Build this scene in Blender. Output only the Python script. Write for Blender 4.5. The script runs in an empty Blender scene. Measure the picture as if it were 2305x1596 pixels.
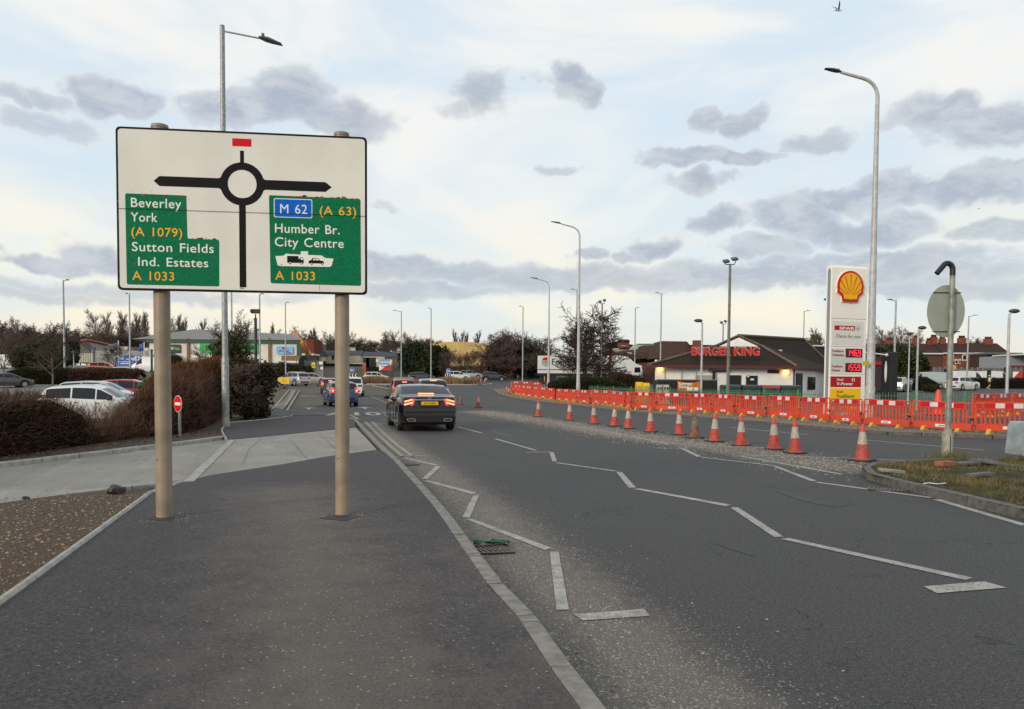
import bpy, bmesh, math, random
import numpy as np
from mathutils import Vector, Matrix
from math import radians as R_, sin, cos, pi, atan2, hypot
rnd = random.Random(7)
SC = bpy.context.scene
COL = SC.collection

# ---------------------------------------------------------------- camera
# pixel units used below: the photograph measured 2304 wide, 1596 high
F, CU, CV, EYE = 1800.0, 1152.0, 935.0, 1.57
PITCH, ROLL = 0.0429, 0.0066
cam = bpy.data.cameras.new("camera")
cam.sensor_width = 36.0
cam.lens = F / 2304 * 36
cam.shift_y = (CV - 798) / 2304
cam.clip_start, cam.clip_end = 0.1, 3000
camo = bpy.data.objects.new("camera", cam)
COL.objects.link(camo)
CR = Matrix.Rotation(pi / 2 - PITCH, 3, 'X') @ Matrix.Rotation(ROLL, 3, 'Z')
camo.matrix_world = Matrix.Translation((0, 0, EYE)) @ CR.to_4x4()
SC.camera = camo
SC.view_settings.view_transform = 'Standard'
SC.view_settings.look = 'None'
SC.view_settings.exposure = 0.08
SC.view_settings.gamma = 1.0
SC.cycles.max_bounces = 5
SC.cycles.diffuse_bounces = 2
SC.cycles.glossy_bounces = 3
SC.cycles.transparent_max_bounces = 6

def ray(u, v):
    return CR @ Vector(((u - CU) / F, -(v - CV) / F, -1.0))
def pv(u, v, Y):
    d = ray(u, v); t = Y / d.y
    return Vector((d.x * t, Y, EYE + d.z * t))

# terrain profiles: the ground climbs gently beyond the junction
PR = [(-50, 0), (60, 0), (80, .3), (95, .75), (110, 1.05), (140, 1.55), (158, 2.3), (200, 5.2), (260, 6.5), (400, 8), (2000, 14)]
PL = [(-50, -.3), (36, -.3), (77, .6), (88, 1.15), (100, 1.5), (118, 2.3), (163, 4.2), (250, 5), (2000, 8)]
def lin(P, y):
    if y <= P[0][0]: return P[0][1]
    for (a, b), (c, d) in zip(P, P[1:]):
        if y <= c: return b + (d - b) * (y - a) / (c - a)
    return P[-1][1]
def xb(y):
    return lin([(-50, -11.5), (15, -11.5), (21, -10.2), (31, -11.2), (40, -13.2), (400, -132), (2000, -660)], y)
def T(x, y):
    return lin(PL, y) if x < xb(y) else lin(PR, y)
def G(u, v, z=0.0, ymax=60):
    d = ray(u, v); k = d.z / d.y
    if d.z < 0:
        Y = (z - EYE) / k
        if 0 < Y <= ymax: return Vector((d.x / d.y * Y, Y, z))
    y = ymax
    while y < 170:
        h = EYE + k * y - (lin(PR, y) + z)
        if h <= 0: break
        y += .25
    return Vector((d.x / d.y * y, y, lin(PR, y) + z))
def at(u, Y, v=858):
    d = ray(u, v); x = d.x / d.y * Y
    return Vector((x, Y, T(x, Y)))

# ---------------------------------------------------------------- sky and sun
SUN_EL, SUN_AZ = R_(17), R_(222)      # azimuth clockwise from +Y: low, behind the camera and to the left
W = bpy.data.worlds.new("World"); SC.world = W; W.use_nodes = True
def nn(nt, t, ins=None, **kw):
    n = nt.nodes.new(t)
    for k, v in kw.items(): setattr(n, k, v)
    if ins:
        for k, v in ins.items():
            s = n.inputs[k]
            if hasattr(v, 'is_output') or isinstance(v, bpy.types.NodeSocket): nt.links.new(v, s)
            else: s.default_value = v
    return n
def ma(nt, op, a, b=0.0, c=0.0, clamp=False):
    n = nt.nodes.new('ShaderNodeMath'); n.operation = op; n.use_clamp = clamp
    for i, v in enumerate((a, b, c)):
        if isinstance(v, bpy.types.NodeSocket): nt.links.new(v, n.inputs[i])
        else: n.inputs[i].default_value = v
    return n.outputs[0]
def vm(nt, op, a, b=(0, 0, 0)):
    n = nt.nodes.new('ShaderNodeVectorMath'); n.operation = op
    for i, v in enumerate((a, b)):
        if isinstance(v, bpy.types.NodeSocket): nt.links.new(v, n.inputs[i])
        else: n.inputs[i].default_value = v
    return n.outputs[1] if op in ('LENGTH', 'DOT_PRODUCT') else n.outputs[0]
def mx(nt, f, a, b, bt='MIX'):
    n = nt.nodes.new('ShaderNodeMix'); n.data_type = 'RGBA'; n.blend_type = bt
    for i, v in ((0, f), (6, a), (7, b)):
        if isinstance(v, bpy.types.NodeSocket): nt.links.new(v, n.inputs[i])
        elif i == 0: n.inputs[i].default_value = v
        else: n.inputs[i].default_value = (*v[:3], 1)
    return n.outputs[2]
def mr(nt, v, a, b, c=0.0, d=1.0, smooth=True):
    n = nn(nt, 'ShaderNodeMapRange', {0: v, 1: a, 2: b, 3: c, 4: d})
    if smooth: n.interpolation_type = 'SMOOTHSTEP'
    return n.outputs[0]
def noise(nt, vec, sc, det=3, rough=.55, dist=0.0):
    n = nn(nt, 'ShaderNodeTexNoise', {'Vector': vec, 'Scale': sc, 'Detail': det, 'Roughness': rough, 'Distortion': dist})
    return n.outputs[0]
def srgb(r, g, b):
    f = lambda c: (c / 255 / 12.92) if c <= 10 else ((c / 255 + .055) / 1.055) ** 2.4
    return (f(r), f(g), f(b))

nt = W.node_tree; nt.nodes.clear()
out = nn(nt, 'ShaderNodeOutputWorld'); bg = nn(nt, 'ShaderNodeBackground')
nt.links.new(bg.outputs[0], out.inputs[0])
tc = nn(nt, 'ShaderNodeTexCoord').outputs['Generated']
sep = nn(nt, 'ShaderNodeSeparateXYZ', {0: tc})
az = ma(nt, 'ARCTAN2', sep.outputs[0], sep.outputs[1])
el = ma(nt, 'ARCSINE', sep.outputs[2])
P2 = nn(nt, 'ShaderNodeCombineXYZ', {0: az, 1: el, 2: 0.0}).outputs[0]
sky = nn(nt, 'ShaderNodeTexSky', sky_type='NISHITA')
sky.sun_disc = False; sky.sun_elevation = SUN_EL; sky.sun_rotation = SUN_AZ; sky.air_density = 1.2; sky.dust_density = 2.0
skyc = mx(nt, 1.0, sky.outputs[0], (.10, .10, .10), 'MULTIPLY')
# high thin veil: pale blue openings in cream white
stretch = vm(nt, 'MULTIPLY', P2, (1.0, 2.6, 1))
veil = noise(nt, stretch, 2.6, 4, .55, .6)
veil = mr(nt, veil, .38, .62)
cA = mx(nt, veil, srgb(213, 229, 241), srgb(244, 244, 241))
low = mr(nt, el, .02, .30, 1.0, 0.0)
cB = mx(nt, mr(nt, noise(nt, stretch, 3.5, 3), .40, .62), srgb(220, 234, 238), srgb(255, 246, 222))
c = mx(nt, low, cA, cB)
hor = mr(nt, el, .0, .11, 1.0, 0.0)
c = mx(nt, ma(nt, 'MULTIPLY', hor, .85), c, srgb(236, 228, 215))
# individual clouds, fixed in direction (azimuth, elevation)
CL = [(210,205,70,42,1),(300,215,95,36,1),(45,215,80,26,.8),(110,275,120,30,.7),(560,245,110,45,1),(650,215,90,60,1),(780,262,120,40,1),(640,185,45,30,.8),
 (1030,235,60,25,.7),(1090,215,70,45,.9),(1270,185,50,42,1),(1320,210,45,34,1),(1225,190,45,18,.6),(1570,262,60,30,1),(1660,272,70,28,1),
 (1560,352,110,24,1),(1660,350,90,24,1),(1560,415,60,32,1),(1625,405,50,25,.7),(1260,375,45,15,.7),(1840,322,90,22,.8),(2100,258,90,38,1),(2210,285,110,42,1),
 (1870,440,95,26,1),(2000,425,140,32,1),(2190,410,140,38,1),(2280,380,90,30,.9),(1790,490,100,40,1),(1950,510,160,40,1),(1720,560,120,26,.9),(1620,505,70,28,1),(1480,555,80,28,1),(1400,575,60,18,.8),
 (2000,580,220,30,.9),(2250,510,90,24,.9),(1310,572,42,18,.9),(90,590,75,20,1),(215,575,75,40,1),(260,600,80,24,.9),(850,465,50,14,.6),(880,600,130,28,.9),(1050,610,130,22,.8),(1300,640,300,30,.8),(950,660,260,24,.8),(1700,640,260,24,.8),(2100,650,260,28,.8),(1150,622,640,34,.85),(1800,618,520,40,.9),(300,655,420,22,.7),(120,668,260,20,.7),(420,665,220,20,.7)]
wob = nn(nt, 'ShaderNodeTexNoise', {'Vector': P2, 'Scale': 11.0, 'Detail': 4.0, 'Roughness': .6}).outputs[1]
wob = vm(nt, 'MULTIPLY', vm(nt, 'SUBTRACT', wob, (.5, .5, .5)), (.13, .060, 0))
PW = vm(nt, 'ADD', P2, wob)
acc = None
for (u, v, ru, rv, s) in CL:
    d = ray(u, v).normalized(); a0 = atan2(d.x, d.y); e0 = math.asin(d.z)
    q = vm(nt, 'MULTIPLY', vm(nt, 'SUBTRACT', PW, (a0, e0, 0)), (F / ru * .84, F / rv * .88, 0))
    m = ma(nt, 'MULTIPLY', mr(nt, vm(nt, 'LENGTH', q), .25, 1.45, 1.0, 0.0), s)
    acc = m if acc is None else ma(nt, 'MAXIMUM', acc, m)
behind = mr(nt, noise(nt, vm(nt, 'MULTIPLY', P2, (1, 2.2, 1)), 3.0, 5), .52, .66)
beh = ma(nt, 'MULTIPLY', behind, mr(nt, ma(nt, 'ABSOLUTE', az), .75, 1.0))
acc = ma(nt, 'MAXIMUM', acc, beh)
det = noise(nt, vm(nt, 'MULTIPLY', P2, (1, 2.0, 1)), 17.0, 8, .66, .35)
cm = ma(nt, 'ADD', acc, ma(nt, 'MULTIPLY', ma(nt, 'SUBTRACT', det, .5), 1.25))
cm = mr(nt, cm, .25, .93); rim = ma(nt, 'MULTIPLY', mr(nt, cm, .0, .22), mr(nt, cm, .25, .7, 1.0, 0.0)); c = mx(nt, ma(nt, 'MULTIPLY', rim, .28), c, srgb(252, 250, 244))
bright = mr(nt, det, .35, .65)
ccol = mx(nt, bright, srgb(168, 178, 194), srgb(201, 207, 214))
c = mx(nt, ma(nt, 'MULTIPLY', cm, .92), c, ccol)
c = mx(nt, .05, c, skyc)
ground_side = mr(nt, el, -.02, .0, 1.0, 0.0)
c = mx(nt, ground_side, c, (.14, .13, .12))
nt.links.new(c, bg.inputs[0]); bg.inputs[1].default_value = 1.0
sun = bpy.data.lights.new("sun", 'SUN'); sun.energy = 2.0; sun.angle = R_(16); sun.color = (1.0, .86, .68)
suno = bpy.data.objects.new("sun", sun); COL.objects.link(suno)
sd = Vector((sin(SUN_AZ) * cos(SUN_EL), cos(SUN_AZ) * cos(SUN_EL), sin(SUN_EL)))
suno.rotation_euler = sd.to_track_quat('Z', 'Y').to_euler()

# ---------------------------------------------------------------- helpers
def link(o, parent=None):
    COL.objects.link(o)
    if parent is not None: o.parent = parent
    return o
def tag(o, label=None, cat=None, group=None, kind=None):
    if label: o['label'] = label
    if cat: o['category'] = cat
    if group: o['group'] = group
    if kind: o['kind'] = kind
    return o
def thing(name, label, cat, loc=(0, 0, 0), rz=0.0, group=None):
    o = bpy.data.objects.new(name, None); o.empty_display_size = .2
    link(o); o.location = loc; o.rotation_euler = (0, 0, rz)
    return tag(o, label, cat, group)
def copy_tree(o, parent=None):
    c = o.copy(); COL.objects.link(c)
    if parent is not None: c.parent = parent
    for ch in list(o.children): copy_tree(ch, c)
    return c
class MB:
    def __init__(s): s.v = []; s.f = []; s.m = []
    def add(s, vs, fs, mi=0):
        b = len(s.v); s.v += [tuple(v) for v in vs]
        s.f += [tuple(i + b for i in f) for f in fs]; s.m += [mi] * len(fs); return s
    def box(s, c, size, rz=0.0, mi=0, rx=0.0, ry=0.0):
        hx, hy, hz = [a / 2 for a in size]
        vs = [Vector((x, y, z)) for x in (-hx, hx) for y in (-hy, hy) for z in (-hz, hz)]
        if rz or rx or ry:
            M = Matrix.Rotation(rz, 3, 'Z') @ Matrix.Rotation(ry, 3, 'Y') @ Matrix.Rotation(rx, 3, 'X')
            vs = [M @ v for v in vs]
        c = Vector(c); vs = [v + c for v in vs]
        return s.add(vs, [(0, 1, 3, 2), (4, 6, 7, 5), (0, 4, 5, 1), (2, 3, 7, 6), (0, 2, 6, 4), (1, 5, 7, 3)], mi)
    def tube(s, pts, r, n=8, mi=0, caps=True):
        pts = [Vector(p) for p in pts]; k = len(pts)
        rs = r if isinstance(r, (list, tuple)) else [r] * k
        ref = None; rings = []
        for i, p in enumerate(pts):
            t = (pts[min(i + 1, k - 1)] - pts[max(i - 1, 0)]).normalized()
            if ref is None:
                ref = Vector((1, 0, 0)) if abs(t.x) < .8 else Vector((0, 1, 0))
            a = (ref - t * ref.dot(t)).normalized(); ref = a; b = t.cross(a)
            rings += [p + (a * cos(2 * pi * j / n) + b * sin(2 * pi * j / n)) * rs[i] for j in range(n)]
        fs = [(i * n + j, i * n + (j + 1) % n, (i + 1) * n + (j + 1) % n, (i + 1) * n + j) for i in range(k - 1) for j in range(n)]
        if caps: fs += [tuple(range(n))[::-1], tuple(range((k - 1) * n, k * n))]
        return s.add(rings, fs, mi)
    def prism(s, poly, z0, z1, M=None, mi=0):
        """poly in 2D, extruded along local z; M maps local to object space"""
        n = len(poly)
        vs = [Vector((x, y, z0)) for x, y in poly] + [Vector((x, y, z1)) for x, y in poly]
        if M is not None: vs = [M @ v for v in vs]
        fs = [tuple(range(n))[::-1], tuple(range(n, 2 * n))] + [(i, (i + 1) % n, n + (i + 1) % n, n + i) for i in range(n)]
        return s.add(vs, fs, mi)
    def lathe(s, prof, n=16, c=(0, 0, 0), mi=0):
        vs = [(c[0] + r * cos(2 * pi * j / n), c[1] + r * sin(2 * pi * j / n), c[2] + z) for r, z in prof for j in range(n)]
        k = len(prof)
        fs = [(i * n + j, i * n + (j + 1) % n, (i + 1) * n + (j + 1) % n, (i + 1) * n + j) for i in range(k - 1) for j in range(n)]
        fs += [tuple(range(n))[::-1], tuple(range((k - 1) * n, k * n))]
        return s.add(vs, fs, mi)
    def ball(s, c, r, n=8, mi=0):
        r = r if isinstance(r, (tuple, list)) else (r, r, r)
        m = n // 2 + 1
        vs = [(c[0] + r[0] * sin(pi * i / m) * cos(2 * pi * j / n), c[1] + r[1] * sin(pi * i / m) * sin(2 * pi * j / n), c[2] - r[2] * cos(pi * i / m)) for i in range(1, m) for j in range(n)]
        b = len(vs); vs += [(c[0], c[1], c[2] - r[2]), (c[0], c[1], c[2] + r[2])]
        fs = [(i * n + j, i * n + (j + 1) % n, (i + 1) * n + (j + 1) % n, (i + 1) * n + j) for i in range(m - 2) for j in range(n)]
        fs += [(b, (j + 1) % n, j) for j in range(n)] + [(b + 1, (m - 2) * n + j, (m - 2) * n + (j + 1) % n) for j in range(n)]
        return s.add(vs, fs, mi)
    def obj(s, name, mats, parent=None, smooth=False, loc=None):
        me = bpy.data.meshes.new(name)
        me.from_pydata(s.v, [], s.f)
        mats = mats if isinstance(mats, (list, tuple)) else [mats]
        for m in mats: me.materials.append(m)
        if len(mats) > 1: me.polygons.foreach_set('material_index', s.m)
        bm = bmesh.new(); bm.from_mesh(me); bmesh.ops.recalc_face_normals(bm, faces=bm.faces); bm.to_mesh(me); bm.free()
        if smooth:
            me.polygons.foreach_set('use_smooth', [True] * len(me.polygons))
            if smooth != 'all': me.set_sharp_from_angle(angle=R_(smooth if smooth is not True else 35))
        o = link(bpy.data.objects.new(name, me), parent)
        if loc is not None: o.location = loc
        return o
def arr_obj(name, V, nper, mat, parent=None):
    """many separate faces of nper corners each, from one array"""
    me = bpy.data.meshes.new(name); V = np.asarray(V, dtype=np.float32).reshape(-1, 3); n = len(V) // nper
    me.vertices.add(len(V)); me.vertices.foreach_set('co', V.ravel())
    me.loops.add(len(V)); me.loops.foreach_set('vertex_index', np.arange(len(V), dtype=np.int32))
    me.polygons.add(n); me.polygons.foreach_set('loop_start', np.arange(0, len(V), nper, dtype=np.int32))
    me.update(calc_edges=True); me.materials.append(mat)
    return link(bpy.data.objects.new(name, me), parent)
def bevel(o, w=.01, seg=2):
    m = o.modifiers.new('b', 'BEVEL'); m.width = w; m.segments = seg; m.limit_method = 'ANGLE'; return o
MATS = {}
def mat(name, col, rough=.6, metal=0.0, var=0.0, sc=4.0, bump=0.0, emit=None, es=0.0, col2=None, coat=0.0, det=4, spec=.5):
    if name in MATS: return MATS[name]
    m = bpy.data.materials.new(name); m.use_nodes = True; nt = m.node_tree
    b = nt.nodes['Principled BSDF']
    b.inputs['Base Color'].default_value = (*col, 1); b.inputs['Roughness'].default_value = rough
    b.inputs['Metallic'].default_value = metal; b.inputs['Specular IOR Level'].default_value = spec
    if coat: b.inputs['Coat Weight'].default_value = coat; b.inputs['Coat Roughness'].default_value = .05
    if var or col2 or bump:
        tc = nn(nt, 'ShaderNodeTexCoord').outputs['Object']
        n = noise(nt, tc, sc, det, .6)
        if var or col2:
            c2 = col2 or tuple(c * (1 - var) for c in col); c1 = col if col2 else tuple(min(1, c * (1 + var)) for c in col)
            nt.links.new(mx(nt, mr(nt, n, .35, .65), c1, c2), b.inputs['Base Color'])
        if bump:
            bp = nn(nt, 'ShaderNodeBump', {'Strength': bump, 'Distance': .02, 'Height': n})
            nt.links.new(bp.outputs[0], b.inputs['Normal'])
    if emit:
        b.inputs['Emission Color'].default_value = (*emit, 1); b.inputs['Emission Strength'].default_value = es
    MATS[name] = m; return m
def text(name, s, size, m, parent, loc, rot=(pi / 2, 0, 0), ext=.003, align='LEFT', bold=0.0, space=1.0, sx=1.0, shear=0.0, word=1.0):
    cu = bpy.data.curves.new(name, 'FONT'); cu.body = s; cu.size = size; cu.extrude = ext; cu.align_x = align
    cu.offset = bold * size; cu.space_character = space; cu.resolution_u = 3; cu.shear = shear; cu.space_word = word
    tmp = bpy.data.objects.new(name, cu); COL.objects.link(tmp)
    bpy.context.view_layer.update()
    me = bpy.data.meshes.new_from_object(tmp.evaluated_get(bpy.context.evaluated_depsgraph_get()))
    bpy.data.objects.remove(tmp); bpy.data.curves.remove(cu)
    me.materials.clear(); me.materials.append(m)
    o = link(bpy.data.objects.new(name, me), parent); o.location = loc; o.rotation_euler = rot; o.scale = (sx, 1, 1)
    return o

# ---------------------------------------------------------------- ground materials
def ground_mat(name, base, dark, speck, dustc, sps=55.0, spd=.16, attr=True, bump=.35, cracks=0, grain=32, gden=.5, gamp=1.0):
    m = bpy.data.materials.new(name); m.use_nodes = True; nt = m.node_tree; b = nt.nodes['Principled BSDF']
    tc = nn(nt, 'ShaderNodeTexCoord').outputs['Object']
    big = mr(nt, noise(nt, tc, .55, 4, .6), .35, .65)
    c = mx(nt, big, base, dark)
    along = ma(nt, 'MULTIPLY', vm(nt, 'DOT_PRODUCT', tc, (-.28, .96, 0)), .16); acr = vm(nt, 'DOT_PRODUCT', tc, (.96, .28, 0))
    sv = nn(nt, 'ShaderNodeCombineXYZ', {0: acr, 1: along, 2: 0.0}).outputs[0]
    c = mx(nt, ma(nt, 'MULTIPLY', mr(nt, noise(nt, sv, 1.1, 5, .62), .45, .68), .55), c, tuple(x * .58 for x in dark))
    c = mx(nt, ma(nt, 'MULTIPLY', mr(nt, noise(nt, sv, 2.3, 6, .7), .52, .72), .45), c, tuple(x * 1.75 for x in base))
    spot = noise(nt, tc, 9.0, 6, .8)
    c = mx(nt, ma(nt, 'MULTIPLY', mr(nt, spot, .56, .72), .6), c, tuple(x * .45 for x in dark))
    mot = noise(nt, tc, 4.5, 5, .7); c = mx(nt, ma(nt, 'MULTIPLY', mr(nt, mot, .42, .62), .30), c, (base[0] * .80, base[1] * .92, base[2] * .82))
    fine = noise(nt, tc, 75, 3, .85); gr = noise(nt, tc, grain, 3, .8)
    c = mx(nt, ma(nt, 'MULTIPLY', mr(nt, fine, .36, .60), 1.0), mx(nt, gamp, c, tuple(x * .42 for x in dark)), mx(nt, .55 * gamp, c, tuple(x * 2.2 for x in base)))
    c = mx(nt, ma(nt, 'MULTIPLY', mr(nt, gr, .54, .66), .60 * gamp), c, tuple(x * 2.6 for x in base))
    c = mx(nt, ma(nt, 'MULTIPLY', mr(nt, gr, .46, .34), .5 * gamp), c, tuple(x * .3 for x in dark))
    if cracks:
        cv = noise(nt, tc, cracks, 5, .6, .3); cw = mr(nt, ma(nt, 'ABSOLUTE', ma(nt, 'SUBTRACT', cv, .5)), .0, .006, 1.0, 0.0)
        cw = ma(nt, 'MULTIPLY', cw, mr(nt, noise(nt, tc, .6, 2), .50, .60)); c = mx(nt, ma(nt, 'MULTIPLY', cw, .8), c, tuple(x * .25 for x in dark))
    vo = nn(nt, 'ShaderNodeTexVoronoi', {'Vector': tc, 'Scale': sps}); vo.feature = 'F1'
    rndc = nn(nt, 'ShaderNodeSeparateXYZ', {0: vo.outputs['Color']}).outputs[0]
    sp = ma(nt, 'MULTIPLY', ma(nt, 'LESS_THAN', vo.outputs['Distance'], .22), ma(nt, 'LESS_THAN', rndc, spd))
    c = mx(nt, ma(nt, 'MULTIPLY', sp, .75), c, speck)
    if attr:
        a = nn(nt, 'ShaderNodeAttribute', attribute_name='dust').outputs['Fac']
        dn = noise(nt, tc, 3.2, 6, .7)
        d = mr(nt, ma(nt, 'ADD', a, ma(nt, 'MULTIPLY', ma(nt, 'SUBTRACT', dn, .5), .9)), .2, .9)
        c = mx(nt, ma(nt, 'MULTIPLY', d, .8), c, mx(nt, mr(nt, noise(nt, tc, 60, 3, .7), .35, .65), dustc, tuple(x * .6 for x in dustc)))
        vo2 = nn(nt, 'ShaderNodeTexVoronoi', {'Vector': tc, 'Scale': 55.0})
        r2 = nn(nt, 'ShaderNodeSeparateXYZ', {0: vo2.outputs['Color']}).outputs[1]
        g = ma(nt, 'MULTIPLY', ma(nt, 'LESS_THAN', vo2.outputs['Distance'], .36), ma(nt, 'LESS_THAN', r2, ma(nt, 'MULTIPLY', a, gden)))
        c = mx(nt, ma(nt, 'MULTIPLY', g, .85), c, speck)
    nt.links.new(c, b.inputs['Base Color']); b.inputs['Roughness'].default_value = .82
    b.inputs['Specular IOR Level'].default_value = .35
    bp = nn(nt, 'ShaderNodeBump', {'Strength': bump, 'Distance': .006, 'Height': noise(nt, tc, 110, 2, .7)})
    nt.links.new(bp.outputs[0], b.inputs['Normal']); MATS[name] = m; return m
M_road = ground_mat('asphalt', (.048, .046, .046), (.034, .033, .035), (.30, .28, .25), (.19, .165, .138), 80, .05, cracks=.55)
M_foot = ground_mat('footway_tarmac', (.044, .040, .041), (.028, .026, .030), (.36, .33, .27), (.158, .132, .112), 75.0, .02, bump=.3, gden=.06)
M_conc = ground_mat('driveway_concrete', (.27, .252, .228), (.215, .196, .174), (.36, .34, .31), (.26, .22, .18), 40, .03, cracks=.9, gamp=.22, gden=.1)
M_soil = ground_mat('soil', (.072, .042, .021), (.026, .016, .010), (.30, .25, .17), (.16, .13, .09), 22, .35, False, .9)
M_soil2 = ground_mat('dark_soil', (.050, .034, .023), (.024, .017, .012), (.20, .14, .09), (.1, .08, .06), 18, .22, False, 1.0)
M_grav = ground_mat('gravel_bed', (.16, .145, .125), (.075, .066, .056), (.42, .38, .32), (.2, .18, .15), 26, .5, False, 1.0)
M_earth = ground_mat('earth', (.07, .06, .04), (.05, .045, .03), (.1, .09, .07), (.1, .1, .08), 20, .1, False)
M_grass = mat('verge_grass', (.060, .060, .022), .95, var=.5, sc=2.2, bump=.8, col2=(.040, .029, .018), spec=.1)
M_kerb = mat('kerb_concrete', (.24, .225, .20), .85, sc=9, bump=.3, col2=(.15, .138, .122), det=6)
M_kerbp = mat('pale_kerb_concrete', (.36, .345, .32), .85, sc=7, bump=.3, col2=(.25, .235, .21), det=6)
M_kerbd = mat('dark_kerb_concrete', (.125, .12, .112), .85, sc=9, bump=.3, col2=(.075, .072, .066), det=6)
def paint_mat(name, col, wear=.5):
    m = bpy.data.materials.new(name); m.use_nodes = True; nt = m.node_tree; b = nt.nodes['Principled BSDF']
    tc = nn(nt, 'ShaderNodeTexCoord').outputs['Object']
    c = mx(nt, mr(nt, noise(nt, tc, 5, 6, .75), .38, .68), col, tuple(x * .62 for x in col))
    w = ma(nt, 'MAXIMUM', mr(nt, noise(nt, tc, 38, 5, .75), .50, .64), ma(nt, 'MULTIPLY', mr(nt, noise(nt, tc, 2.5, 5, .7), .55, .68), .6))
    c = mx(nt, ma(nt, 'MULTIPLY', w, wear), c, (.10, .098, .098))
    nt.links.new(c, b.inputs['Base Color']); b.inputs['Roughness'].default_value = .75; MATS[name] = m; return m
M_paint = paint_mat('road_paint', (.40, .385, .34), .9)
M_paintf = paint_mat('faded_road_paint', (.34, .30, .215), .75)

# ---------------------------------------------------------------- ground sheets
def seg_dist(p, line):
    best = 1e9
    for a, b in zip(line, line[1:]):
        dx, dy = b[0] - a[0], b[1] - a[1]; L = dx * dx + dy * dy
        t = max(0, min(1, ((p[0] - a[0]) * dx + (p[1] - a[1]) * dy) / L)) if L else 0
        best = min(best, hypot(p[0] - a[0] - t * dx, p[1] - a[1] - t * dy))
    return best
def sheet(name, poly, dz, m, grid=None, attr=None, skirt=0, kind='structure', flat=None, prof=None):
    bm = bmesh.new()
    vs = [bm.verts.new((p[0], p[1], 0)) for p in poly]
    f = bm.faces.new(vs); bmesh.ops.triangulate(bm, faces=[f])
    xs = [p[0] for p in poly]; ys = [p[1] for p in poly]
    cuts = [((0, y, 0), (0, 1, 0)) for y, _ in (PR + PL) if min(ys) < y < max(ys)]
    if grid:
        y = min(ys) + grid
        while y < max(ys): cuts.append(((0, y, 0), (0, 1, 0))); y += grid * (1 if y < 25 else 3)
        x = min(xs) + grid
        while x < max(xs): cuts.append(((x, 0, 0), (1, 0, 0))); x += grid
    for co, no in cuts:
        bmesh.ops.bisect_plane(bm, geom=bm.verts[:] + bm.edges[:] + bm.faces[:], plane_co=co, plane_no=no, dist=1e-5)
    for v in bm.verts:
        v.co.z = (flat if flat is not None else lin(prof or PR, v.co.y)) + dz
    if skirt:
        be = [e for e in bm.edges if e.is_boundary]
        r = bmesh.ops.extrude_edge_only(bm, edges=be)
        for v in r['geom']:
            if isinstance(v, bmesh.types.BMVert): v.co.z -= skirt
    bmesh.ops.recalc_face_normals(bm, faces=bm.faces)
    me = bpy.data.meshes.new(name); bm.to_mesh(me); bm.free(); me.materials.append(m)
    if attr:
        a = me.attributes.new('dust', 'FLOAT', 'POINT')
        a.data.foreach_set('value', [attr(v.co.x, v.co.y) for v in me.vertices])
    o = link(bpy.data.objects.new(name, me))
    if kind: o['kind'] = kind
    return o
gm = MB()   # the wide ground in two profiles
Yb = sorted({-60, 0, 15, 21, 31, 36, 40, 60, 77, 80, 88, 95, 100, 110, 118, 140, 158, 163, 200, 250, 260, 400, 700, 1200})
for y0, y1 in zip(Yb, Yb[1:]):
    a, b = lin(PR, y0) - .03, lin(PR, y1) - .03
    gm.add([(xb(y0), y0, a), (1500, y0, a), (1500, y1, b), (xb(y1), y1, b)], [(0, 1, 2, 3)])
gm.obj('ground', M_earth)['kind'] = 'structure'
cpm = MB()
for y0, y1 in zip(Yb, Yb[1:]):
    a, b = lin(PL, y0), lin(PL, y1)
    cpm.add([(-1500, y0, a), (xb(y0) - .02, y0, a), (xb(y1) - .02, y1, b), (-1500, y1, b)], [(0, 1, 2, 3)])
M_park = ground_mat('car_park_tarmac', (.135, .130, .130), (.105, .10, .10), (.3, .28, .25), (.2, .18, .15), attr=False)
cpm.obj('car_park', M_park)['kind'] = 'structure'

gp = lambda L, z=0.0: [tuple(G(u, v, z)[:2]) for u, v in L]
KERB_R = gp([(1375,1596),(1300,1510),(1225,1400),(1145,1325),(1075,1235),(1010,1150),(955,1090),(900,1035),(860,1000),(825,965),(805,946)], .1)
KERB_R = [(1.9, -4.0), (.95, 1.0)] + KERB_R
KERB_L2 = gp([(805,946),(790,939),(765,936),(720,934),(655,933),(648,938)], .1)
# road
isl_ax = gp([(1080,926),(1250,953),(1450,985),(1650,1010),(1850,1045),(1960,1055)])
tyre = [gp([(1050,960),(1400,1040),(1700,1130),(2304,1330)])]
kr_far = [(KERB_R[i][0] + .45, KERB_R[i][1]) for i in range(len(KERB_R))]
def road_dust(x, y):
    if y > 60: return 0
    d = seg_dist((x, y), kr_far)
    v = .95 * max(0, 1 - (max(0, d - .1)) / .75)
    d2 = seg_dist((x, y), isl_ax)
    v = max(v, .75 * max(0, 1 - max(0, d2 - .5) / .9))
    return min(1, v)
bm = MB()
xsR = np.concatenate([np.arange(-12, 26, .3), np.arange(26, 130, 4.0)]); ysR = np.concatenate([np.arange(-8, 2, 1.0), np.arange(2, 42, .3), np.arange(42, 60, 2.0), [60, 70, 80, 88, 95, 102, 110, 125, 140, 158, 200, 230]])
nx, ny = len(xsR), len(ysR)
V = [(float(max(x, xb(y))), float(y), lin(PR, y)) for y in ysR for x in xsR]
Fc = [(j * nx + i, j * nx + i + 1, (j + 1) * nx + i + 1, (j + 1) * nx + i) for j in range(ny - 1) for i in range(nx - 1)
      if V[j * nx + i + 1][0] > V[j * nx + i][0] + 1e-6 or V[(j + 1) * nx + i + 1][0] > V[(j + 1) * nx + i][0] + 1e-6]
me = bpy.data.meshes.new('road'); me.from_pydata(V, [], Fc); me.materials.append(M_road)
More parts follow.
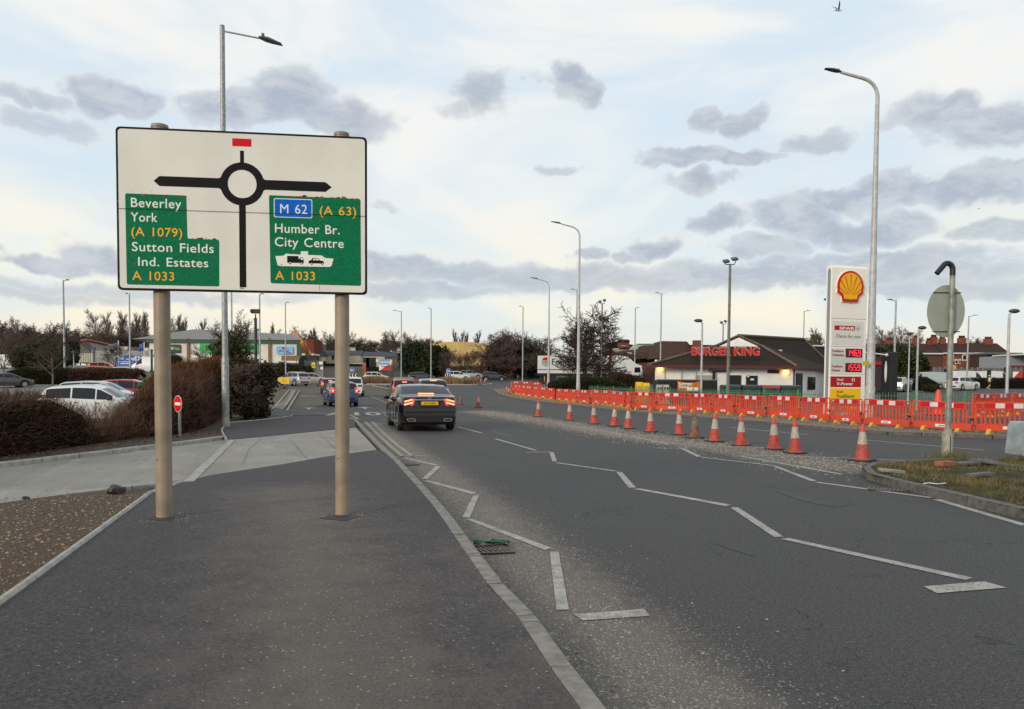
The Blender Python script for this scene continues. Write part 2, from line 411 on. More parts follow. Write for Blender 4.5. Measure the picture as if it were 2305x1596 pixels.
a = me.attributes.new('dust', 'FLOAT', 'POINT'); a.data.foreach_set('value', [road_dust(v[0], v[1]) for v in V])
link(bpy.data.objects.new('road', me))['kind'] = 'structure'

# footway (raised 0.1) with its dusty middle
SL = gp([(0,1365),(345,1108),(410,1086)], .1)
foot = [(-1.2, -4.0)] + SL + gp([(470,1070),(560,1056),(640,1044),(730,1028),(848,1012)], .1) + [(p[0] - .13, p[1]) for p in KERB_R[::-1] if p[1] < G(848, 1012, .1).y]
dust_ax = [(.0, 0), (-.6, 3), (-1.2, 5), (-1.9, 7.5), (-2.9, 10.5)]
def foot_dust(x, y):
    v = .78 * max(0, 1 - seg_dist((x, y), dust_ax) / 1.8)
    v2 = .55 * max(0, 1 - seg_dist((x, y), [(.9, 1), (.2, 4), (-.6, 7.5)]) / .5)
    return max(v, v2)
sheet('footway', foot, .1, M_foot, .3, foot_dust, .14)
# pale concrete vehicle crossing of the footway, then newer tarmac beyond
cross = gp([(412,1084),(470,1071),(560,1057),(640,1045),(730,1029),(849,1013)], .096) + gp([(823,985),(800,962),(760,966),(700,972),(600,982),(515,990)], .096)
sheet('footway_crossing', cross, .094, M_conc, .8, lambda x, y: .45 * max(0, 1 - seg_dist((x, y), gp([(430,1075),(520,990)], .1)) / 1.0), .1)
foot2 = gp([(516,989),(600,981),(700,971),(760,965),(801,961)], .1) + gp([(798,948),(786,941),(760,938),(720,936),(655,935),(648,938),(590,944),(515,951),(500,968)], .1)
sheet('new_footway', foot2, .1, M_foot, 1.0, lambda x, y: 0.05, .12)
# expansion joints and cracks in the crossing
jm = MB()
def strip(line, w, z):
    vs = []; fs = []
    for i, p in enumerate(line):
        a = Vector(line[max(i - 1, 0)][:2]); b = Vector(line[min(i + 1, len(line) - 1)][:2])
        t = (b - a).normalized(); n = Vector((-t.y, t.x)) * w / 2
        vs += [(p[0] + n.x, p[1] + n.y, z if z is not None else 0), (p[0] - n.x, p[1] - n.y, z)]
    fs = [(2 * i, 2 * i + 1, 2 * i + 3, 2 * i + 2) for i in range(len(line) - 1)]
    return vs, fs
for L in ([(650,985),(690,1032)], [(718,975),(768,1022)], [(590,985),(560,1010),(548,1040)]):
    jm.add(*strip(gp(L, .1), .016, .100))
jm.obj('concrete_joints', M_kerb)['kind'] = 'structure'
# driveway
drive = gp([(-250,1075),(0,1048),(150,1030),(300,1012),(430,996),(510,985),(515,990),(412,1084),(340,1096),(240,1104),(140,1114),(0,1133),(-250,1165)], .02)
sheet('driveway', drive, .02, M_conc, .8, lambda x, y: .1)
# soil patch on the left of the footway
soil = [(-9.5, 3.0)] + gp([(-250,1168),(0,1134),(140,1115),(250,1104),(343,1104)], .05) + [(SL[1][0] - .03, SL[1][1])] + [(SL[0][0] - .03, SL[0][1]), (-1.24, -4.0), (-9.5, -4)]
sheet('soil_patch', soil, .06, M_soil, .5, None, .08)
# planting bed under the hedge
bed = gp([(0,1046),(150,1028),(300,1010),(430,993),(500,984),(505,970),(512,953),(590,945),(648,938),(600,932),(560,930)], .05) + [(-11.4, 31.2), (-10.4, 21), (-11.6, 15), (-11.6, 9.0)] + gp([(-200,1068)], .05)
sheet('planting_bed', bed, .06, M_soil2, .6, None, .1)

def kerb(line, w, ztop, h, m, name='kerb', stone=.915, side=1, gap=.022):
    k = MB(); pts = [Vector(p[:2]) for p in line]
    s = [0]
    for a, b in zip(pts, pts[1:]): s.append(s[-1] + (b - a).length)
    def P(d):
        for i in range(len(pts) - 1):
            if d <= s[i + 1] or i == len(pts) - 2:
                t = (d - s[i]) / (s[i + 1] - s[i]); return pts[i].lerp(pts[i + 1], t)
    d = 0
    while d < s[-1] - .05:
        e = min(d + stone - gap, s[-1]); a, b = P(d), P(e); t = (b - a).normalized(); n = Vector((-t.y, t.x)) * side
        za = lin(PR, a.y) + ztop + rnd.uniform(-.003, .003); zb_ = lin(PR, b.y) + ztop + rnd.uniform(-.003, .003)
        q = [(a, 0, za - h), (a, 0, za - .02), (a, .018, za), (a, w, za), (a, w, za - h)]
        r = [(b, 0, zb_ - h), (b, 0, zb_ - .02), (b, .018, zb_), (b, w, zb_), (b, w, zb_ - h)]
        vs = [(p.x + n.x * o, p.y + n.y * o, z) for p, o, z in q + r]
        k.add(vs, [(0, 1, 6, 5), (1, 2, 7, 6), (2, 3, 8, 7), (3, 4, 9, 8), (0, 4, 3, 2, 1), (5, 6, 7, 8, 9)])
        d += stone
    o = k.obj(name, m); o['kind'] = 'structure'; return o
kj = MB()
for d_ in np.arange(3.0, 22, .915):
    x_ = float(np.interp(d_, [p[1] for p in KERB_R], [p[0] for p in KERB_R])); kj.box((x_ - .065, d_, .1025), (.15, .012, .006), rz=R_(8))
kj.obj('kerb_joints', M_kerbd)['kind'] = 'structure'
i0 = [i for i, p in enumerate(KERB_R) if p[1] < 11.5][-1]
kerb(KERB_R, .125, .104, .16, M_kerb, 'kerb')
kerb(KERB_L2, .1, .104, .12, M_kerb, 'kerb')
kerb([(p[0], p[1]) for p in [(-1.2, -4)] + SL[:2] + [SL[2]]], .05, .125, .12, M_kerbp, 'edging_kerb')
kerb(gp([(-250,1076),(0,1049),(150,1031),(300,1013),(430,997),(510,986)], .05), .12, .11, .14, M_kerbp, 'kerb', side=1)
kerb(gp([(150,1112),(240,1101),(343,1092),(405,1083)], .05), .09, .07, .1, M_kerbp, 'edging_kerb')
kerb(gp([(410,1084),(514,990)], .1), .16, .105, .1, M_kerbp, 'edging_kerb', side=-1)
kerb(gp([(514,990),(500,968),(512,952),(590,945),(648,938)], .1), .05, .12, .1, M_kerbp, 'edging_kerb', side=1)

# right traffic island
isl = gp([(2304,1146),(2240,1132),(2150,1112),(2040,1086),(1960,1068),(1938,1055),(1942,1046),(1965,1040),(2100,1033),(2304,1030)], .12)
isl = [(14.0, isl[0][1] - 1.2)] + isl + [(16.5, isl[-1][1] + .5)]
sheet('verge_island', [(p[0], p[1]) for p in isl], .115, M_grass, .7, None, 0)
kerb(isl[:-1], .13, .125, .16, M_kerbd, 'kerb', side=-1)
# far verge under the barriers
vf = [(1112,878),(1125,888),(1152,896),(1300,915),(1416,929),(1530,938),(1700,952),(1868,968),(2000,978),(2304,990)]
vfw = gp(vf); vfw.append((vfw[-1][0] + 12, vfw[-1][1] - 6))
back = [(p[0] + 2.5, p[1] + 4.5) for p in vfw[::-1]]
sheet('verge', vfw + back, .09, M_grav, 1.2, None, 0)
kerb(vfw, .13, .10, .14, M_kerbd, 'kerb', side=-1)
# junction island with worn kerbs, left
kl = gp([(617,919),(655,878),(668,878),(639,922)])
sheet('splitter_strip', kl, .06, M_grav, 1.5, None, .08)

# roundabout central island and splitter kerb
# ---------------------------------------------------------------- road markings
mk = MB(); mkf = MB()
def mark(L, w, B=None, z=.006):
    B = B or mk; pts = [G(u, v) for u, v in L]
    vs, fs = strip([(p.x, p.y) for p in pts], w, 0)
    vs = [(x, y, lin(PR, y) + z) for x, y, _ in vs]; B.add(vs, fs)
def markp(L, B=None, z=.006):
    B = B or mk; B.add([(p[0], p[1], z) for p in gp(L)], [tuple(range(len(L)))])
for L in ([(885,1028),(957,1025.5)], [(908,1031),(985,1048)], [(1030,961),(1084,975)], [(1115,988),(1205,1014)]): mark(L, .1)
markp([(981,1050),(992,1050),(962,1079),(948,1079)])
markp([(950,1082.5),(966,1082.5),(1074,1110),(1062,1113)])
markp([(1066,1114),(1079,1114),(1057,1166.5),(1040,1165.5)])
markp([(1046,1169),(1063,1169),(1243,1235),(1226,1239)])
markp([(1237,1243),(1257,1243),(1280,1373),(1252,1374.5)])
markp([(1290,1384),(1449,1372),(1463,1388),(1312,1398)])
mark([(1182,1018.5),(1240,1017.5)], .1)
markp([(1236,1018.5),(1246,1019),(1253,1039),(1243,1039)])
mark([(1252,1042),(1386,1061)], .11)
markp([(1386,1062.5),(1399,1062.5),(1431,1098),(1415,1098.5)])
markp([(1424,1101),(1440,1100),(1645,1137),(1632,1140)])
markp([(1643,1143),(1661,1143),(1763,1209),(1742,1210)])
markp([(1756,1214),(1775,1212),(2190,1302),(2172,1307)])
markp([(2078,1321),(2216,1310),(2264,1324),(2108,1336.5)])
mark([(1480,1009),(1535,1009.5)], .1)
markp([(1531,1010),(1541,1010),(1579,1028),(1567,1028.5)])
mark([(1578,1029.5),(1740,1048.5)], .1)
markp([(1737,1049.5),(1748,1049.5),(1838,1083),(1825,1084)])
mark([(1838,1086),(2095,1121)], .11)
markp([(2098,1125),(2116,1124),(2310,1181),(2298,1184)])
for L in ([(1250,952),(1405,979)], [(1410,981),(1530,983)], [(1420,982),(1505,1000)], [(1505,999),(1600,1001)], [(1200,945),(1330,956)],
          [(1660,1026),(1893,1068)], [(1675,1025),(1900,1031),(2060,1038)], [(1600,1003),(1745,1010)], [(1642,962),(1819,979)], [(1929,989),(2215,1014)]):
    mark(L, .11)
for L in ([(822,950),(850,978),(880,1006),(906,1028)], [(838,950),(864,976),(895,1003),(928,1027)]): mark(L, .09, mkf)
for L in ([(806,944),(790,935),(765,931)], [(614,920),(651,877)], [(636,922),(664,878)], [(646,923),(674,878)],
          [(720,872),(770,880)], [(835,893),(866,905)], [(866,905),(905,919)], [(655,925),(810,935)], [(1000,915),(1050,920)]): mark(L, .12, mkf)
# give way teeth and worn dashes near the roundabout
for L in ([(1040,884),(1062,884)], [(905,880),(1010,886)], [(1100,896),(1140,898)], [(1150,905),(1165,905.5)], [(1190,913),(1222,915)],[(1095,874),(1110,874)]): mark(L, .15)
mk.obj('road_markings', M_paint)['kind'] = 'structure'
mkf.obj('road_markings', M_paintf)['kind'] = 'structure'
def road_word(s, u, v, size, stretch, rz, align='CENTER'):
    p = G(u, v)
    o = text('road_words', s, size, M_paint, None, (p.x, p.y, p.z + .008), (0, 0, rz), .001, align, .02); o.scale = (1, stretch, 1); o['kind'] = 'structure'
road_word("A1033", 836, 935, 1.5, 3.2, R_(12))
road_word("BEV", 712, 893, 1.5, 3.0, R_(20))
road_word("CITY", 935, 888, 1.5, 3.0, R_(8))
ar = MB()
for (u, v, s) in ((820, 921, 1), (690, 922, .9)):
    p = G(u, v); A = [(0, 0), (.15, 0), (.15, 2.2), (.6, 2.2), (.05, 3.6), (-.5, 2.2), (-.02, 2.2)]
    ar.add([(p.x + (x - y * .22) * s, p.y + y * s, .007) for x, y in A], [tuple(range(7))])
ar.obj('road_arrows', M_paint)['kind'] = 'structure'
tp = MB()
for L in ([(1748,1106),(1782,1109),(1812,1119),(1850,1126),(1906,1136),(1880,1142),(1836,1134),(1800,1126),(1760,1112)],
          [(1600,1222),(1640,1230),(1690,1246),(1700,1252),(1680,1248),(1630,1232)], [(1095,965),(1130,972),(1160,984),(1140,984),(1105,972)]): markp(L, tp, .0035)
tp.obj('tar_patches', mat('tar', (.030, .029, .032), .7, var=.3, sc=8))['kind'] = 'structure'
bl_ = MB()
for (u0, v0), (u1, v1) in (((0,892),(59,882)),((20,903),(66,897)),((47,876),(77,869)),((52,878),(95,876)),((70,868),(97,862)),((60,886),(98,882)),((100,866),(150,862)),((0,878),(40,873))):
    q = []
    for u, v in ((u0, v0), (u1, v1)):
        d = ray(u, v); k = d.z / d.y; y = 36.0
        while y < 82 and EYE + k * y > lin(PL, y): y += .1
        q.append((d.x / d.y * y, y))
    vs, fs = strip(q, .14, 0); bl_.add([(x, y, lin(PL, y) + .02) for x, y, _ in vs], fs)
bl_.obj('bay_markings', M_paint)['kind'] = 'structure'
# loose stones: kerbside and hatched island grit
def stones(name, centers, rs, m):
    c = np.array(centers, dtype=np.float32); n = len(c); rg = np.random.default_rng(3)
    base = np.array([(1, 0, 0), (0, 1, 0), (-1, 0, 0), (0, -1, 0), (0, 0, .7)], dtype=np.float32)
    a = rg.uniform(0, 2 * pi, n); s = np.array(rs)[:, None] * rg.uniform(.7, 1.4, (n, 3))
    b = base[None] * s[:, None, :]
    x = b[..., 0] * np.cos(a)[:, None] - b[..., 1] * np.sin(a)[:, None]; y = b[..., 0] * np.sin(a)[:, None] + b[..., 1] * np.cos(a)[:, None]
    P = np.stack([x, y, b[..., 2]], -1) + c[:, None, :]
    tri = P[:, [0, 1, 4, 1, 2, 4, 2, 3, 4, 3, 0, 4]]
    o = arr_obj(name, tri.reshape(-1, 3), 3, m); o['kind'] = 'stuff'; return o
M_stone = mat('loose_stone', (.36, .32, .27), .9, sc=14, col2=(.10, .09, .078))
cs, rs = [], []
K = [Vector(p) for p in KERB_R]
while len(cs) < 15000:
    i = rnd.choices(range(len(K) - 1), weights=[(b - a).length for a, b in zip(K, K[1:])])[0]
    p = K[i].lerp(K[i + 1], rnd.random()); 
    if p.y > 32 or p.y < 2: continue
    off = .05 + abs(rnd.gauss(0, .36)) if rnd.random() < .95 else rnd.uniform(0, 1.5)
    cs.append((p.x + off, p.y + rnd.uniform(-.1, .1) + off * .3, .001)); rs.append(rnd.choice((.003, .005, .006, .010)))
IA = [Vector(p) for p in isl_ax]
for _ in range(14000):
    i = rnd.choices(range(len(IA) - 1), weights=[(b - a).length for a, b in zip(IA, IA[1:])])[0]
    p = IA[i].lerp(IA[i + 1], rnd.random())
    cs.append((p.x + rnd.gauss(0, .6), p.y + rnd.gauss(0, .9), .001)); rs.append(rnd.choice((.010, .015, .022)))
stones('gravel', cs, rs, M_stone)
cs, rs = [], []
for _ in range(800):
    y = 2.5 + 11 * rnd.random() ** .8; cs.append((rnd.uniform(-.65 * y, .1 + .25 * y), y, .1)); rs.append(rnd.choice((.0015, .002, .003, .005)))
def in_foot(x, y):
    return x < np.interp(y, [p[1] for p in KERB_R], [p[0] for p in KERB_R]) - .15 and x > np.interp(y, [0, 5.1, 10.4], [-2.2, -3.2, -4.5])
k2 = [(c, r) for c, r in zip(cs, rs) if in_foot(c[0], c[1])]
stones('grit', [c for c, r in k2], [r for c, r in k2], M_stone)
cs, rs = [], []
for _ in range(4200):
    y = rnd.uniform(3.2, 10.6); xr = np.interp(y, [0, 5.14, 10.36], [-2.1, -3.35, -4.75]); x = xr - abs(rnd.gauss(0, 2.0)) - .04
    if y > 1.57 * 1800 / (1134 - 850 + (x + 9) * 0) and x < -99: continue
    lim = np.interp(x, [-8, -6.9, -5.8, -4.7], [9.3, 9.9, 10.2, 10.5])
    if y > lim: continue
    cs.append((x, y, .062)); rs.append(rnd.choice((.005, .008, .012, .02)))
stones('stony_soil', cs, rs, mat('soil_stone', (.30, .25, .17), .9, sc=14, col2=(.07, .055, .04)))

# grit gathered round the feet of the two signposts
tc_ = MB()  # dark tarmac collars, whose colour also paints contact shade under the posts
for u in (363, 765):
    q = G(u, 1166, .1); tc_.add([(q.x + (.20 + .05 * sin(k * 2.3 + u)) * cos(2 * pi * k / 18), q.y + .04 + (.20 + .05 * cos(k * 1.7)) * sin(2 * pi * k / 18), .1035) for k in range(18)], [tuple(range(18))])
tc_.obj('tar_shade_collars', mat('tar_contact_shade', (.022, .020, .023), .8, var=.3, sc=14, col2=(.045, .040, .040)))['kind'] = 'structure'
cs, rs = [], []
for u in (363, 765):
    q = G(u, 1166, .1)
    for _ in range(420): a_, r_ = rnd.uniform(0, 6.3), .09 + abs(rnd.gauss(0, .16)); cs.append((q.x + r_ * cos(a_), q.y + .05 + r_ * sin(a_), .1)); rs.append(rnd.choice((.002, .004, .006)))
stones('grit', cs, rs, M_stone)
def dirty(m, amt=.6, dirt=(.10, .07, .045), sc=2.2, tint=.18):
    nt = m.node_tree; b = nt.nodes['Principled BSDF']; s_ = b.inputs['Base Color']
    src = s_.links[0].from_socket if s_.is_linked else tuple(s_.default_value)
    geo = nn(nt, 'ShaderNodeNewGeometry').outputs['Position']; oi = nn(nt, 'ShaderNodeObjectInfo').outputs['Random']
    c = mx(nt, ma(nt, 'MULTIPLY', oi, tint), src, (.30, .10, .06))
    n = mr(nt, noise(nt, geo, sc, 6, .75), .46, .74); z = nn(nt, 'ShaderNodeSeparateXYZ', {0: nn(nt, 'ShaderNodeTexCoord').outputs['Object']}).outputs[2]
    low = mr(nt, z, .0, .55, 1.0, .35); c = mx(nt, ma(nt, 'MULTIPLY', ma(nt, 'MULTIPLY', n, low), amt), c, dirt); nt.links.new(c, s_)

# ================================================================ direction sign
ORD = ['first','second','third','fourth','fifth','sixth','seventh','eighth','ninth','tenth','eleventh','twelfth','thirteenth','fourteenth','fifteenth','sixteenth','seventeenth','eighteenth','nineteenth','twentieth'] + ['twenty-' + x for x in ('first','second','third','fourth','fifth','sixth','seventh','eighth','ninth')] + ['thirtieth'] + ['thirty-' + x for x in ('first','second','third','fourth','fifth','sixth','seventh','eighth','ninth')]
M_black = mat('sign_black', (.010, .008, .010), .6, spec=.12)
M_signw = mat('sign_white', (.70, .685, .63), .6, var=.05, sc=1.3, spec=.15)
M_signg = mat('sign_green', (.004, .175, .080), .6, sc=60, col2=(.002, .125, .055), spec=.1)
M_blue = mat('sign_blue', (.004, .12, .55), .5, var=.1, sc=30, spec=.1)
M_letw = mat('letter_white', (.78, .77, .70), .5, spec=.2)
M_lety = mat('letter_yellow', (.85, .40, .03), .5, spec=.2)
M_red = mat('sign_red', (.60, .006, .012), .5, spec=.15)
M_rust = mat('rust', (.10, .032, .010), .95, sc=30, col2=(.30, .12, .025))
M_post = mat('painted_post', (.26, .205, .145), .5, var=.16, sc=3.0, bump=.05)
M_galv = mat('galvanised_steel', (.30, .31, .31), .5, metal=.35, var=.22, sc=14)
M_galvd = mat('weathered_steel', (.20, .205, .205), .6, metal=.2, var=.2, sc=9)
M_bolt = mat('dark_metal', (.03, .03, .03), .5)
PA, PB = pv(265, 650, 8.30), pv(826, 663, 8.62)
PW_ = hypot(PB.x - PA.x, PB.y - PA.y); PRZ = atan2(PB.y - PA.y, PB.x - PA.x)
sign = thing('direction_sign', 'large white roundabout direction sign with green panels on two brown posts in the footway', 'road sign', (PA.x, PA.y, .1), PRZ)
def sp(cx, cy):
    u = (280 + cx * .28824) * .9; v = (290 + cy * .28824) * .9
    d = ray(u, v); n = Vector((-sin(PRZ), cos(PRZ), 0)); t = n.dot(Vector((PA.x, PA.y, 0))) / n.dot(d)
    p = d * t; e = Vector((cos(PRZ), sin(PRZ), 0))
    return (e.dot(p - Vector((PA.x, PA.y, 0))), EYE + p.z - .1)
XZ = Matrix(((1, 0, 0), (0, 0, -1), (0, 1, 0)))      # 2D (x, z) drawn facing -Y; extrusion along -Y
XZ = Matrix(((1, 0, 0), (0, 0, -1), (0, 1, 0)))
def round_poly(P, r, n=5):
    out = []; k = len(P)
    for i in range(k):
        p, a, b = Vector(P[i]), Vector(P[i - 1]), Vector(P[(i + 1) % k])
        q0 = p + (a - p).normalized() * r; q1 = p + (b - p).normalized() * r
        for j in range(n + 1):
            t = j / n; out.append(tuple(q0 * (1 - t) ** 2 + p * 2 * t * (1 - t) + q1 * t ** 2))
    return out
def flat(name, poly, m, parent, y0=0.0, th=.002, mb=None):
    b = mb or MB(); b.prism(poly, y0, y0 + th, XZ)
    return b.obj(name, m, parent) if mb is None else b
def circ(c, r, n=40, a0=0, a1=2 * pi): return [(c[0] + r * cos(a0 + (a1 - a0) * i / n), c[1] + r * sin(a0 + (a1 - a0) * i / n)) for i in range(n)]
cor = [sp(52, 1500 + 8), sp(2212, 1553), sp(2203, 195), sp(45, 80)]
x0, x1 = 0.0, PW_; z0 = (cor[0][1] + cor[1][1]) / 2; z1 = (cor[2][1] + cor[3][1]) / 2
b = MB(); b.prism(round_poly([(x0, z0), (x1, z0), (x1, z1), (x0, z1)], .05), -.03, .0, XZ); b.obj('border', M_black, sign)
b = MB(); e = .022; b.prism(round_poly([(x0 + e, z0 + e), (x1 - e, z0 + e), (x1 - e, z1 - e), (x0 + e, z1 - e)], .04), .0, .003, XZ); panel = b.obj('panel', M_signw, sign)
gl = [sp(*p) for p in ((115,672),(645,692),(655,1065),(930,1075),(931,1480),(130,1462))]
flat('green_panel', round_poly(gl, .022), M_signg, sign, .003)
gr = [sp(*p) for p in ((1362,688),(2155,722),(2160,1475),(1376,1452))]
flat('green_panel', round_poly(gr, .022), M_signg, sign, .003)
# roundabout diagram
cc = sp(1130, 592); ri = abs(sp(1255, 592)[0] - cc[0]) * 1.0; ro = ri * 1.53
def hb(y): return sp(1130, y)[1]
b = MB()
n = 44
ring = [(cc[0] + ro * cos(2 * pi * i / n), cc[1] + ro * sin(2 * pi * i / n)) for i in range(n)]; rin = [(cc[0] + ri * cos(2 * pi * i / n), cc[1] + ri * sin(2 * pi * i / n)) for i in range(n)]
vs = [XZ @ Vector((x, z, y)) for y in (.003, .005) for x, z in ring + rin]
fs = []
for i in range(n):
    j = (i + 1) % n
    fs += [(2 * n + i, 2 * n + j, 3 * n + j, 3 * n + i), (i, j, 2 * n + j, 2 * n + i), (n + j, n + i, 3 * n + i, 3 * n + j)]
b.add(vs, fs)
zc = cc[1]; hw = abs(sp(800, 560)[1] - sp(800, 604)[1]) * .98
l0, l1 = sp(362, 556)[0], sp(412, 556)[0]; r0, r1 = sp(1852, 620)[0], sp(1906, 620)[0]
xr = (ro ** 2 - hw ** 2) ** .5 - .004
b.prism([(l0, zc), (l1, zc - hw), (cc[0] - xr - .02, zc - hw), (cc[0] - xr + .008, zc - hw - .02), (cc[0] - xr + .01, zc + hw + .02), (cc[0] - xr - .02, zc + hw), (l1, zc + hw)], .003, .0046, XZ)
b.prism([(r1, zc), (r0, zc + hw), (cc[0] + xr + .02, zc + hw), (cc[0] + xr - .008, zc + hw + .02), (cc[0] + xr - .01, zc - hw - .02), (cc[0] + xr + .02, zc - hw), (r0, zc - hw)], .003, .0046, XZ)
st = abs(sp(1165, 1200)[0] - sp(1107, 1200)[0]) / 2
b.prism([(cc[0] - st, hb(1487)), (cc[0] + st, hb(1487)), (cc[0] + st, zc - ro + .01), (cc[0] - st, zc - ro + .01)], .003, .0044, XZ)
st2 = abs(sp(1147, 350)[0] - sp(1113, 350)[0]) / 2
b.prism([(cc[0] - st2, zc + ro - .01), (cc[0] + st2, zc + ro - .01), (cc[0] + st2, hb(303)), (cc[0] - st2, hb(303))], .003, .0044, XZ)
b.obj('roundabout_symbol', M_black, sign)
rr = [sp(1044, 262), sp(1209, 262), sp(1209, 202), sp(1044, 192)]
flat('red_patch', [(rr[0][0], rr[0][1]), (rr[1][0], rr[0][1]), (rr[1][0], rr[2][1]), (rr[0][0], rr[2][1])], M_red, sign, .003)
# blue motorway patch
mb_ = [sp(1405, 880), sp(1738, 890), sp(1738, 726), sp(1408, 712)]
q = [(mb_[0][0], mb_[0][1]), (mb_[1][0], mb_[0][1]), (mb_[1][0], mb_[2][1]), (mb_[0][0], mb_[2][1])]
flat('motorway_border', round_poly(q, .02), M_letw, sign, .005, .0015)
e = .008; flat('motorway_panel', round_poly([(q[0][0] + e, q[0][1] + e), (q[1][0] - e, q[1][1] + e), (q[2][0] - e, q[2][1] - e), (q[3][0] + e, q[3][1] - e)], .016), M_blue, sign, .0065, .0015)
def sword(s, xl, xr_, yb, cap, m, y=.0055):
    a = sp(xl, yb); bq = sp(xr_, yb); size = cap * .00121 / .73
    bd = 0 if s[0] == 'M' else .006; ws = s.split(' '); ends = []; obs = []
    for i in range(len(ws)):
        o = text('lettering', ' '.join(ws[:i + 1]), size, m, sign, (0, 0, 0), ext=.0006, bold=bd, space=1.06, word=1.25)
        ends.append(max(v.co.x for v in o.data.vertices)); bpy.data.objects.remove(o)
        o = text('lettering', ws[i], size, m, sign, (0, 0, 0), ext=.0006, bold=bd, space=1.06); obs.append((o, max(v.co.x for v in o.data.vertices)))
    k = (bq[0] - a[0]) / ends[-1]
    for (o, w), e_ in zip(obs, ends): o.location = (a[0] + (e_ - w) * k, -y, a[1]); o.scale = (k, 1, 1)
for s, xl, xr_, yb, cap, m in (("Beverley", 158, 603, 790, 82, M_letw), ("York", 165, 396, 915, 80, M_letw), ("(A 1079)", 163, 610, 1040, 78, M_lety),
        ("Sutton Fields", 170, 884, 1172, 80, M_letw), ("Ind. Estates", 220, 836, 1300, 78, M_letw), ("A 1033", 178, 541, 1423, 78, M_lety),
        ("(A 63)", 1795, 2118, 858, 80, M_lety), ("Humber Br.", 1407, 1975, 1012, 82, M_letw), ("City Centre", 1408, 2010, 1130, 82, M_letw), ("A 1033", 1418, 1762, 1420, 78, M_lety)):
    sword(s, xl, xr_, yb, cap, m)
sword("M 62", 1452, 1694, 845, 84, M_letw, .0088)
sh = [(1418,1217),(1487,1214),(1510,1196),(1638,1205),(1638,1176),(1701,1176),(1701,1207),(1818,1212),(1850,1234),(1922,1240),(1905,1300),(1890,1311),(1470,1304),(1438,1298)]
flat('ferry_symbol', [sp(*p) for p in sh], M_letw, sign, .005, .0015)
b = MB()
b.prism([sp(*p) for p in ((1520,1215),(1618,1217),(1618,1240),(1630,1240),(1632,1228),(1658,1228),(1664,1262),(1664,1278),(1520,1274))], .0065, .0078, XZ)
for w_ in ((1545,1275),(1643,1278)): b.prism(circ(sp(*w_), .015, 16), .0065, .0076, XZ)
b.prism([sp(*p) for p in ((1705,1268),(1712,1256),(1728,1252),(1742,1234),(1785,1234),(1806,1256),(1832,1260),(1840,1276),(1836,1282),(1706,1280))], .0065, .0078, XZ)
for w_ in ((1733,1282),(1825,1283)): b.prism(circ(sp(*w_), .013, 16), .0065, .0076, XZ)
b.obj('ferry_vehicles', M_black, sign)
b = MB()
for w_, r in (((1545,1275),.007),((1643,1278),.007),((1733,1282),.006),((1825,1283),.006)): b.prism(circ(sp(*w_), r, 12), .0078, .0086, XZ)
b.prism([sp(*p) for p in ((1638,1232),(1655,1232),(1659,1250),(1638,1250))], .0078, .0086, XZ)
b.prism([sp(*p) for p in ((1742,1254),(1750,1239),(1764,1239),(1764,1254))], .0078, .0086, XZ)
b.prism([sp(*p) for p in ((1769,1254),(1769,1239),(1783,1239),(1796,1254))], .0078, .0086, XZ)
b.obj('ferry_vehicle_details', M_letw, sign)
# horizontal joint across the panel
a_, b_ = sp(55, 797), sp(2210, 880); zj = sp(1130, 838)[1]
flat('panel_joint', [(.004, zj - .002), (PW_ - .004, zj - .002), (PW_ - .004, zj + .002), (.004, zj + .002)], M_black, sign, .0098, .0004)
flat('panel_joint', [(sp(1800, 1480)[0] - .001, z0 + .03), (sp(1800, 1480)[0] + .001, z0 + .03), (sp(1800, 1480)[0] + .001, zj), (sp(1800, 1480)[0] - .001, zj)], M_rust, sign, .0052, .0004)
# rust blisters along the tops of the green panels and the border
b = MB(); rg = random.Random(4)
def blister(cx, cy, r, y=.0055):
    c = sp(cx, cy); m = 9
    b.prism([(c[0] + r * rg.uniform(.5, 1.3) * 1.25 * cos(2 * pi * i / m), c[1] + r * rg.uniform(.5, 1.1) * .75 * sin(2 * pi * i / m)) for i in range(m)], y, y + .0016, XZ)
for _ in range(15): x = rg.uniform(190, 640); blister(x, 681 + (x - 115) * .036 + rg.uniform(-6, 5), rg.choice((.006, .010, .016)))
for _ in range(24): x = rg.uniform(1420, 2140); blister(x, 690 + (x - 1362) * .036 + rg.uniform(-6, 10), rg.choice((.006, .011, .018)))
for _ in range(11): x = rg.uniform(660, 900); blister(x, 1066 + rg.uniform(-6, 8), rg.choice((.006, .010, .016)))
for _ in range(60): blister(rg.choice((rg.uniform(180, 640), rg.uniform(640, 900), rg.uniform(1400, 2100))), rg.uniform(1090, 1420), rg.choice((.003, .004, .007)))
for _ in range(14): blister(rg.uniform(150, 640), rg.uniform(720, 1060), rg.choice((.003, .005, .007)))
for _ in range(16): blister(rg.uniform(47, 56), rg.uniform(220, 900), rg.choice((.006, .009)), .0005)
for x in (1115, 1128, 1140): blister(x, 1494, .007)
b.obj('rust', M_rust, sign)
b = MB()
for _ in range(34):
    c = sp(rg.uniform(120, 2120), rg.uniform(130, 1440)); 
    if rg.random() < .6: r = rg.uniform(.0015, .003); b.prism([(c[0] + r * cos(i), c[1] + r * sin(i)) for i in range(6)], .0030, .0036, XZ)
    else:
        a = rg.uniform(-.5, 2.2); l = rg.uniform(.01, .035); dx, dz = cos(a) * l, sin(a) * l
        b.prism([(c[0], c[1]), (c[0] + dx, c[1] + dz), (c[0] + dx + .0015, c[1] + dz + .0015), (c[0] + .0015, c[1] + .0015)], .0030, .0036, XZ)
b.obj('scratch_marks', M_bolt, sign)
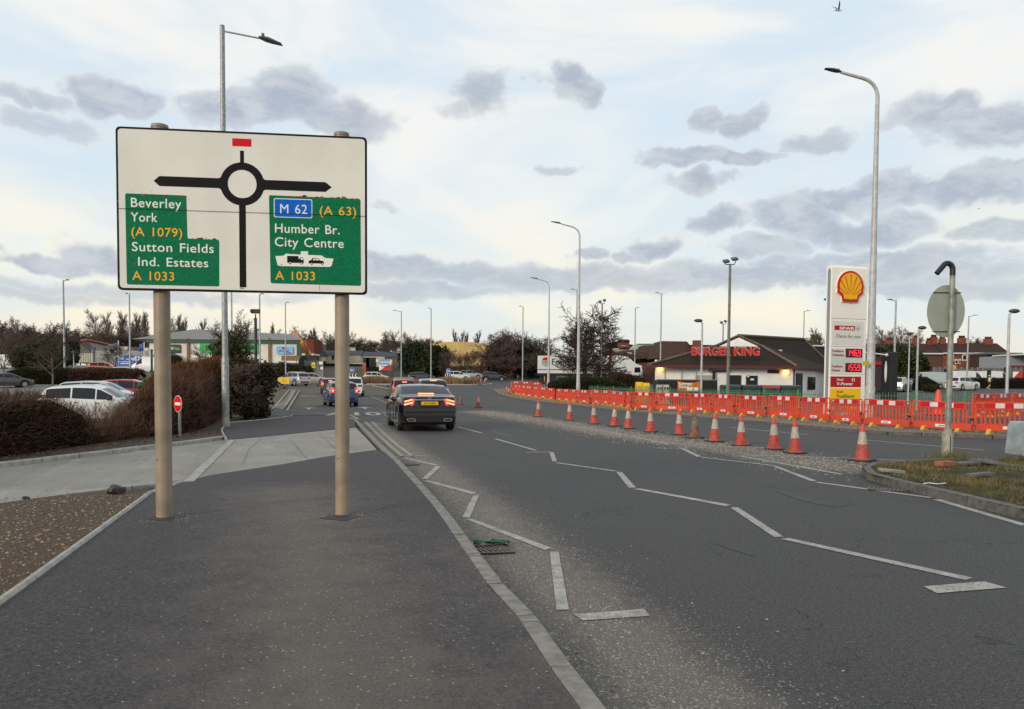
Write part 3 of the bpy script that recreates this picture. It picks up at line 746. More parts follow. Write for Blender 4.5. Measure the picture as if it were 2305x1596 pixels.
for cx, r in ((391, .083), (1985, .077)):
    s_ = sp(cx, 800)[0]
    if cx < 1000: ux = 363
    p = MB(); p.tube([(s_, .03 + r + .01, -.3), (s_, .03 + r + .01, z1 + .045)], r, 28)
    po = p.obj('post', M_post, sign, smooth=True)
    p = MB(); p.tube([(s_, .03 + r + .01, z1 + .035), (s_, .03 + r + .01, z1 + .065)], [r * 1.06, r * 1.02], 28); p.obj('cap', M_galvd, po, smooth=True)
    for zz in (z0 + .25, (z0 + z1) / 2, z1 - .22): p = MB(); p.tube([(s_, .03 + r + .01, zz - .02), (s_, .03 + r + .01, zz + .02)], r * 1.03, 20); p.obj('clamp', M_galvd, po)
    p = MB(); p.ball((s_ - r * .5, .04 + r - r * .86, .62), .008, 8); p.obj('bolt', M_bolt, po)
for zz in (z0 + .25, (z0 + z1) / 2, z1 - .22):
    p = MB(); p.box(((x0 + x1) / 2, .035, zz), (PW_ - .1, .01, .03)); p.obj('rail', M_galvd, sign)

# ================================================================ street lamps
M_lampd = mat('lantern_dark', (.045, .047, .055), .45)
M_lampg = mat('lantern_glass', (.5, .5, .48), .3)
M_colb = mat('column_blue_grey', (.33, .36, .37), .5, metal=.15, var=.18, sc=6)
M_colw = mat('column_pale', (.42, .43, .43), .5, metal=.1, var=.12, sc=5)
M_colbr = mat('column_brown_grey', (.17, .15, .125), .6, var=.2, sc=5)
M_blackp = mat('black_plastic', (.012, .012, .014), .45)
def lantern(L, tip, d, root, name='lantern', w=.28, up=0.05):
    """flat led lantern from tip outwards along d (unit x direction)"""
    m = MB(); x, y, z = tip; n = [(0, .06, .05), (.15, w * .5, .07), (.35, w * .5, .075), (L, w * .32, .03)]
    vs = []
    for s, hw_, h in n: vs += [(x + d * s, y - hw_, z + up * s), (x + d * s, y + hw_, z + up * s), (x + d * s, y + hw_ * .7, z + up * s + h), (x + d * s, y - hw_ * .7, z + up * s + h)]
    fs = [(0, 1, 2, 3)] + [(4 * i + a, 4 * i + (a + 1) % 4, 4 * i + 4 + (a + 1) % 4, 4 * i + 4 + a) for i in range(3) for a in range(4)] + [(12, 15, 14, 13)]
    m.add(vs, fs); m.box((x + d * .12, y, z + .11), (.07, .07, .07))
    return m.obj(name, M_lampd, root)
def lamp(u, vt, Y, style, d, armpx, label, ub=None, r=.08, mt=None, vb=None, base=True, rz=0.0, group='street lamps around the junction', headpx=None, zb=None, bh=1.45, bf=1.12):
    """d: +1 arm to the right, -1 to the left; ub/vt give base column and column-top pixel"""
    b0 = at(ub if ub is not None else u, Y)
    if zb is not None: b0.z = zb
    top = pv(u, vt, Y).z; H = top - b0.z; arm = armpx * Y / F; mt = mt or M_colb
    t = thing('street_lamp', label, 'street lamp', b0, rz, group)
    if base:
        m = MB(); m.tube([(0, 0, -.2), (0, 0, bh - .1), (0, 0, bh)], [r * bf, r * bf, r], 16); bs = m.obj('base_section', mt, t, smooth=True)
        m = MB(); m.box((d * r * .2, -r * 1.24, .85), (r * .9, .012, .62)); m.obj('access_door', mt, bs)
    m = MB()
    if style in ('curve',):
        k = min(arm * .35, 1.0); pts = [(0, 0, 1.4), (0, 0, H * .55), (0, 0, H - k)]; rs = [r, r * .66, r * .44]
        for i in range(1, 7):
            a = pi / 2 * i / 6 * .86; pts.append((d * k * (1 - cos(a)), 0, H - k + k * sin(a))); rs.append(r * .40)
        lp = pts[-1]; hd = .55 if headpx is None else headpx * Y / F
        e_ = (d * (arm - hd), 0, lp[2] + (arm - hd - abs(lp[0])) * .26); pts.append(e_); rs.append(r * .32)
        m.tube(pts, rs, 14); m.obj('column', mt, t, smooth=True)
        lantern(hd, e_, d, t, up=.2, w=.3)
    elif style == 'arm':
        m.tube([(0, 0, 1.4 if base else -.1), (0, 0, H * .5), (0, 0, H)], [r, r * .86, r * .7], 12); m.obj('column', mt, t, smooth=True)
        hd = min(.6, arm * .6) if headpx is None else headpx * Y / F
        e_ = (d * (arm - hd), 0, H - .05 + .06 * arm)
        m = MB(); m.tube([(0, 0, H - .12), e_], r * .35, 8); m.obj('arm', mt, t)
        lantern(hd, e_, d, t, up=.1)
    elif style == 'armdown':
        m.tube([(0, 0, 1.4), (0, 0, H * .5), (0, 0, H)], [r, r * .90, r * .78], 18); m.obj('column', mt, t, smooth=True)
        m = MB(); m.tube([(0, 0, H + .0), (0, 0, H + .03)], r * .78, 14); m.obj('cap', M_galvd, t)
        hd = headpx * Y / F; e_ = (d * (arm - hd), 0, H - .34)
        m = MB(); m.tube([(0, 0, H - .13), e_], r * .3, 8); m.obj('arm', mt, t)
        ln = lantern(hd, e_, d, t, up=-.28, w=.36)
        m = MB(); m.ball((e_[0] + d * .12, 0, e_[2] + .12), .04, 8); m.obj('sensor', M_colw, ln)
    elif style == 'oval':
        m.tube([(0, 0, 0), (0, 0, H * .9), (0, 0, H - .1), (d * .12, 0, H + .02)], [r, r * .8, r * .7, r * .7], 10); m.obj('column', mt, t, smooth=True)
        m = MB(); m.ball((d * arm * .5, 0, H + .06), (arm * .55, .18, .11), 14); m.obj('lantern', M_lampd, t, smooth='all')
    elif style == 'mushroom':
        m.tube([(0, 0, 0), (0, 0, H)], [r, r * .7], 10); m.obj('column', mt, t, smooth=True)
        m = MB(); m.lathe([(.06, 0), (.1, .08), (arm, .12), (arm * .9, .2), (.1, .26)], 14, (0, 0, H - .05)); m.obj('lantern', M_lampd, t, smooth=True)
    elif style == 'flood':
        m.tube([(0, 0, 0), (0, 0, H * .5), (0, 0, H)], [r, r * .85, r * .7], 10); m.obj('column', mt, t, smooth=True)
        w = arm; m = MB(); m.tube([(-w * .5, 0, H + .12), (-w * .35, 0, H + .02), (w * .35, 0, H + .02), (w * .5, 0, H + .22)], .03, 6); m.obj('bracket', M_bolt, t)
        for s in (-1, 1):
            m = MB(); m.box((s * w * .36, -.05, H + .28 + .07 * s), (w * .5, .42, .13), rx=R_(25), ry=R_(-9)); bevel(m.obj('floodlight', M_lampd, t), .03)
    return t
lampA = lamp(503, 60, 24.7, 'armdown', 1, 131, 'tall galvanised street lamp directly behind the big direction sign', ub=507, r=.092, mt=M_galv, headpx=50, zb=.1, bh=2.15, bf=1.2)
m = MB(); m.tube([(0, 0, -.1), (0, 0, .3)], .114, 16); m.obj('painted_foot', mat('painted_foot_cream', (.38, .35, .29), .7, var=.15), lampA)
lamp(1974, 176, 34.6, 'curve', -1, 118, 'tallest pale street lamp with curved arm, right of the white fuel price totem', ub=1958, r=.185, mt=M_colw, headpx=36)
lamp(1301, 510, 61, 'curve', -1, 64, 'street lamp with curved arm standing in the verge by the far barriers', ub=1301, r=.14, mt=M_colw, headpx=22)
lamp(1237, 632, 76, 'curve', -1, 42, 'slim curved-arm street lamp at the left end of the orange barriers', ub=1234, r=.115, mt=M_colw, headpx=16)
LP = [
 (1298, 652, 118, 'arm', -1, 15, 'small-headed street lamp right behind the curved-arm lamp in the verge'),
 (1177, 690, 132, 'arm', -1, 9, 'street lamp by the brick wall right of the row of shrubs'),
 (970, 694, 133, 'arm', -1, 6, 'pale street lamp on the roundabout in front of the dark conifer row'),
 (903, 700, 134, 'arm', -1, 20, 'street lamp with long left arm above the planted roundabout'),
 (642, 681, 118, 'arm', 1, 7, 'street lamp in front of the light blue dog grooming sign'),
 (584, 662, 92, 'arm', 1, 6, 'street lamp just right of the black camera pole'),
 (521, 650, 86, 'arm', 1, 6, 'street lamp half hidden behind the ivy-clad tree'),
 (291, 661, 92, 'arm', -1, 5, 'street lamp by the storage banner in the car park'),
 (143, 631, 84, 'arm', 1, 13, 'street lamp above the clipped hedge between the two small trees'),
 (1430, 693, 124, 'arm', 1, 6, 'slim street lamp behind the front of the white lorry'),
 (1488, 660, 112, 'arm', -1, 14, 'street lamp with left arm left of the restaurant roof'),
 (1810, 700, 128, 'arm', 1, 14, 'street lamp with right arm behind the restaurant roof ridge'),
 (2016, 676, 78, 'arm', -1, 20, 'street lamp with left arm over the fuel station forecourt'),
 (2181, 711, 104, 'arm', 1, 20, 'street lamp with right arm in front of the brick terrace'),
]
for u, vt, Y, st, d, ap, lab in LP:
    lamp(u, vt, Y, st, d, ap, lab, ub=u - (u - 876) * 2.39e-5 * 180, r=.11, base=Y < 100)
LP2 = [
 (1356, 684, 80, 'flood', 1, 13, 'twin floodlight mast left of the white lorry cab', M_colbr, .10, 1353),
 (1337, 715, 104, 'flood', 1, 12, 'distant twin floodlight mast above the bare bushy tree', M_colbr, .09, 1335),
 (1643, 596, 50, 'flood', 1, 26, 'tall brown twin floodlight mast in front of the restaurant doors', M_colbr, .11, 1638),
 (1627, 730, 92, 'flood', 1, 12, 'distant twin floodlight mast behind the restaurant gable', M_colbr, .09, 1625),
 (1584, 724, 50, 'oval', -1, 18, 'short lamp post with dark oval lantern in front of the restaurant roof', M_colw, .075, 1578),
 (2274, 703, 39, 'oval', 1, 22, 'nearest forecourt lamp post with dark oval lantern at the right edge', M_colw, .075, 2266),
 (2068, 740, 47, 'oval', 1, 17, 'forecourt lamp post with oval lantern beside the silver hatchback', M_colw, .07, 2063),
 (2046, 754, 60, 'mushroom', 1, 7, 'slimmest forecourt lamp post with small mushroom lantern', M_colw, .06, 2044),
]
for u, vt, Y, st, d, ap, lab, mt_, r, ub in LP2:
    if st == 'mushroom': ap = 9
    lamp(u, vt, Y, st, d, ap, lab, ub=ub, r=r, mt=mt_, base=False, group='car park and forecourt lights')
# lamp behind the totem: only its head shows
lamp(1872, 676, 52, 'oval', -1, 16, 'dark lantern poking out left of the white fuel price totem', ub=1866, r=.075, mt=M_colw, base=False, group='car park and forecourt lights')
# small sign plate on the lamp right of the totem
p0 = pv(1948, 858 - 118 * 0 + 48, 34.2)
# cctv pole
p = at(576, 72); t = thing('camera_pole', 'black pole with a security camera on top in front of the pet store', 'camera pole', p)
H = pv(577, 716, 72).z - p.z
m = MB(); m.tube([(0, 0, 0), (0, 0, H)], .13, 12); m.obj('pole', M_blackp, t)
m = MB(); m.tube([(0, 0, H), (0, 0, H + .35)], .06, 8); m.obj('neck', M_blackp, t)
m = MB(); m.box((.02, 0, H + .6), (.75, .4, .38)); m.box((-.3, -.2, H + .62), (.2, .2, .3)); bevel(m.obj('camera', M_blackp, t), .04)
# banding and labels on lamp at the verge
# ================================================================ no entry sign
p = Vector((at(400, 21.0).x, 21.0, .06))
t = thing('no_entry_sign', 'small red no entry disc on a short grey post in front of the brown hedge', 'road sign', p, R_(-42))
zc_ = pv(403, 909, 21.0).z - .06; rd = 19 * 21.0 / F
m = MB(); m.tube([(-.0, .04, -.1), (-.0, .04, zc_ + rd * .75)], .038, 12); m.obj('post', M_galvd, t, smooth=True)
flat('disc', circ((.0, zc_), rd, 36), M_letw, t, 0, .006); flat('red_face', circ((.0, zc_), rd * .95, 36), M_red, t, .006, .002)
flat('white_bar', [(-rd * .7, zc_ - rd * .17), (rd * .7, zc_ - rd * .17), (rd * .7, zc_ + rd * .17), (-rd * .7, zc_ + rd * .17)], M_letw, t, .008, .002)
# ================================================================ keep-left post seen from behind
p = G(2131, 1030, .12); Yp = p.y
t = thing('round_sign_post', 'grey post carrying the back of a round sign and a black hooked lamp', 'road sign', p)
s_ = Yp / F
def up(v): return pv(2131, v, Yp).z - p.z
zs, zt, zb1 = up(700), up(618), up(965)
m = MB(); m.tube([(0, 0, -.1), (0, 0, zb1 - .09), (0, 0, zb1)], [11.8 * s_, 11.8 * s_, 6.6 * s_], 18); bsn = m.obj('base_section', M_colbr, t, smooth=True)
bsn.data.materials[0] = mat('post_tan_grey', (.27, .25, .20), .6, var=.22, sc=7, bump=.1)
m = MB(); m.box((.0, -11.7 * s_, zb1 * .42), (.012, .012, zb1 * .7)); m.obj('door_seam', M_bolt, bsn)
m = MB(); m.ball((7 * s_, -9.2 * s_, zb1 - .17), .012, 8); m.obj('bolt', M_bolt, bsn)
m = MB(); m.tube([(0, 0, zb1 - .02), (0, 0, zt)], [6.3 * s_, 5.8 * s_], 16); m.obj('post', mat('post_green_grey', (.24, .25, .22), .5, metal=.2, var=.3, sc=5), t, smooth=True)
m = MB(); hk = [(0, 0, zt - .02), (0, 0, zt + 10 * s_)]
for i in range(1, 9): a = pi * i / 8 * .8; hk.append((-12 * s_ * (1 - cos(a)), 0, zt + 10 * s_ + 15 * s_ * sin(a)))
hk.append((hk[-1][0] - 14 * s_, 0, hk[-1][2] - 17 * s_)); m.tube(hk, 6.0 * s_, 12); m.obj('lamp_hook', M_blackp, t, smooth=True)
rd = 49 * s_
m = MB(); m.prism([(x * .87 - 8 * s_, z * 1.2 + zs) for x, z in circ((0, 0), rd, 48)], .0, .004, Matrix(((1, 0, 0), (0, 0, 1), (0, 1, 0))))
dsc = m.obj('sign_back', mat('sign_back_grey', (.27, .30, .25), .5, var=.08, sc=2), t); dsc.location = (0, 8.2 * s_, 0)
for v in (658, 746):
    m = MB(); m.box((-7 * s_, 7.4 * s_, up(v)), (62 * s_, .02, .018)); m.obj('rail', M_bolt, t)

# ================================================================ traffic cones
M_orange = mat('cone_orange', (.62, .055, .028), .6, var=.12, sc=6)
M_coneb = mat('cone_red', (.46, .048, .035), .65, var=.25, sc=9)
M_sleeve = mat('cone_sleeve', (.44, .41, .36), .6, var=.18, sc=12)
M_rubber = mat('cone_rubber', (.028, .027, .028), .8)
M_dirt1 = mat('cone_dirty_red', (.20, .085, .055), .8, var=.3, sc=9)
M_dirt2 = mat('cone_dirty_sleeve', (.17, .145, .11), .8, var=.3, sc=9)
M_conehi = mat('cone_bright', (.75, .07, .035), .5)
def make_cone(label, body, sleeve, h=.75, group='traffic cones on the road', sl=(.46, .79), top=None, n=20):
    t = thing('traffic_cone', label, 'traffic cone', group=group); k = h / .75
    m = MB(); m.prism(round_poly([(-.21 * k, -.21 * k), (.21 * k, -.21 * k), (.21 * k, .21 * k), (-.21 * k, .21 * k)], .05), 0, .035 * k); m.obj('base', M_rubber, t)
    rad = lambda f: (.145 * (1 - f) + .033 * f) * k
    m = MB(); m.lathe([(.165 * k, .03 * k), (.16 * k, .05 * k), (rad(.06), .07 * k), (rad(sl[0]), sl[0] * h)], n); m.obj('lower_body', body, t, smooth=True)
    m = MB(); m.lathe([(rad(sl[0]) + .003, sl[0] * h), (rad(sl[1]) + .003, sl[1] * h)], n); m.obj('sleeve', sleeve, t, smooth=True)
    m = MB(); m.lathe([(rad(sl[1]), sl[1] * h), (rad(.97), .97 * h), (rad(1) * .8, h)], n); m.obj('tip', top or body, t, smooth=True)
    return t
cones = [(1946,1041,'a'),(1793,1024,'a'),(1745,1015,'a'),(1671,1006,'a'),(1610,997,'a'),(1565,989,'d'),(1530,981,'a'),(1465,975,'a'),(1414,967,'a'),(1383,962,'a'),(1337,957,'a'),(1282,948,'a'),(1211,941,'a'),(1076,920,'a'),(1036,913,'d2')]
labs = {0: 'nearest red and white cone, tip of the taper beside the grass island kerb', 5: 'filthy grey-brown cone between two clean ones in the taper row', 12: 'far left end cone of the long taper row', 13: 'lone dusty cone, the nearer of two just right of the black saloon', 14: 'dirty brown cone right beside the tail of the black saloon'}
for m_ in (M_coneb, M_sleeve, M_orange): dirty(m_, .65, (.13, .10, .075), 4.0, .22)
c0 = make_cone('x', M_coneb, M_sleeve, top=M_orange); cd = make_cone('x', M_dirt1, M_dirt2)
first = {}
for i, (u, v, k) in enumerate(cones):
    p = G(u, v - 2); src = cd if k[0] == 'd' else c0
    c = src if src.name not in first else copy_tree(src)
    first[src.name] = 1
    c.location = (p.x, p.y + .12, p.z); c.rotation_euler = (R_(rnd.uniform(-1.5, 1.5)), R_(rnd.uniform(-2, 2)), rnd.uniform(0, 6))
    c['label'] = labs.get(i, 'red and white cone in the taper row, %s from the grass island' % ORD[i])
far = [((940 + 943*.2256)*.9, 114, 'small cone on the roundabout edge left of the white crossover car'), ((940+1122*.2256)*.9, 118, 'left one of three far cones before the dark parked-up estate car'),
       ((940+1163*.2256)*.9, 124, 'middle one of three far cones by the roundabout exit'), ((940+1206*.2256)*.9, 118, 'right one of three far cones by the roundabout exit'),
       ((940+1450*.2256)*.9, 82, 'rear cone of the pair at the left end of the barriers'), ((940+1470*.2256)*.9, 76, 'front cone of the pair at the left end of the barriers'),
       ((660+1400*.188)*.9, 108, 'plain orange-looking cone on the roundabout kerb beyond the white car')]
for u, Y, lab in far:
    c = copy_tree(c0); p = at(u, Y); c.location = p; c.rotation_euler = (0, 0, 1); c['label'] = lab
c = make_cone('tall plain orange cone standing behind the barriers left of the round sign post', M_conehi, M_conehi, 1.0, sl=(.5, .78)); c.location = at(2112, 29.5); c.location.z = .62
c.location = Vector((at(2112, 31.0).x, 31.0, .35)); c.scale = (1.2, 1.2, 1.0)
c = copy_tree(c0); c.location = at(1757, 41.5); c['label'] = 'red and white cone showing through the barrier slots under the restaurant corner'; c.scale = (1.2, 1.2, 1.3)
# stack of fallen cones between the barriers and the road
for j, (du, dz) in enumerate(((-5, 0), (3, .02), (8, .05))):
    c = copy_tree(c0); p = at(1336 + du, 53.5); c.location = (p.x, p.y, p.z + .1); c.scale = (1.15, 1.15, 1.25)
    c['label'] = ('left', 'middle', 'right')[j] + ' cone of the tight trio standing in front of the barriers at the lamp column'
# knocked-over cones beyond the cars
for u, Y, lab in (((660+710*.188)*.9, 96, 'knocked-over cone lying on the road behind the silver off-roader'), ((660+815*.188)*.9, 99, 'knocked-over white and red cone beside the bronze car')):
    c = copy_tree(c0); p = at(u, Y); c.location = p + Vector((0, 0, .15)); c.rotation_euler = (0, R_(80), .5); c['label'] = lab

# ================================================================ barriers
M_bar = mat('barrier_orange', (.66, .050, .016), .5, var=.10, sc=3)
M_barred = mat('barrier_red_reflector', (.50, .012, .022), .35, spec=.2)
M_barw = mat('barrier_white_reflector', (.66, .67, .70), .4, var=.05)
M_foot_y = mat('barrier_foot_yellow', (.60, .36, .02), .6, var=.2, sc=8)
def make_barrier():
    t = thing('barrier', 'x', 'barrier', group='orange chapter-style plastic barriers along the verge')
    m = MB(); W_, D = 1.98, .045
    m.box((0, 0, .955), (W_ - .06, D, .05)); m.box((0, 0, .765), (W_, D, .03)); m.box((0, 0, .20), (W_, D, .20))
    m.box((0, 0, .86), (1.46, D, .17))
    for s in (-1, 1):
        m.box((s * (W_ / 2 - .03), 0, .52), (.06, D, .80)); m.box((s * (W_ / 2 - .20), 0, .52), (.05, D, .46)); m.box((s * .745, 0, .86), (.03, D + .01, .2))
        m.box((s * (W_ / 2 - .115), 0, .53), (.12, D, .05)); m.box((s * (W_ / 2 - .01), 0, .42), (.05, D + .04, .1))
        m.box((s * .60, 0, .50), (.30 - .16, D, .5)) if False else None
    for i in range(11):
        x = -.68 + 1.36 * i / 10; m.box((x, 0, .53), (.055, D, .48))
        m.prism([(x - .06, .30), (x + .06, .30), (x + .0275, .345), (x - .0275, .345)], -.02, .02, XZ); m.prism([(x - .0275, .71), (x + .0275, .71), (x + .05, .752), (x - .05, .752)], -.02, .02, XZ)
    for i in range(3): m.tube([(-.98 + .03, 0, .25 + .22 * i), (-.98 + .03, 0, .3 + .22 * i)], .035, 8)
    bevel(m.obj('panel', M_bar, t), .008, 1)
    m = MB(); m.box((0, -D / 2 - .004, .875), (1.40, .006, .15)); rs_ = m.obj('reflective_strip', M_barred, t)
    for s in (-1, 1):
        m = MB(); m.box((s * .25, -D / 2 - .0085, .875), (.26, .004, .146)); m.obj('white_square', M_barw, rs_)
    m = MB(); m.box((.02, -D / 2 - .004, .205), (.40, .006, .085)); lb = m.obj('label', M_letw, t)
    m = MB(); m.box((.02, -D / 2 - .008, .205), (.2, .004, .03)); m.obj('label_print', M_blue, lb)
    m = MB(); m.box((W_ / 2 - .01, -.03, .46), (.10, .05, .07)); m.obj('clip', M_blackp, t)
    for s in (-1, 1):
        m = MB(); m.prism([(-.17, 0), (.17, 0), (.13, .04), (.06, .15), (-.06, .15), (-.13, .04)], -.06, .06, Matrix(((0, 0, 1), (1, 0, 0), (0, 1, 0))))
        f_ = m.obj('foot', M_foot_y, t); f_.location = (s * .55, 0, 0)
        m = MB(); m.box((s * .55, 0, .10), (.06, .06, .1)); m.obj('peg', M_blackp, t)
    return t
for m_ in (M_bar, M_barred, M_barw, M_foot_y): dirty(m_, .55, (.16, .09, .055), 1.6, .15)
bar0 = make_barrier(); nb = 0
def run(px, dz, labf, flip=False, jit=4, start=0, skip=()):
    global nb
    pts = [Vector(p[:2]) for p in px]; s = [0]
    for a, b in zip(pts, pts[1:]): s.append(s[-1] + (b - a).length)
    def P(d):
        for i in range(len(pts) - 1):
            if d <= s[i + 1] or i == len(pts) - 2: return pts[i].lerp(pts[i + 1], (d - s[i]) / (s[i + 1] - s[i]))
    d, k = 0, 0
    while d + 2.02 < s[-1] + .8:
        if k not in skip:
            a, b = P(d), P(d + 2.02); c = (a + b) / 2; o = bar0 if nb == 0 else copy_tree(bar0); nb += 1
            ang = atan2(b.y - a.y, b.x - a.x) + (pi if b.x < a.x else 0)
            o.scale = (1, 1, .96); o.location = (c.x, c.y, lin(PR, c.y) + dz + rnd.uniform(-.02, .02)); o.rotation_euler = (R_(rnd.uniform(-2, 2)), R_(rnd.uniform(-1.2, 1.2)), ang + R_(rnd.uniform(-jit, jit)))
            o['label'] = labf(k)
        d += 2.03; k += 1
    return k
RB = [((u) * .9, v * .9) for u, v in ((2620,1094),(2531,1089),(2378,1080),(2234,1072),(2115,1062),(2009,1052),(1915,1045),(1846,1041),(1787,1036),(1732,1032),(1678,1029),(1632,1028),(1591,1027),(1541,1018),(1493,1012),(1445,1009),(1400,1004),(1348,998),(1310,993),(1285,987))]
RBw = gp(RB, .09)
nfr = run(RBw, .09, lambda k: 'orange plastic barrier in the front run, %s from the right edge of the photo' % ORD[k])
run([tuple(at(u, Y)[:2]) for u, Y in ((1152, 88), (1200, 84), (1236, 82))], .09, lambda k: 'orange barrier of the rear row left of the slim lamp, %s from the left' % ORD[k])
run([tuple(at(u, Y)[:2]) for u, Y in ((1150, 86), (1153, 76))], .09, lambda k: 'orange barrier closing the left end of the site, %s from the back' % ORD[k])
run([tuple(at(u, Y)[:2]) for u, Y in ((2190, 31.5), (2340, 36))], .25, lambda k: 'orange barrier running back behind the front run at the right edge, %s from the left' % ORD[k])
# ================================================================ green railings
M_rail = mat('railing_green', (.085, .22, .12), .6, var=.25, sc=8); M_railb = mat('railing_bright_green', (.06, .26, .08), .6)
fpts = [at(u, Y) for u, Y in ((1312, 66), (1420, 58), (1560, 50), (1720, 44), (1880, 39.5), (2060, 37.5), (2285, 36.5))]
t = thing('railing_fence', 'low green bow-top railing fence behind the orange barriers', 'fence', (0, 0, 0))
m = MB(); s = 0
for a, b in zip(fpts, fpts[1:]):
    L = (b - a).length; n = int(L / .125)
    for i in range(n):
        p = a.lerp(b, i / n); z = p.z
        h = 1.12 + (.05 if i % 2 else 0)
        m.tube([(p.x, p.y, z), (p.x, p.y, z + h)], .012, 4, caps=False)
    for zz in (.18, .98): m.tube([(a.x, a.y, a.z + zz), (b.x, b.y, b.z + zz)], .014, 4)
m.obj('railings', M_rail, t)
for a, b in zip(fpts, fpts[1:]):
    L = (b - a).length; n = max(1, round(L / 2.7))
    for i in range(n + 1 if b is fpts[-1] else n):
        p = a.lerp(b, i / n); m = MB(); m.box((p.x, p.y, p.z + .62), (.06, .06, 1.24)); m.obj('post', M_railb, t)
# ================================================================ kerbside bits
def gully(u, v, rz, lab, z=.009, sx=.40, sy=.34):
    p = G(u, v); t = thing('drain_grate', lab, 'drain', (p.x, p.y, z), rz, 'drain gratings in the gutters')
    m = MB(); m.box((0, 0, -.002), (sx, sy, .006)); m.obj('pit', M_black, t)
    fr = MB()
    for s_ in (-1, 1): fr.box((s_ * sx / 2, 0, .004), (.035, sy + .03, .012)); fr.box((0, s_ * sy / 2, .004), (sx - .035, .03, .012))
    fr.obj('frame', M_bolt, t)
    g = MB()
    for i in range(9): x = -sx / 2 + sx * (i + .5) / 9; g.box((x, 0, .004), (.02, sy - .03, .010), rz=R_(12))
    g.box((0, 0, .0045), (sx - .04, .02, .010)); g.obj('grating', mat('cast_iron', (.14, .11, .085), .6, metal=.3, var=.3, sc=20), t); return t
gully(1098, 1239, R_(12), 'iron drain grate with a green rag on it beside the left kerb')
gully(915, 1046, R_(16), 'small dark drain grate in the grit at the far left kerb')
gully(1997, 1103, R_(-25), 'drain grate against the kerb of the grass island', sx=.5)
p = G(1106, 1232); bm_ = bmesh.new(); bmesh.ops.create_grid(bm_, x_segments=14, y_segments=8, size=.5)
rg = random.Random(9)
for v in bm_.verts:
    x, y = v.co.x * .34, v.co.y * .11 * (1 + .5 * sin(v.co.x * 7)); v.co = Vector((x, y + .03 * sin(x * 20), .012 + .028 * abs(sin(x * 17 + y * 23)) + rg.uniform(0, .012)))
me = bpy.data.meshes.new('rag'); bm_.to_mesh(me); bm_.free(); me.materials.append(mat('green_cloth', (.015, .085, .055), .95, var=.5, sc=14))
o = link(bpy.data.objects.new('rag', me)); o.location = (p.x, p.y + .05, .012); o.rotation_euler = (0, 0, R_(8)); m_ = o.modifiers.new('s', 'SOLIDIFY'); m_.thickness = .004
tag(o, 'crumpled green rag lying over the kerbside drain grate', 'rag')
def lump(name, lab, cat, loc, size, m, seed=1, rz=0, amp=.25, group=None):
    bm_ = bmesh.new(); bmesh.ops.create_icosphere(bm_, subdivisions=2, radius=1); rg = random.Random(seed)
    for v in bm_.verts: v.co *= 1 + rg.uniform(-amp, amp)
    for v in bm_.verts: v.co = Vector((v.co.x * size[0], v.co.y * size[1], max(-.3, v.co.z) * size[2]))
    me = bpy.data.meshes.new(name); bm_.to_mesh(me); bm_.free(); me.materials.append(m)
    o = link(bpy.data.objects.new(name, me)); o.location = loc; o.rotation_euler = (0, 0, rz); return tag(o, lab, cat, group)
p = G(262, 1111, .06); lump('rubber_block', 'black rubber lump lying at the driveway edge of the soil patch', 'debris', (p.x, p.y, .09), (.11, .09, .09), M_blackp, 3, .4, .2)
p = G(58, 1124, .06); lump('rubber_scrap', 'tiny black scrap on the pale driveway edge at far left', 'debris', (p.x, p.y, .07), (.05, .03, .03), M_blackp, 5)
# debris on the grass island
zI = .125
M_slab = mat('slab_grey', (.09, .10, .11), .8, var=.25, sc=6); M_brick = mat('brick_orange', (.30, .095, .05), .85, var=.3, sc=20)
for i, (u, v, sx, sy, rz, lab, mt_) in enumerate(((2175,1046,.55,.34,.2,'grey paving slab lying behind the brick on the grass island',M_slab),(2262,1050,.75,.30,-.3,'long grey slab at the right end of the rubble on the island',M_slab),(2225,1043,.6,.35,.5,'dark slab half covered in the middle of the island rubble',M_slab),(2205,1072,.42,.16,.1,'flat stone in the middle of the grass island',M_slab),(2006,1064,.42,.14,.15,'pale rubble slab near the rounded tip of the island',mat('slab_pale',(.25,.235,.20),.8,var=.2,sc=6)))):
    p = G(u, v, zI); m = MB(); m.box((0, 0, 0), (sx, sy, .05)); o = m.obj('paving_slab', mt_); bevel(o, .01); o.location = (p.x, p.y, zI + .03); o.rotation_euler = (R_(rnd.uniform(-6, 6)), R_(rnd.uniform(-8, 8)), rz); tag(o, lab, 'paving slab', 'broken slabs on the island')
p = G(2126, 1049, zI); t = thing('brick', 'orange brick lying near the foot of the round sign post', 'brick', (p.x, p.y, zI), .3)
m = MB(); m.box((0, 0, .045), (.34, .16, .085)); bevel(m.obj('brick_body', M_brick, t), .008)
p = G(2104, 1092, zI); m = MB(); m.tube([(-.17, 0, .02), (-.08, .02, .03), (.02, -.01, .02), (.17, .03, .025)], .008, 6); o = m.obj('plastic_strip', M_barw); o.location = (p.x, p.y - .0, zI); tag(o, 'pale twisted plastic strip on the near side of the island', 'litter')
# concrete block at the right edge
p = G(2296, 1032, .1); t = thing('concrete_block', 'blue-grey concrete block cut by the right edge of the photo', 'concrete block', (p.x + .55 + .36, p.y + .5, .1), R_(4))
m = MB(); hB = 80 * p.y / F; m.prism(round_poly([(-.62, 0), (.9, 0), (.9, hB), (-.55, hB)], .05), -.5, .5, XZ); bevel(m.obj('block_body', mat('block_blue_grey', (.25, .30, .32), .75, var=.18, sc=3, bump=.15), t), .03)
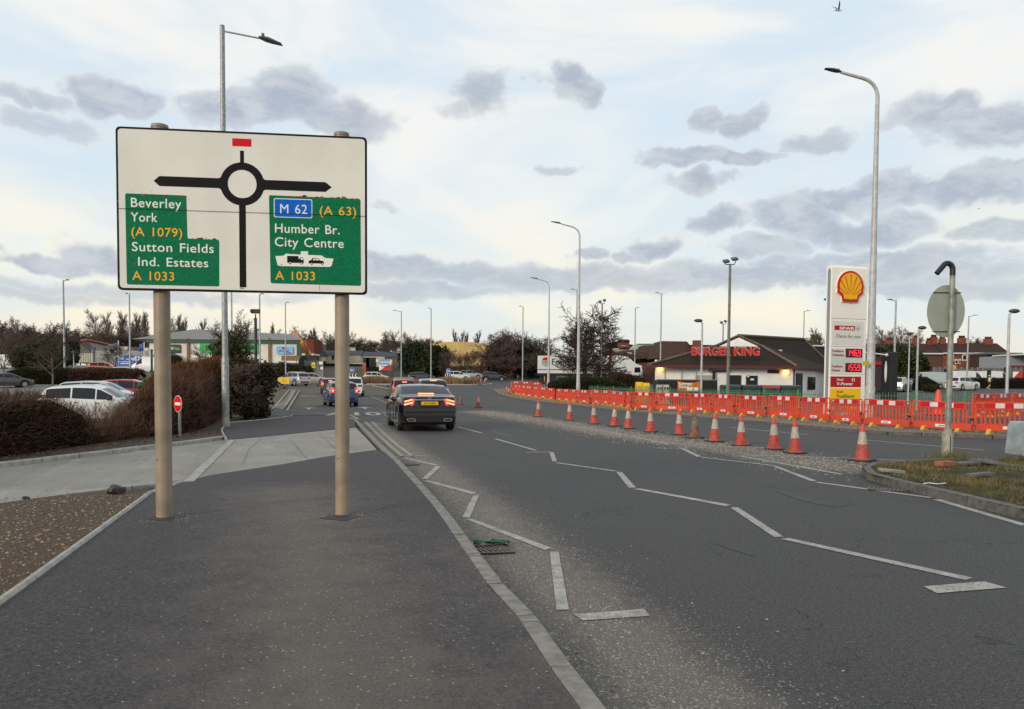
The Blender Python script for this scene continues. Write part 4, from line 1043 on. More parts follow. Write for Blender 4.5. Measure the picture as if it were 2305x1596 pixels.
# bins, signs, small things near the barriers
M_bing = mat('bin_green', (.022, .075, .055), .55, var=.3, sc=3); M_bint = mat('bin_dark_lid', (.02, .03, .03), .5); M_binr = mat('bin_red_lid', (.26, .05, .035), .6)
def wheelie(u, Y, w, h, lid, lab, rz=0):
    p = at(u, Y); t = thing('waste_bin', lab, 'bin', p, rz, 'large wheeled bins behind the restaurant fence')
    m = MB(); m.prism([(-w * .46, .15), (w * .46, .15), (w * .5, h - .1), (-w * .5, h - .1)], -.42, .42, XZ); 
    for i in range(5): m.box((-w * .4 + i * w * .2, -.43, h * .5), (.04, .03, h * .6))
    bevel(m.obj('bin_body', M_bing, t), .02)
    m = MB(); m.prism([(-.5, h - .1), (.5, h - .1), (.42, h + .06), (0, h + .12), (-.42, h + .06)], -w * .5, w * .5, Matrix(((0, 0, 1), (1, 0, 0), (0, 1, 0)))); m.obj('lid', lid, t)
    for sx in (-1, 1):
        for sy in (-1, 1): m = MB(); m.tube([(sx * w * .38 - .03, sy * .33, .08), (sx * w * .38 + .03, sy * .33, .08)], .08, 10); m.obj('wheel', M_blackp, t)
for u, w, lid, lab in ((1643, 1.2, M_bint, 'leftmost dark green wheeled bin behind the railings'), (1688, 1.2, M_bint, 'second green wheeled bin, in front of the black double door'), (1731, 1.2, M_binr, 'green wheeled bin with faded red lid'), (1776, 1.3, M_bint, 'rightmost green wheeled bin under the restaurant corner')):
    wheelie(u, 54, w, 1.3, lid, lab)

# ================================================================ vehicles
def carpaint(name, col, metal=.3, rough=.28):
    return mat('paint_' + name, col, rough, metal=metal, coat=.8)
M_glass = mat('car_glass', (.010, .013, .020), .05, spec=.4)
M_tyre = mat('tyre', (.016, .016, .017), .85); M_rim = mat('alloy', (.42, .42, .43), .35, metal=.7); M_rimd = mat('dark_alloy', (.07, .07, .075), .4, metal=.5)
M_under = mat('underbody', (.010, .010, .011), .8); M_trim = mat('black_trim', (.018, .018, .02), .5)
M_chrome = mat('chrome', (.62, .62, .62), .18, metal=1.0)
M_tail = mat('tail_lamp_off', (.22, .008, .01), .25); M_tailon = mat('tail_lamp_on', (.5, .02, .02), .3, emit=(1.0, .035, .03), es=1.6)
M_tailhot = mat('brake_lamp_hot', (.8, .2, .1), .3, emit=(1.0, .26, .12), es=2.4)
M_head = mat('head_lamp', (.5, .5, .5), .15, spec=.8)
M_platey = mat('plate_yellow', (.72, .42, .02), .5); M_platew = mat('plate_white', (.6, .6, .57), .5)
STY = {
 'hatch': dict(L=4.15, W=1.74, H=1.48, wr=.315, top=[(-2.075,.50),(-2.07,.78),(-2.02,.95),(-1.93,1.02),(-1.66,1.36),(-1.50,1.42),(-.6,1.48),(.05,1.47),(.40,1.38),(1.02,1.02),(1.15,.97),(1.75,.84),(1.98,.72),(2.06,.58),(2.075,.45)],
     belt=[(-2.075,.93),(-1.2,.96),(.3,.90),(1.1,.92),(2.075,.8)], rear=(-1.95,-1.68), front=(.42,1.02), side=[(-1.62,-.72),(-.66,.20),(.25,.86)], wy=(-1.27,1.27)),
 'suv': dict(L=4.45, W=1.86, H=1.66, wr=.355, top=[(-2.225,.55),(-2.22,.90),(-2.16,1.08),(-2.08,1.12),(-1.86,1.50),(-1.66,1.60),(-.6,1.66),(.05,1.64),(.45,1.53),(1.05,1.14),(1.18,1.09),(1.85,.98),(2.10,.84),(2.2,.66),(2.225,.5)],
     belt=[(-2.225,1.08),(-1.2,1.07),(.3,1.01),(1.1,1.04),(2.225,.9)], rear=(-2.10,-1.84), front=(.47,1.05), side=[(-1.78,-.80),(-.74,.20),(.25,.90)], wy=(-1.34,1.36)),
 'estate': dict(L=4.62, W=1.82, H=1.53, wr=.33, top=[(-2.31,.50),(-2.30,.82),(-2.25,.99),(-2.17,1.05),(-1.85,1.38),(-1.68,1.44),(-.7,1.52),(0,1.52),(.45,1.42),(1.15,1.02),(1.3,.97),(1.95,.85),(2.2,.72),(2.29,.56),(2.31,.45)],
     belt=[(-2.31,.99),(-1.2,.98),(.3,.92),(1.2,.94),(2.31,.8)], rear=(-2.20,-1.88), front=(.47,1.15), side=[(-1.95,-1.35),(-1.29,-.45),(-.39,.45),(.5,1.0)], wy=(-1.36,1.40)),
 'saloon': dict(L=4.69, W=1.81, H=1.43, wr=.335, top=[(-2.345,.55),(-2.34,.80),(-2.32,.96),(-2.27,1.055),(-2.18,1.075),(-1.72,1.10),(-1.60,1.125),(-.98,1.37),(-.75,1.41),(-.25,1.43),(.1,1.42),(.48,1.35),(1.25,1.00),(1.38,.96),(2.0,.84),(2.25,.70),(2.33,.55),(2.345,.45)],
     belt=[(-2.345,.98),(-1.6,1.01),(-.5,.95),(.3,.92),(1.25,.92),(2.345,.8)], rear=(-1.62,-.93), front=(.50,1.24), side=[(-1.25,-.42),(-.36,.50),(.55,.98)], wy=(-1.42,1.42)),
 'mpv': dict(L=4.35, W=1.80, H=1.66, wr=.33, top=[(-2.175,.55),(-2.17,.90),(-2.13,1.05),(-2.08,1.12),(-1.92,1.52),(-1.76,1.60),(-.6,1.66),(.1,1.63),(.5,1.50),(1.30,1.08),(1.42,1.03),(1.85,.88),(2.08,.74),(2.16,.58),(2.175,.45)],
     belt=[(-2.175,1.02),(-1.2,1.02),(.3,.96),(1.3,.98),(2.175,.8)], rear=(-2.10,-1.90), front=(.52,1.30), side=[(-1.80,-.85),(-.79,.15),(.2,.95)], wy=(-1.34,1.32)),
 'van': dict(L=5.5, W=2.0, H=2.40, wr=.345, top=[(-2.75,.50),(-2.74,2.0),(-2.70,2.28),(-2.55,2.38),(-.5,2.42),(.85,2.40),(1.15,2.30),(1.95,1.42),(2.08,1.32),(2.55,1.10),(2.68,.90),(2.73,.6),(2.75,.45)],
     belt=[(-2.75,1.25),(.9,1.25),(1.9,1.22),(2.75,.9)], rear=None, front=(1.2,1.95), side=[(.95,1.72)], wy=(-1.65,1.75)),
}
def lerp_tab(P, y): return lin(P, y)
def car(style, label, loc, rz, paint, cat='car', group=None, brake=False, plate=None, scale=1.0, rim=None, name='parked_car', rails=False, bumper=None, roofm=None, lights_head=False, zoff=0.0, tilt=None, detail=True, glassm=None):
    S = STY[style]; L, Wd, Hh, wr = S['L'], S['W'], S['H'], S['wr']; rim = rim or M_rim
    t = thing(name, label, cat, (loc[0], loc[1], loc[2] + zoff), rz, group); t.scale = (scale,) * 3
    ys = {-L / 2, L / 2}
    for k in np.linspace(-L / 2 + .03, L / 2 - .03, 34): ys.add(round(float(k), 3))
    for p in S['top']: ys.add(p[0])
    for r_ in ([S['rear']] if S['rear'] else []) + [S['front']] + S['side']: ys |= {r_[0], r_[1]}
    ra = wr + .055
    for w_ in S['wy']:
        for a in np.linspace(0, pi, 9): ys.add(round(w_ + ra * cos(a), 3))
    ys = sorted(ys); ys = [y for i, y in enumerate(ys) if i == 0 or y - ys[i - 1] > .012]
    def section(y):
        zt = lin(S['top'], y); zb = min(lin(S['belt'], y), zt - .015)
        e = max(0, (abs(y) - (L / 2 - .50)) / .50); w = Wd / 2 * (1 - .13 * e ** 2.2)
        zl = .20 + (.06 if abs(y) > L / 2 - .3 else 0); arch = 0
        for w_ in S['wy']:
            d = abs(y - w_)
            if d < ra: arch = max(arch, wr + (ra * ra - d * d) ** .5)
        zl2 = max(zl, arch)
        g = max(0, zt - zb); tum = .30 if style != 'van' else .13
        xr = max(w * .965 - g * tum, .3); 
        P = [(w * .80, zl if not arch else zl2), (w * .965, zl2), (w * .995, zl2 + (zb - zl2) * .3), (w * 1.0, zl2 + (zb - zl2) * .66), (w * .965, zb)]
        a, b = .10, .86
        P += [(w * .965 * (1 - a) + xr * a - .01 * min(1, g * 5), zb + g * a * .8), (w * .965 * (1 - b) + xr * b, zb + g * b)]
        P += [(xr * .93, zt - .006), (xr * .6, zt + .012 * min(1, g * 4)), (0, zt + .022 * min(1, g * 4))]
        return P
    secs = [section(y) for y in ys]; K = 10
    full = []
    for P in secs: full.append(P + [(-x, z) for x, z in P[-2::-1]])
    N = 2 * K - 1
    V = [(x, y, z) for y, P in zip(ys, full) for x, z in P]
    body = MB(); gl = {'w': MB(), 'r': MB(), 's': MB()}
    bf = []; gf = {'w': [], 'r': [], 'sl': [], 'sr': []}
    for i in range(len(ys) - 1):
        ym = (ys[i] + ys[i + 1]) / 2
        for j in range(N - 1):
            q = (i * N + j, i * N + j + 1, (i + 1) * N + j + 1, (i + 1) * N + j)
            k = None; jj = j if j < K - 1 else N - 2 - j
            if jj >= 6 + (1 if False else 0) and S['front'][0] < ym < S['front'][1] and jj >= 7: k = 'w'
            elif jj >= 7 and S['rear'] and S['rear'][0] < ym < S['rear'][1]: k = 'r'
            elif jj == 5 and any(a < ym < b for a, b in S['side']):
                if lin(S['top'], ym) - lin(S['belt'], ym) > .10: k = 'sl' if j >= K - 1 else 'sr'
            (gf[k] if k else bf).append(q)
    nb_ = len(V)
    body.v = V; body.f = bf + [tuple(range(N))[::-1], tuple(range((len(ys) - 1) * N, len(ys) * N))]; body.m = [0] * len(body.f)
    if bumper:
        for idx, f in enumerate(body.f):
            zc = sum(V[k][2] for k in f) / len(f)
            if zc < .46 and len(f) == 4: body.m[idx] = 1
    if roofm is not None:
        for idx, f in enumerate(body.f):
            if len(f) == 4 and min(V[k][2] for k in f) > lin(S['belt'], V[f[0]][1]) + .1: body.m[idx] = 1
        bumper = roofm
    body.obj('body', [paint, bumper] if bumper else paint, t, smooth=42)
    gm_ = glassm or M_glass
    for k, nme in (('w', 'windscreen'), ('r', 'rear_window'), ('sl', 'side_window'), ('sr', 'side_window')):
        if gf[k]:
            used = sorted({i for f in gf[k] for i in f}); mp = {u: i for i, u in enumerate(used)}
            m = MB(); m.v = [V[u] for u in used]; m.f = [tuple(mp[i] for i in f) for f in gf[k]]; m.m = [0] * len(m.f)
            m.obj(nme, gm_, t, smooth='all')
    m = MB(); m.box((0, 0, .42), (Wd * .74, L * .94, .44)); m.obj('underbody', M_under, t)
    for w_ in S['wy']:
        for s in (-1, 1):
            x = s * (Wd / 2 - .115)
            m = MB(); m.tube([(x - .105, w_, wr), (x - .09, w_, wr), (x + .09, w_, wr), (x + .105, w_, wr)], [wr * .93, wr, wr, wr * .93], 22); wh = m.obj('wheel', M_tyre, t, smooth=True)
            if detail:
                m = MB(); xo = x + s * .107; m.tube([(xo - s * .02, w_, wr), (xo, w_, wr)], wr * .66, 18)
                m.obj('rim', rim, wh)
                m = MB()
                for a in range(5):
                    an = 2 * pi * a / 5 + .3; m.box((xo + s * .003, w_ + cos(an) * wr * .42, wr + sin(an) * wr * .42), (.012, wr * .16, wr * .22), rx=an)
                m.obj('rim_openings', M_under, wh)
    def ry(z):
        P = S['top']
        for (a, b), (c, d) in zip(P, P[1:]):
            if b <= z <= d: return a + (c - a) * (z - b) / (d - b + 1e-9)
        return P[0][0]
    def fy(z):
        P = S['top'][::-1]
        for (a, b), (c, d) in zip(P, P[1:]):
            if b <= z <= d: return a + (c - a) * (z - b) / (d - b + 1e-9)
        return P[0][0]
    wE = Wd / 2 * .87
    if name != 'black_saloon':
        tall = style in ('mpv', 'van', 'hatch')
        for s in (-1, 1):
            if tall: z0_, z1_, w_ = (.82, 1.12, .17) if style != 'van' else (1.0, 1.4, .12)
            else: z0_, z1_, w_ = .84, 1.0, .36
            m = MB(); x_ = s * (wE - w_ / 2 + .02)
            ya, yb = ry(z0_) - .025, ry(min(z1_, 1.05)) - .02
            m.add([(x_ - w_ / 2, ya, z0_), (x_ + w_ / 2, ya + .02, z0_), (x_ + w_ / 2, yb + .02, z1_), (x_ - w_ / 2, yb, z1_), (x_ - w_ / 2, ya + .3, z0_), (x_ + w_ / 2 + s * .035, ya + .3, z0_), (x_ + w_ / 2 + s * .02, yb + .3, z1_), (x_ - w_ / 2, yb + .3, z1_)],
                  [(0, 1, 2, 3), (4, 7, 6, 5), (0, 4, 5, 1), (1, 5, 6, 2), (2, 6, 7, 3), (3, 7, 4, 0)])
            tl = m.obj('tail_light', M_tailon if brake else M_tail, t)
            if brake:
                m = MB(); m.box((x_, min(ya, yb) - .006, (z0_ + z1_) / 2 - .03), (w_ * .6, .02, .09)); m.obj('brake_light', M_tailhot, tl)
        if plate is not False:
            m = MB(); pz = .88 if style != 'van' else .7
            m.box((0, ry(pz) - .02, pz), (.52, .02, .11), rx=R_(-8)); m.obj('number_plate', M_platey, t)
        if brake:
            m = MB(); zt = lin(S['top'], -L / 2 + .3); m.box((0, -L / 2 + .28, zt + .03), (.34, .06, .05)); m.obj('high_brake_light', M_tailhot, t)
        m = MB(); m.box((0, ry(.5) - .004, .45), (Wd * .66, .03, .16)); m.obj('lower_bumper', M_trim, t)
        if S['rear']:
            m = MB(); zb_ = lin(S['top'], S['rear'][0]); m.box((0, -L / 2 + .05, .98), (.22, .012, .025)); m.obj('boot_handle', M_chrome, t)
    for s in (-1, 1):
        m = MB(); z_ = .70 if style != 'van' else .85; yf = L / 2 - .23
        m.ball((s * (wE - .12), yf, z_), (.19, .16, .085), 12); m.obj('headlight', M_head, t, smooth='all')
        m = MB(); ym = S['front'][1] - .28; zb_ = lin(S['belt'], ym) + .07; m.ball((s * (Wd / 2 + .08), ym, zb_), (.11, .07, .075) if style != 'van' else (.1, .08, .16), 10); m.box((s * (Wd / 2 - .0), ym, zb_ - .04), (.12, .04, .04)); m.obj('mirror', M_trim if style != 'saloon' else paint, t, smooth=True)
        if rails:
            m = MB(); m.tube([(s * Wd * .34, -1.5, Hh - .04), (s * Wd * .34, -1.4, Hh + .05), (s * Wd * .34, .2, Hh + .06), (s * Wd * .34, .35, Hh - .05)], .022, 6); m.obj('roof_rail', M_chrome, t)
    if rails == 2:
        for yy in (-1.1, -.2): m = MB(); m.box((0, yy, Hh + .09), (Wd * .78, .09, .035)); m.obj('roof_bar', M_chrome, t)
    m = MB(); m.box((0, L / 2 - .02, .52), (Wd * .5, .03, .16)); m.obj('grille', M_trim, t)
    for s in (-1, 1):           # door seams and handles, a few mm proud of the flank
        for (a, b) in S['side'][:3]:
            m = MB(); yy = (a + b) / 2 - .25; m.box((s * (Wd / 2 * 1.003), yy, lin(S['belt'], yy) - .10), (.02, .16, .025)); m.obj('door_handle', M_trim, t)
        if len(S['side']) > 1:
            for (a, b) in S['side'][:-1]:
                yy = b + .03; m = MB(); zz = lin(S['belt'], yy); m.box((s * (Wd / 2 * .998), yy, (zz + .35) / 2 - .01), (.012, .010, zz - .42)); m.obj('door_seam', M_black, t)
    return t

# ---- black saloon in front of the camera
M_merc = mat('paint_aubergine_black', (.008, .004, .006), .10, metal=.0, coat=.4, spec=.35)
hd = R_(14.5); pc = Vector((-2.52, 24.45)); cx = pc.x - 2.345 * sin(hd); cy = pc.y + 2.345 * cos(hd)
S_ = car('saloon', 'glossy black saloon car with brake lights on, nearest car driving away', (cx, cy, .008), hd, M_merc, name='black_saloon', group='cars queuing to the roundabout')
yr = -2.345
for s in (-1, 1):
    P = [(s * .44, .985), (s * .72, 1.01), (s * .80, .98), (s * .80, .80), (s * .70, .745), (s * .50, .82)]
    vs = [(x, yr - .008 + .10 * max(0, (abs(x) - .45) / .35) ** 2 + .02 * (z > .95), z) for x, z in P]; vb = [(x, y + .25, z) for x, y, z in vs]
    m = MB(); m.add(vs + vb, [tuple(range(6)), tuple(range(6, 12))] + [(i, (i + 1) % 6, 6 + (i + 1) % 6, 6 + i) for i in range(6)])
    tl = m.obj('tail_light', M_tailon, S_)
    for zz, w_ in ((.945, .25), (.855, .27)):
        m = MB(); m.box((s * .645, yr + .005, zz), (w_, .03, .045), rz=R_(10) * s, ry=R_(14) * s); m.obj('brake_light', M_tailhot, tl)
    m = MB(); m.prism(round_poly([(-.15, -.045), (.11, -.045), (.15, .04), (-.10, .045)] if s > 0 else [(-.11, -.045), (.15, -.045), (.10, .045), (-.15, .04)], .02), -.0, .03, XZ)
    o = m.obj('exhaust_trim', M_chrome, S_); o.location = (s * .56, yr - .0, .36)
    m = MB(); m.prism(round_poly([(-.125, -.028), (.085, -.028), (.12, .025), (-.075, .028)] if s > 0 else [(-.085, -.028), (.125, -.028), (.075, .028), (-.12, .025)], .015), .03, .034, XZ); o2 = m.obj('exhaust_opening', M_under, o)
m = MB(); m.box((0, yr - .012, .965), (1.02, .03, .028)); bevel(m.obj('chrome_strip', M_chrome, S_), .006)
m = MB(); m.prism([(-.36, .93), (.36, .93), (.26, .72), (-.26, .72)], .010, .014, XZ); o = m.obj('plate_recess', M_under, S_); o.location = (0, yr + .01, 0)
m = MB(); m.box((0, 0, 0), (.52, .012, .111)); o = m.obj('number_plate', M_platey, S_); o.location = (0, yr - .022, .865)
to = text('plate_lettering', 'H1 KUH', .105, M_black, o, (0, -.008, -.037), align='CENTER', ext=.001, bold=.005)
to.scale = (.92, 1, 1)
m = MB(); m.box((0, -1.55, 1.147), (.50, .03, .028), rx=R_(-20)); m.obj('high_brake_light', mat('high_brake_amber', (.9, .4, .05), .3, emit=(1, .42, .03), es=3.0), S_)
# emblem
m = MB(); ec = (0, yr + .03, 1.03)
m.tube([(ec[0] + .042 * cos(a), ec[1] - .05, ec[2] + .042 * sin(a)) for a in np.linspace(0, 2 * pi, 25)], .005, 6)
for a in (90, 210, 330): m.tube([(0, ec[1] - .05, ec[2]), (.04 * cos(R_(a)), ec[1] - .05, ec[2] + .04 * sin(R_(a)))], [.007, .003], 5)
m.obj('emblem', M_chrome, S_)
for x_, s_ in ((-.50, 'C 220d'), (.50, 'AMG')):
    text('model_badge', s_, .045, M_chrome, S_, (x_, yr - .006, .998), align='CENTER', ext=.002)
m = MB(); m.box((0, yr - .0, .60), (1.50, .02, .03)); m.obj('bumper_crease', M_merc, S_)
m = MB(); m.prism(round_poly([(-.62, .30), (.62, .30), (.70, .45), (-.70, .45)], .04), -.004, .004, XZ); o = m.obj('diffuser', M_under, S_); o.location = (0, yr - .006, 0)
m = MB(); m.tube([(0, -.95, 1.35), (0, -1.02, 1.40)], [.03, .005], 6); m.obj('roof_aerial', M_merc, S_)
m = MB(); m.ball((-.28, -1.2, 1.36), (.03, .03, .03), 8)
# reflection of red mirror light seen in the rear glass is left out

def place(style, u, Y, hdeg, paint, label, **k):
    p = at(u, Y); return car(style, label, p, R_(hdeg), paint, **k)
c_blue = carpaint('blue', (.008, .035, .14)); c_white = carpaint('white', (.62, .62, .60), 0, .3); c_silver = carpaint('silver', (.40, .42, .43), .6); c_red = carpaint('red', (.30, .012, .015)); c_dgrey = carpaint('dark_grey', (.045, .05, .058), .5)
c_dblue = carpaint('navy_grey', (.030, .040, .055), .5); c_gold = carpaint('champagne', (.42, .38, .32), .4); c_orange = carpaint('orange', (.42, .12, .02), .2); c_maroon = carpaint('maroon', (.10, .014, .014), .3)
Q = 'cars queuing to the roundabout'; PK = 'cars parked in the left car park'; RB_ = 'cars going round the roundabout'; FC = 'cars on the fuel station forecourt'
place('mpv', 968, 45.5, 11, c_dgrey, 'dark grey people carrier with brake lights on just ahead of the black saloon', brake=True, group=Q, name='car')
place('suv', 905, 62, 13, c_red, 'red car with silver roof rails braking ahead of the black saloon', brake=True, group=Q, name='car', rails=2)
bl = place('hatch', 765, 49, 20, c_blue, 'blue learner hatchback braking behind the right signpost', brake=True, group=Q, name='car')
for s in (-1, 1):
    m = MB(); m.box((s * .42, -2.02, .84), (.19, .012, .19)); lp = m.obj('learner_plate', M_letw, bl)
    text('learner_letter', 'L', .2, M_red, lp, (s * .42 - .05, -2.03, .77), ext=.003, bold=.04)
place('suv', 795, 71, 9, c_white, 'white sports utility car right of the right signpost, driving away', group=Q, name='car', bumper=M_trim)
place('hatch', 742, 77, 14, c_maroon, 'dark maroon car with one brake light showing left of the right signpost', brake=True, group=Q, name='car')
place('suv', 661, 99, 52, c_silver, 'silver off-roader behind the yellow works sign, seen from its rear corner', group=RB_, name='car', rails=1)
place('hatch', 703, 108, -78, c_gold, 'pale champagne hatchback facing right by the palisade gate', group=RB_, name='car')
place('hatch', 847, 133, -88, c_white, 'white car half hidden by the tall grass of the roundabout', group=RB_, name='car')
place('estate', 949, 137, -85, c_dgrey, 'dark grey estate car behind the grass by the conifers', group=RB_, name='car')
place('suv', 1030, 141, -85, c_white, 'white crossover, leftmost of three cars in front of the brick wall', group=RB_, name='car')
place('suv', 1059, 148, -85, c_silver, 'silver crossover between the white and dark cars at the brick wall', group=RB_, name='car')
place('suv', 1111, 138, -88, c_dblue, 'dark blue-grey crossover, rightmost of three cars at the brick wall', group=RB_, name='car')
place('hatch', 218, 34, -82, c_white, 'white hatchback with dark roof pillars, nearest car behind the brown hedge', group=PK, scale=1.05, rim=M_rimd)
place('estate', 219, 38.5, -82, c_silver, 'silver estate car parked directly behind the white hatchback', group=PK, roofm=c_silver)
place('hatch', 228, 43, -82, carpaint('pale_silver', (.44, .45, .46), .4), 'pale silver car third in the row behind the hedge', group=PK, scale=1.06)
place('hatch', 300, 49, -80, c_red, 'red car whose roof shows above the row by the brown hedge', group=PK, scale=1.03)
place('saloon', 11, 77, -38, carpaint('gunmetal', (.07, .068, .062), .4), 'dark grey saloon cut by the left edge of the photo', group=PK)
place('van', 30, 138, -86, c_white, 'white panel van at the far left under the trees', group='vans in the left car park', name='van', cat='van', scale=1.0)
place('saloon', 88, 100, -86, carpaint('pale_green_white', (.55, .57, .52), 0), 'pale car roof above the left end of the clipped hedge', group=PK)
place('hatch', 206, 103, 100, carpaint('bright_red', (.42, .02, .02)), 'bright red car behind the middle of the clipped hedge', group=PK)
place('suv', 237, 118, -80, c_orange, 'orange crossover on the far side of the clipped hedge', group=PK)
place('hatch', 288, 101, -84, c_white, 'white car behind the right end of the clipped hedge', group=PK)
place('van', 340, 122, 88, carpaint('van_white', (.6, .6, .6), 0), 'white van in front of the blue storage banner', group='vans in the left car park', name='van', cat='van')
place('mpv', 2024, 92, -38, c_silver, 'silver people carrier parked beside the tall black totem', group=FC)
place('suv', 2166, 98, -62, c_white, 'white crossover right of the round sign post', group=FC, rim=M_rim)
place('van', 2176, 127, -88, carpaint('works_white', (.55, .55, .54), 0), 'white works van with ladder rack behind the white crossover', group='vans on the forecourt', name='van', cat='van', rails=2, scale=.95)
place('van', 2236, 128, -90, carpaint('van_cream', (.55, .55, .52), 0), 'white van behind the runner', group='vans on the forecourt', name='van', cat='van', rails=2, scale=.95)
place('van', 2082, 104, 90, carpaint('van_silver', (.36, .40, .39), .3), 'silver van partly hidden by the low hedge on the forecourt', group='vans on the forecourt', name='van', cat='van', scale=.9)
place('hatch', -6, 150, -80, carpaint('tail_red', (.35, .1, .09)), 'car tail poking in at the far left edge beside the white van', group=PK)

# ---- articulated lorry
p = at(1290, 118); Yl = 118; sL = Yl / F
t = thing('lorry', 'white articulated lorry with a round globe logo behind the bare bush', 'lorry', (at(1209, Yl).x, Yl, T(0, Yl)), R_(0))
zt_, zb_ = pv(1300, 802, Yl).z - t.location.z, pv(1300, 841, Yl).z - t.location.z
Lt = (1400 - 1209) * sL; zb_ = max(zb_, 1.1)
m = MB(); m.box((Lt / 2, 0, (zt_ + zb_) / 2), (Lt, 2.5, zt_ - zb_)); tr = m.obj('trailer', c_white, t); bevel(tr, .05)
m = MB(); m.box((Lt / 2, 0, zb_ - .15), (Lt, 2.3, .3)); m.box((Lt * .55, -1.1, zb_ - .5), (Lt * .4, .1, .6)); m.obj('chassis', M_under, t)
m = MB(); m.prism(circ((sL * 18, zb_ + (zt_ - zb_) * .62), (zt_ - zb_) * .23, 24), 0, .02, XZ); lg = m.obj('globe_logo', mat('globe', (.10, .28, .14), .5, col2=(.45, .42, .35), sc=1.4, var=.1), t); lg.location = (0, -1.27, 0)
m = MB(); m.prism(circ((sL * 18, zb_ + (zt_ - zb_) * .70), (zt_ - zb_) * .22, 24, R_(10), R_(170)), 0, .02, XZ); o = m.obj('logo_band', M_red, lg); o.location = (0, -.02, 0)
text('trailer_lettering', 'Foodservice', 1.25, mat('logo_navy', (.03, .03, .08), .5), t, (sL * 30, -1.29, zb_ + (zt_ - zb_) * .5), ext=.01, bold=.01)
m = MB(); m.box((Lt * .5, -1.27, zb_ + .55), (Lt, .02, .12)); m.obj('blue_line', mat('line_blue', (.06, .07, .22), .5), t)
m = MB(); xc = (1443 - 1209) * sL
prof = [(xc - 5.2, .9), (xc - 5.2, zt_ + .1), (xc - 3.2, zt_ + .1), (xc - 2.2, zt_ - .05), (xc - 1.0, 3.0), (xc - .15, 2.75), (xc, 1.5), (xc, .45), (xc - .9, .45), (xc - 1.0, 1.1), (xc - 2.0, 1.1)]
m.prism(prof, -1.2, 1.2, XZ); bevel(m.obj('cab', c_white, t), .08)
for s in (-1, 1):
    m = MB(); m.prism([(xc - 1.25, 1.75), (xc - .35, 1.75), (xc - .42, 2.5), (xc - 1.2, 2.5)], 0, .02, XZ); o = m.obj('side_window', M_glass, t); o.location = (0, 1.22 * s if s < 0 else 1.24, 0)
m = MB(); m.add([(xc + .02, -1.1, 1.65), (xc + .02, 1.1, 1.65), (xc - .12, 1.1, 2.6), (xc - .12, -1.1, 2.6)], [(0, 1, 2, 3)]); m.obj('windscreen', M_glass, t)
for x_ in (.8, 2.1, 3.4, xc - 4.2, xc - 1.45):
    for s in (-1, 1): m = MB(); m.tube([(x_, s * 1.22, .5), (x_, s * .9, .5)], .5, 16); m.obj('wheel', M_tyre, t)
m = MB(); m.box((xc - .05, -.9, .75), (.1, .35, .18)); m.obj('headlight', M_tailhot, t)
m = MB(); m.box((1.0, -1.26, .75), (.1, .05, .8)); m.obj('marker_post', M_foot_y, t)

# ================================================================ running person
def skin_body(name, verts, edges, radii, root, m, parent, sub=1):
    me = bpy.data.meshes.new(name); me.from_pydata(verts, edges, []); me.materials.append(m)
    o = link(bpy.data.objects.new(name, me), parent)
    md = o.modifiers.new('skin', 'SKIN'); sv = me.skin_vertices[0].data
    for i, r in enumerate(radii): sv[i].radius = (r, r) if not isinstance(r, tuple) else r; sv[i].use_root = (i == root)
    md.use_smooth_shade = True
    s_ = o.modifiers.new('sub', 'SUBSURF'); s_.levels = sub; s_.render_levels = sub; return o
M_skin = mat('skin', (.42, .24, .17), .6); M_hiv = mat('hi_vis_yellow', (.45, .60, .03), .6); M_cloth = mat('dark_clothes', (.015, .016, .02), .85); M_hair = mat('dark_hair', (.02, .014, .01), .9)
p = at(2226, 100); t = thing('person', 'person in a yellow high-visibility vest and shorts running past the dark hedge', 'person', p, R_(-60))
V = [(0,0,.95),(0,.05,1.2),(0,.09,1.42),(0,.11,1.52),(0,.14,1.66),   # 0 pelvis,1 waist,2 chest,3 neck,4 head
     (-.19,.08,1.42),(-.30,-.10,1.20),(-.22,.12,1.08),(.19,.08,1.42),(.27,.0,1.15),(.22,.22,1.22),
     (-.10,.0,.90),(-.12,.28,.62),(-.11,.12,.20),(-.11,.26,.12),(.10,.0,.90),(.12,-.08,.48),(.11,-.48,.38),(.11,-.58,.26),(-.2,.2,1.12),(.2,.29,1.28)]
E = [(0,1),(1,2),(2,3),(3,4),(2,5),(5,6),(6,7),(2,8),(8,9),(9,10),(0,11),(11,12),(12,13),(13,14),(0,15),(15,16),(16,17),(17,18),(7,19),(10,20)]
Rr = [.14,.13,.16,.06,.10,.065,.048,.036,.065,.048,.036,.095,.07,.045,.04,.095,.07,.045,.04,.035,.035]
skin_body('body', V, E, Rr, 0, M_skin, t, 2)
m = MB(); m.ball((0, .095, 1.30), (.205, .165, .26), 12); m.ball((0, .05, 1.12), (.17, .15, .12), 12); m.obj('vest', M_hiv, t, smooth='all')
m = MB(); m.ball((0, .0, .94), (.18, .16, .15), 12); m.tube([(-.1, 0, .92), (-.12, .18, .72)], [.115, .10], 12); m.tube([(.1, 0, .92), (.12, -.05, .66)], [.115, .10], 12); m.obj('shorts', M_cloth, t, smooth='all')
m = MB(); m.tube([(-.19, .08, 1.42), (-.30, -.10, 1.20), (-.22, .12, 1.08)], [.08, .06, .05], 10); m.obj('sleeve', M_cloth, t, smooth='all')
m = MB(); m.tube([(.19, .08, 1.42), (.27, .0, 1.15), (.22, .22, 1.22)], [.08, .06, .05], 10); m.obj('sleeve', M_cloth, t, smooth='all')
m = MB(); m.ball((0, .125, 1.71), (.105, .11, .10), 12); m.obj('hair', M_hair, t, smooth='all')
for q in ((-.11, .30, .10), (.11, -.60, .24)): m = MB(); m.ball(q, (.05, .14, .05), 10); m.obj('shoe', M_letw, t, smooth='all')
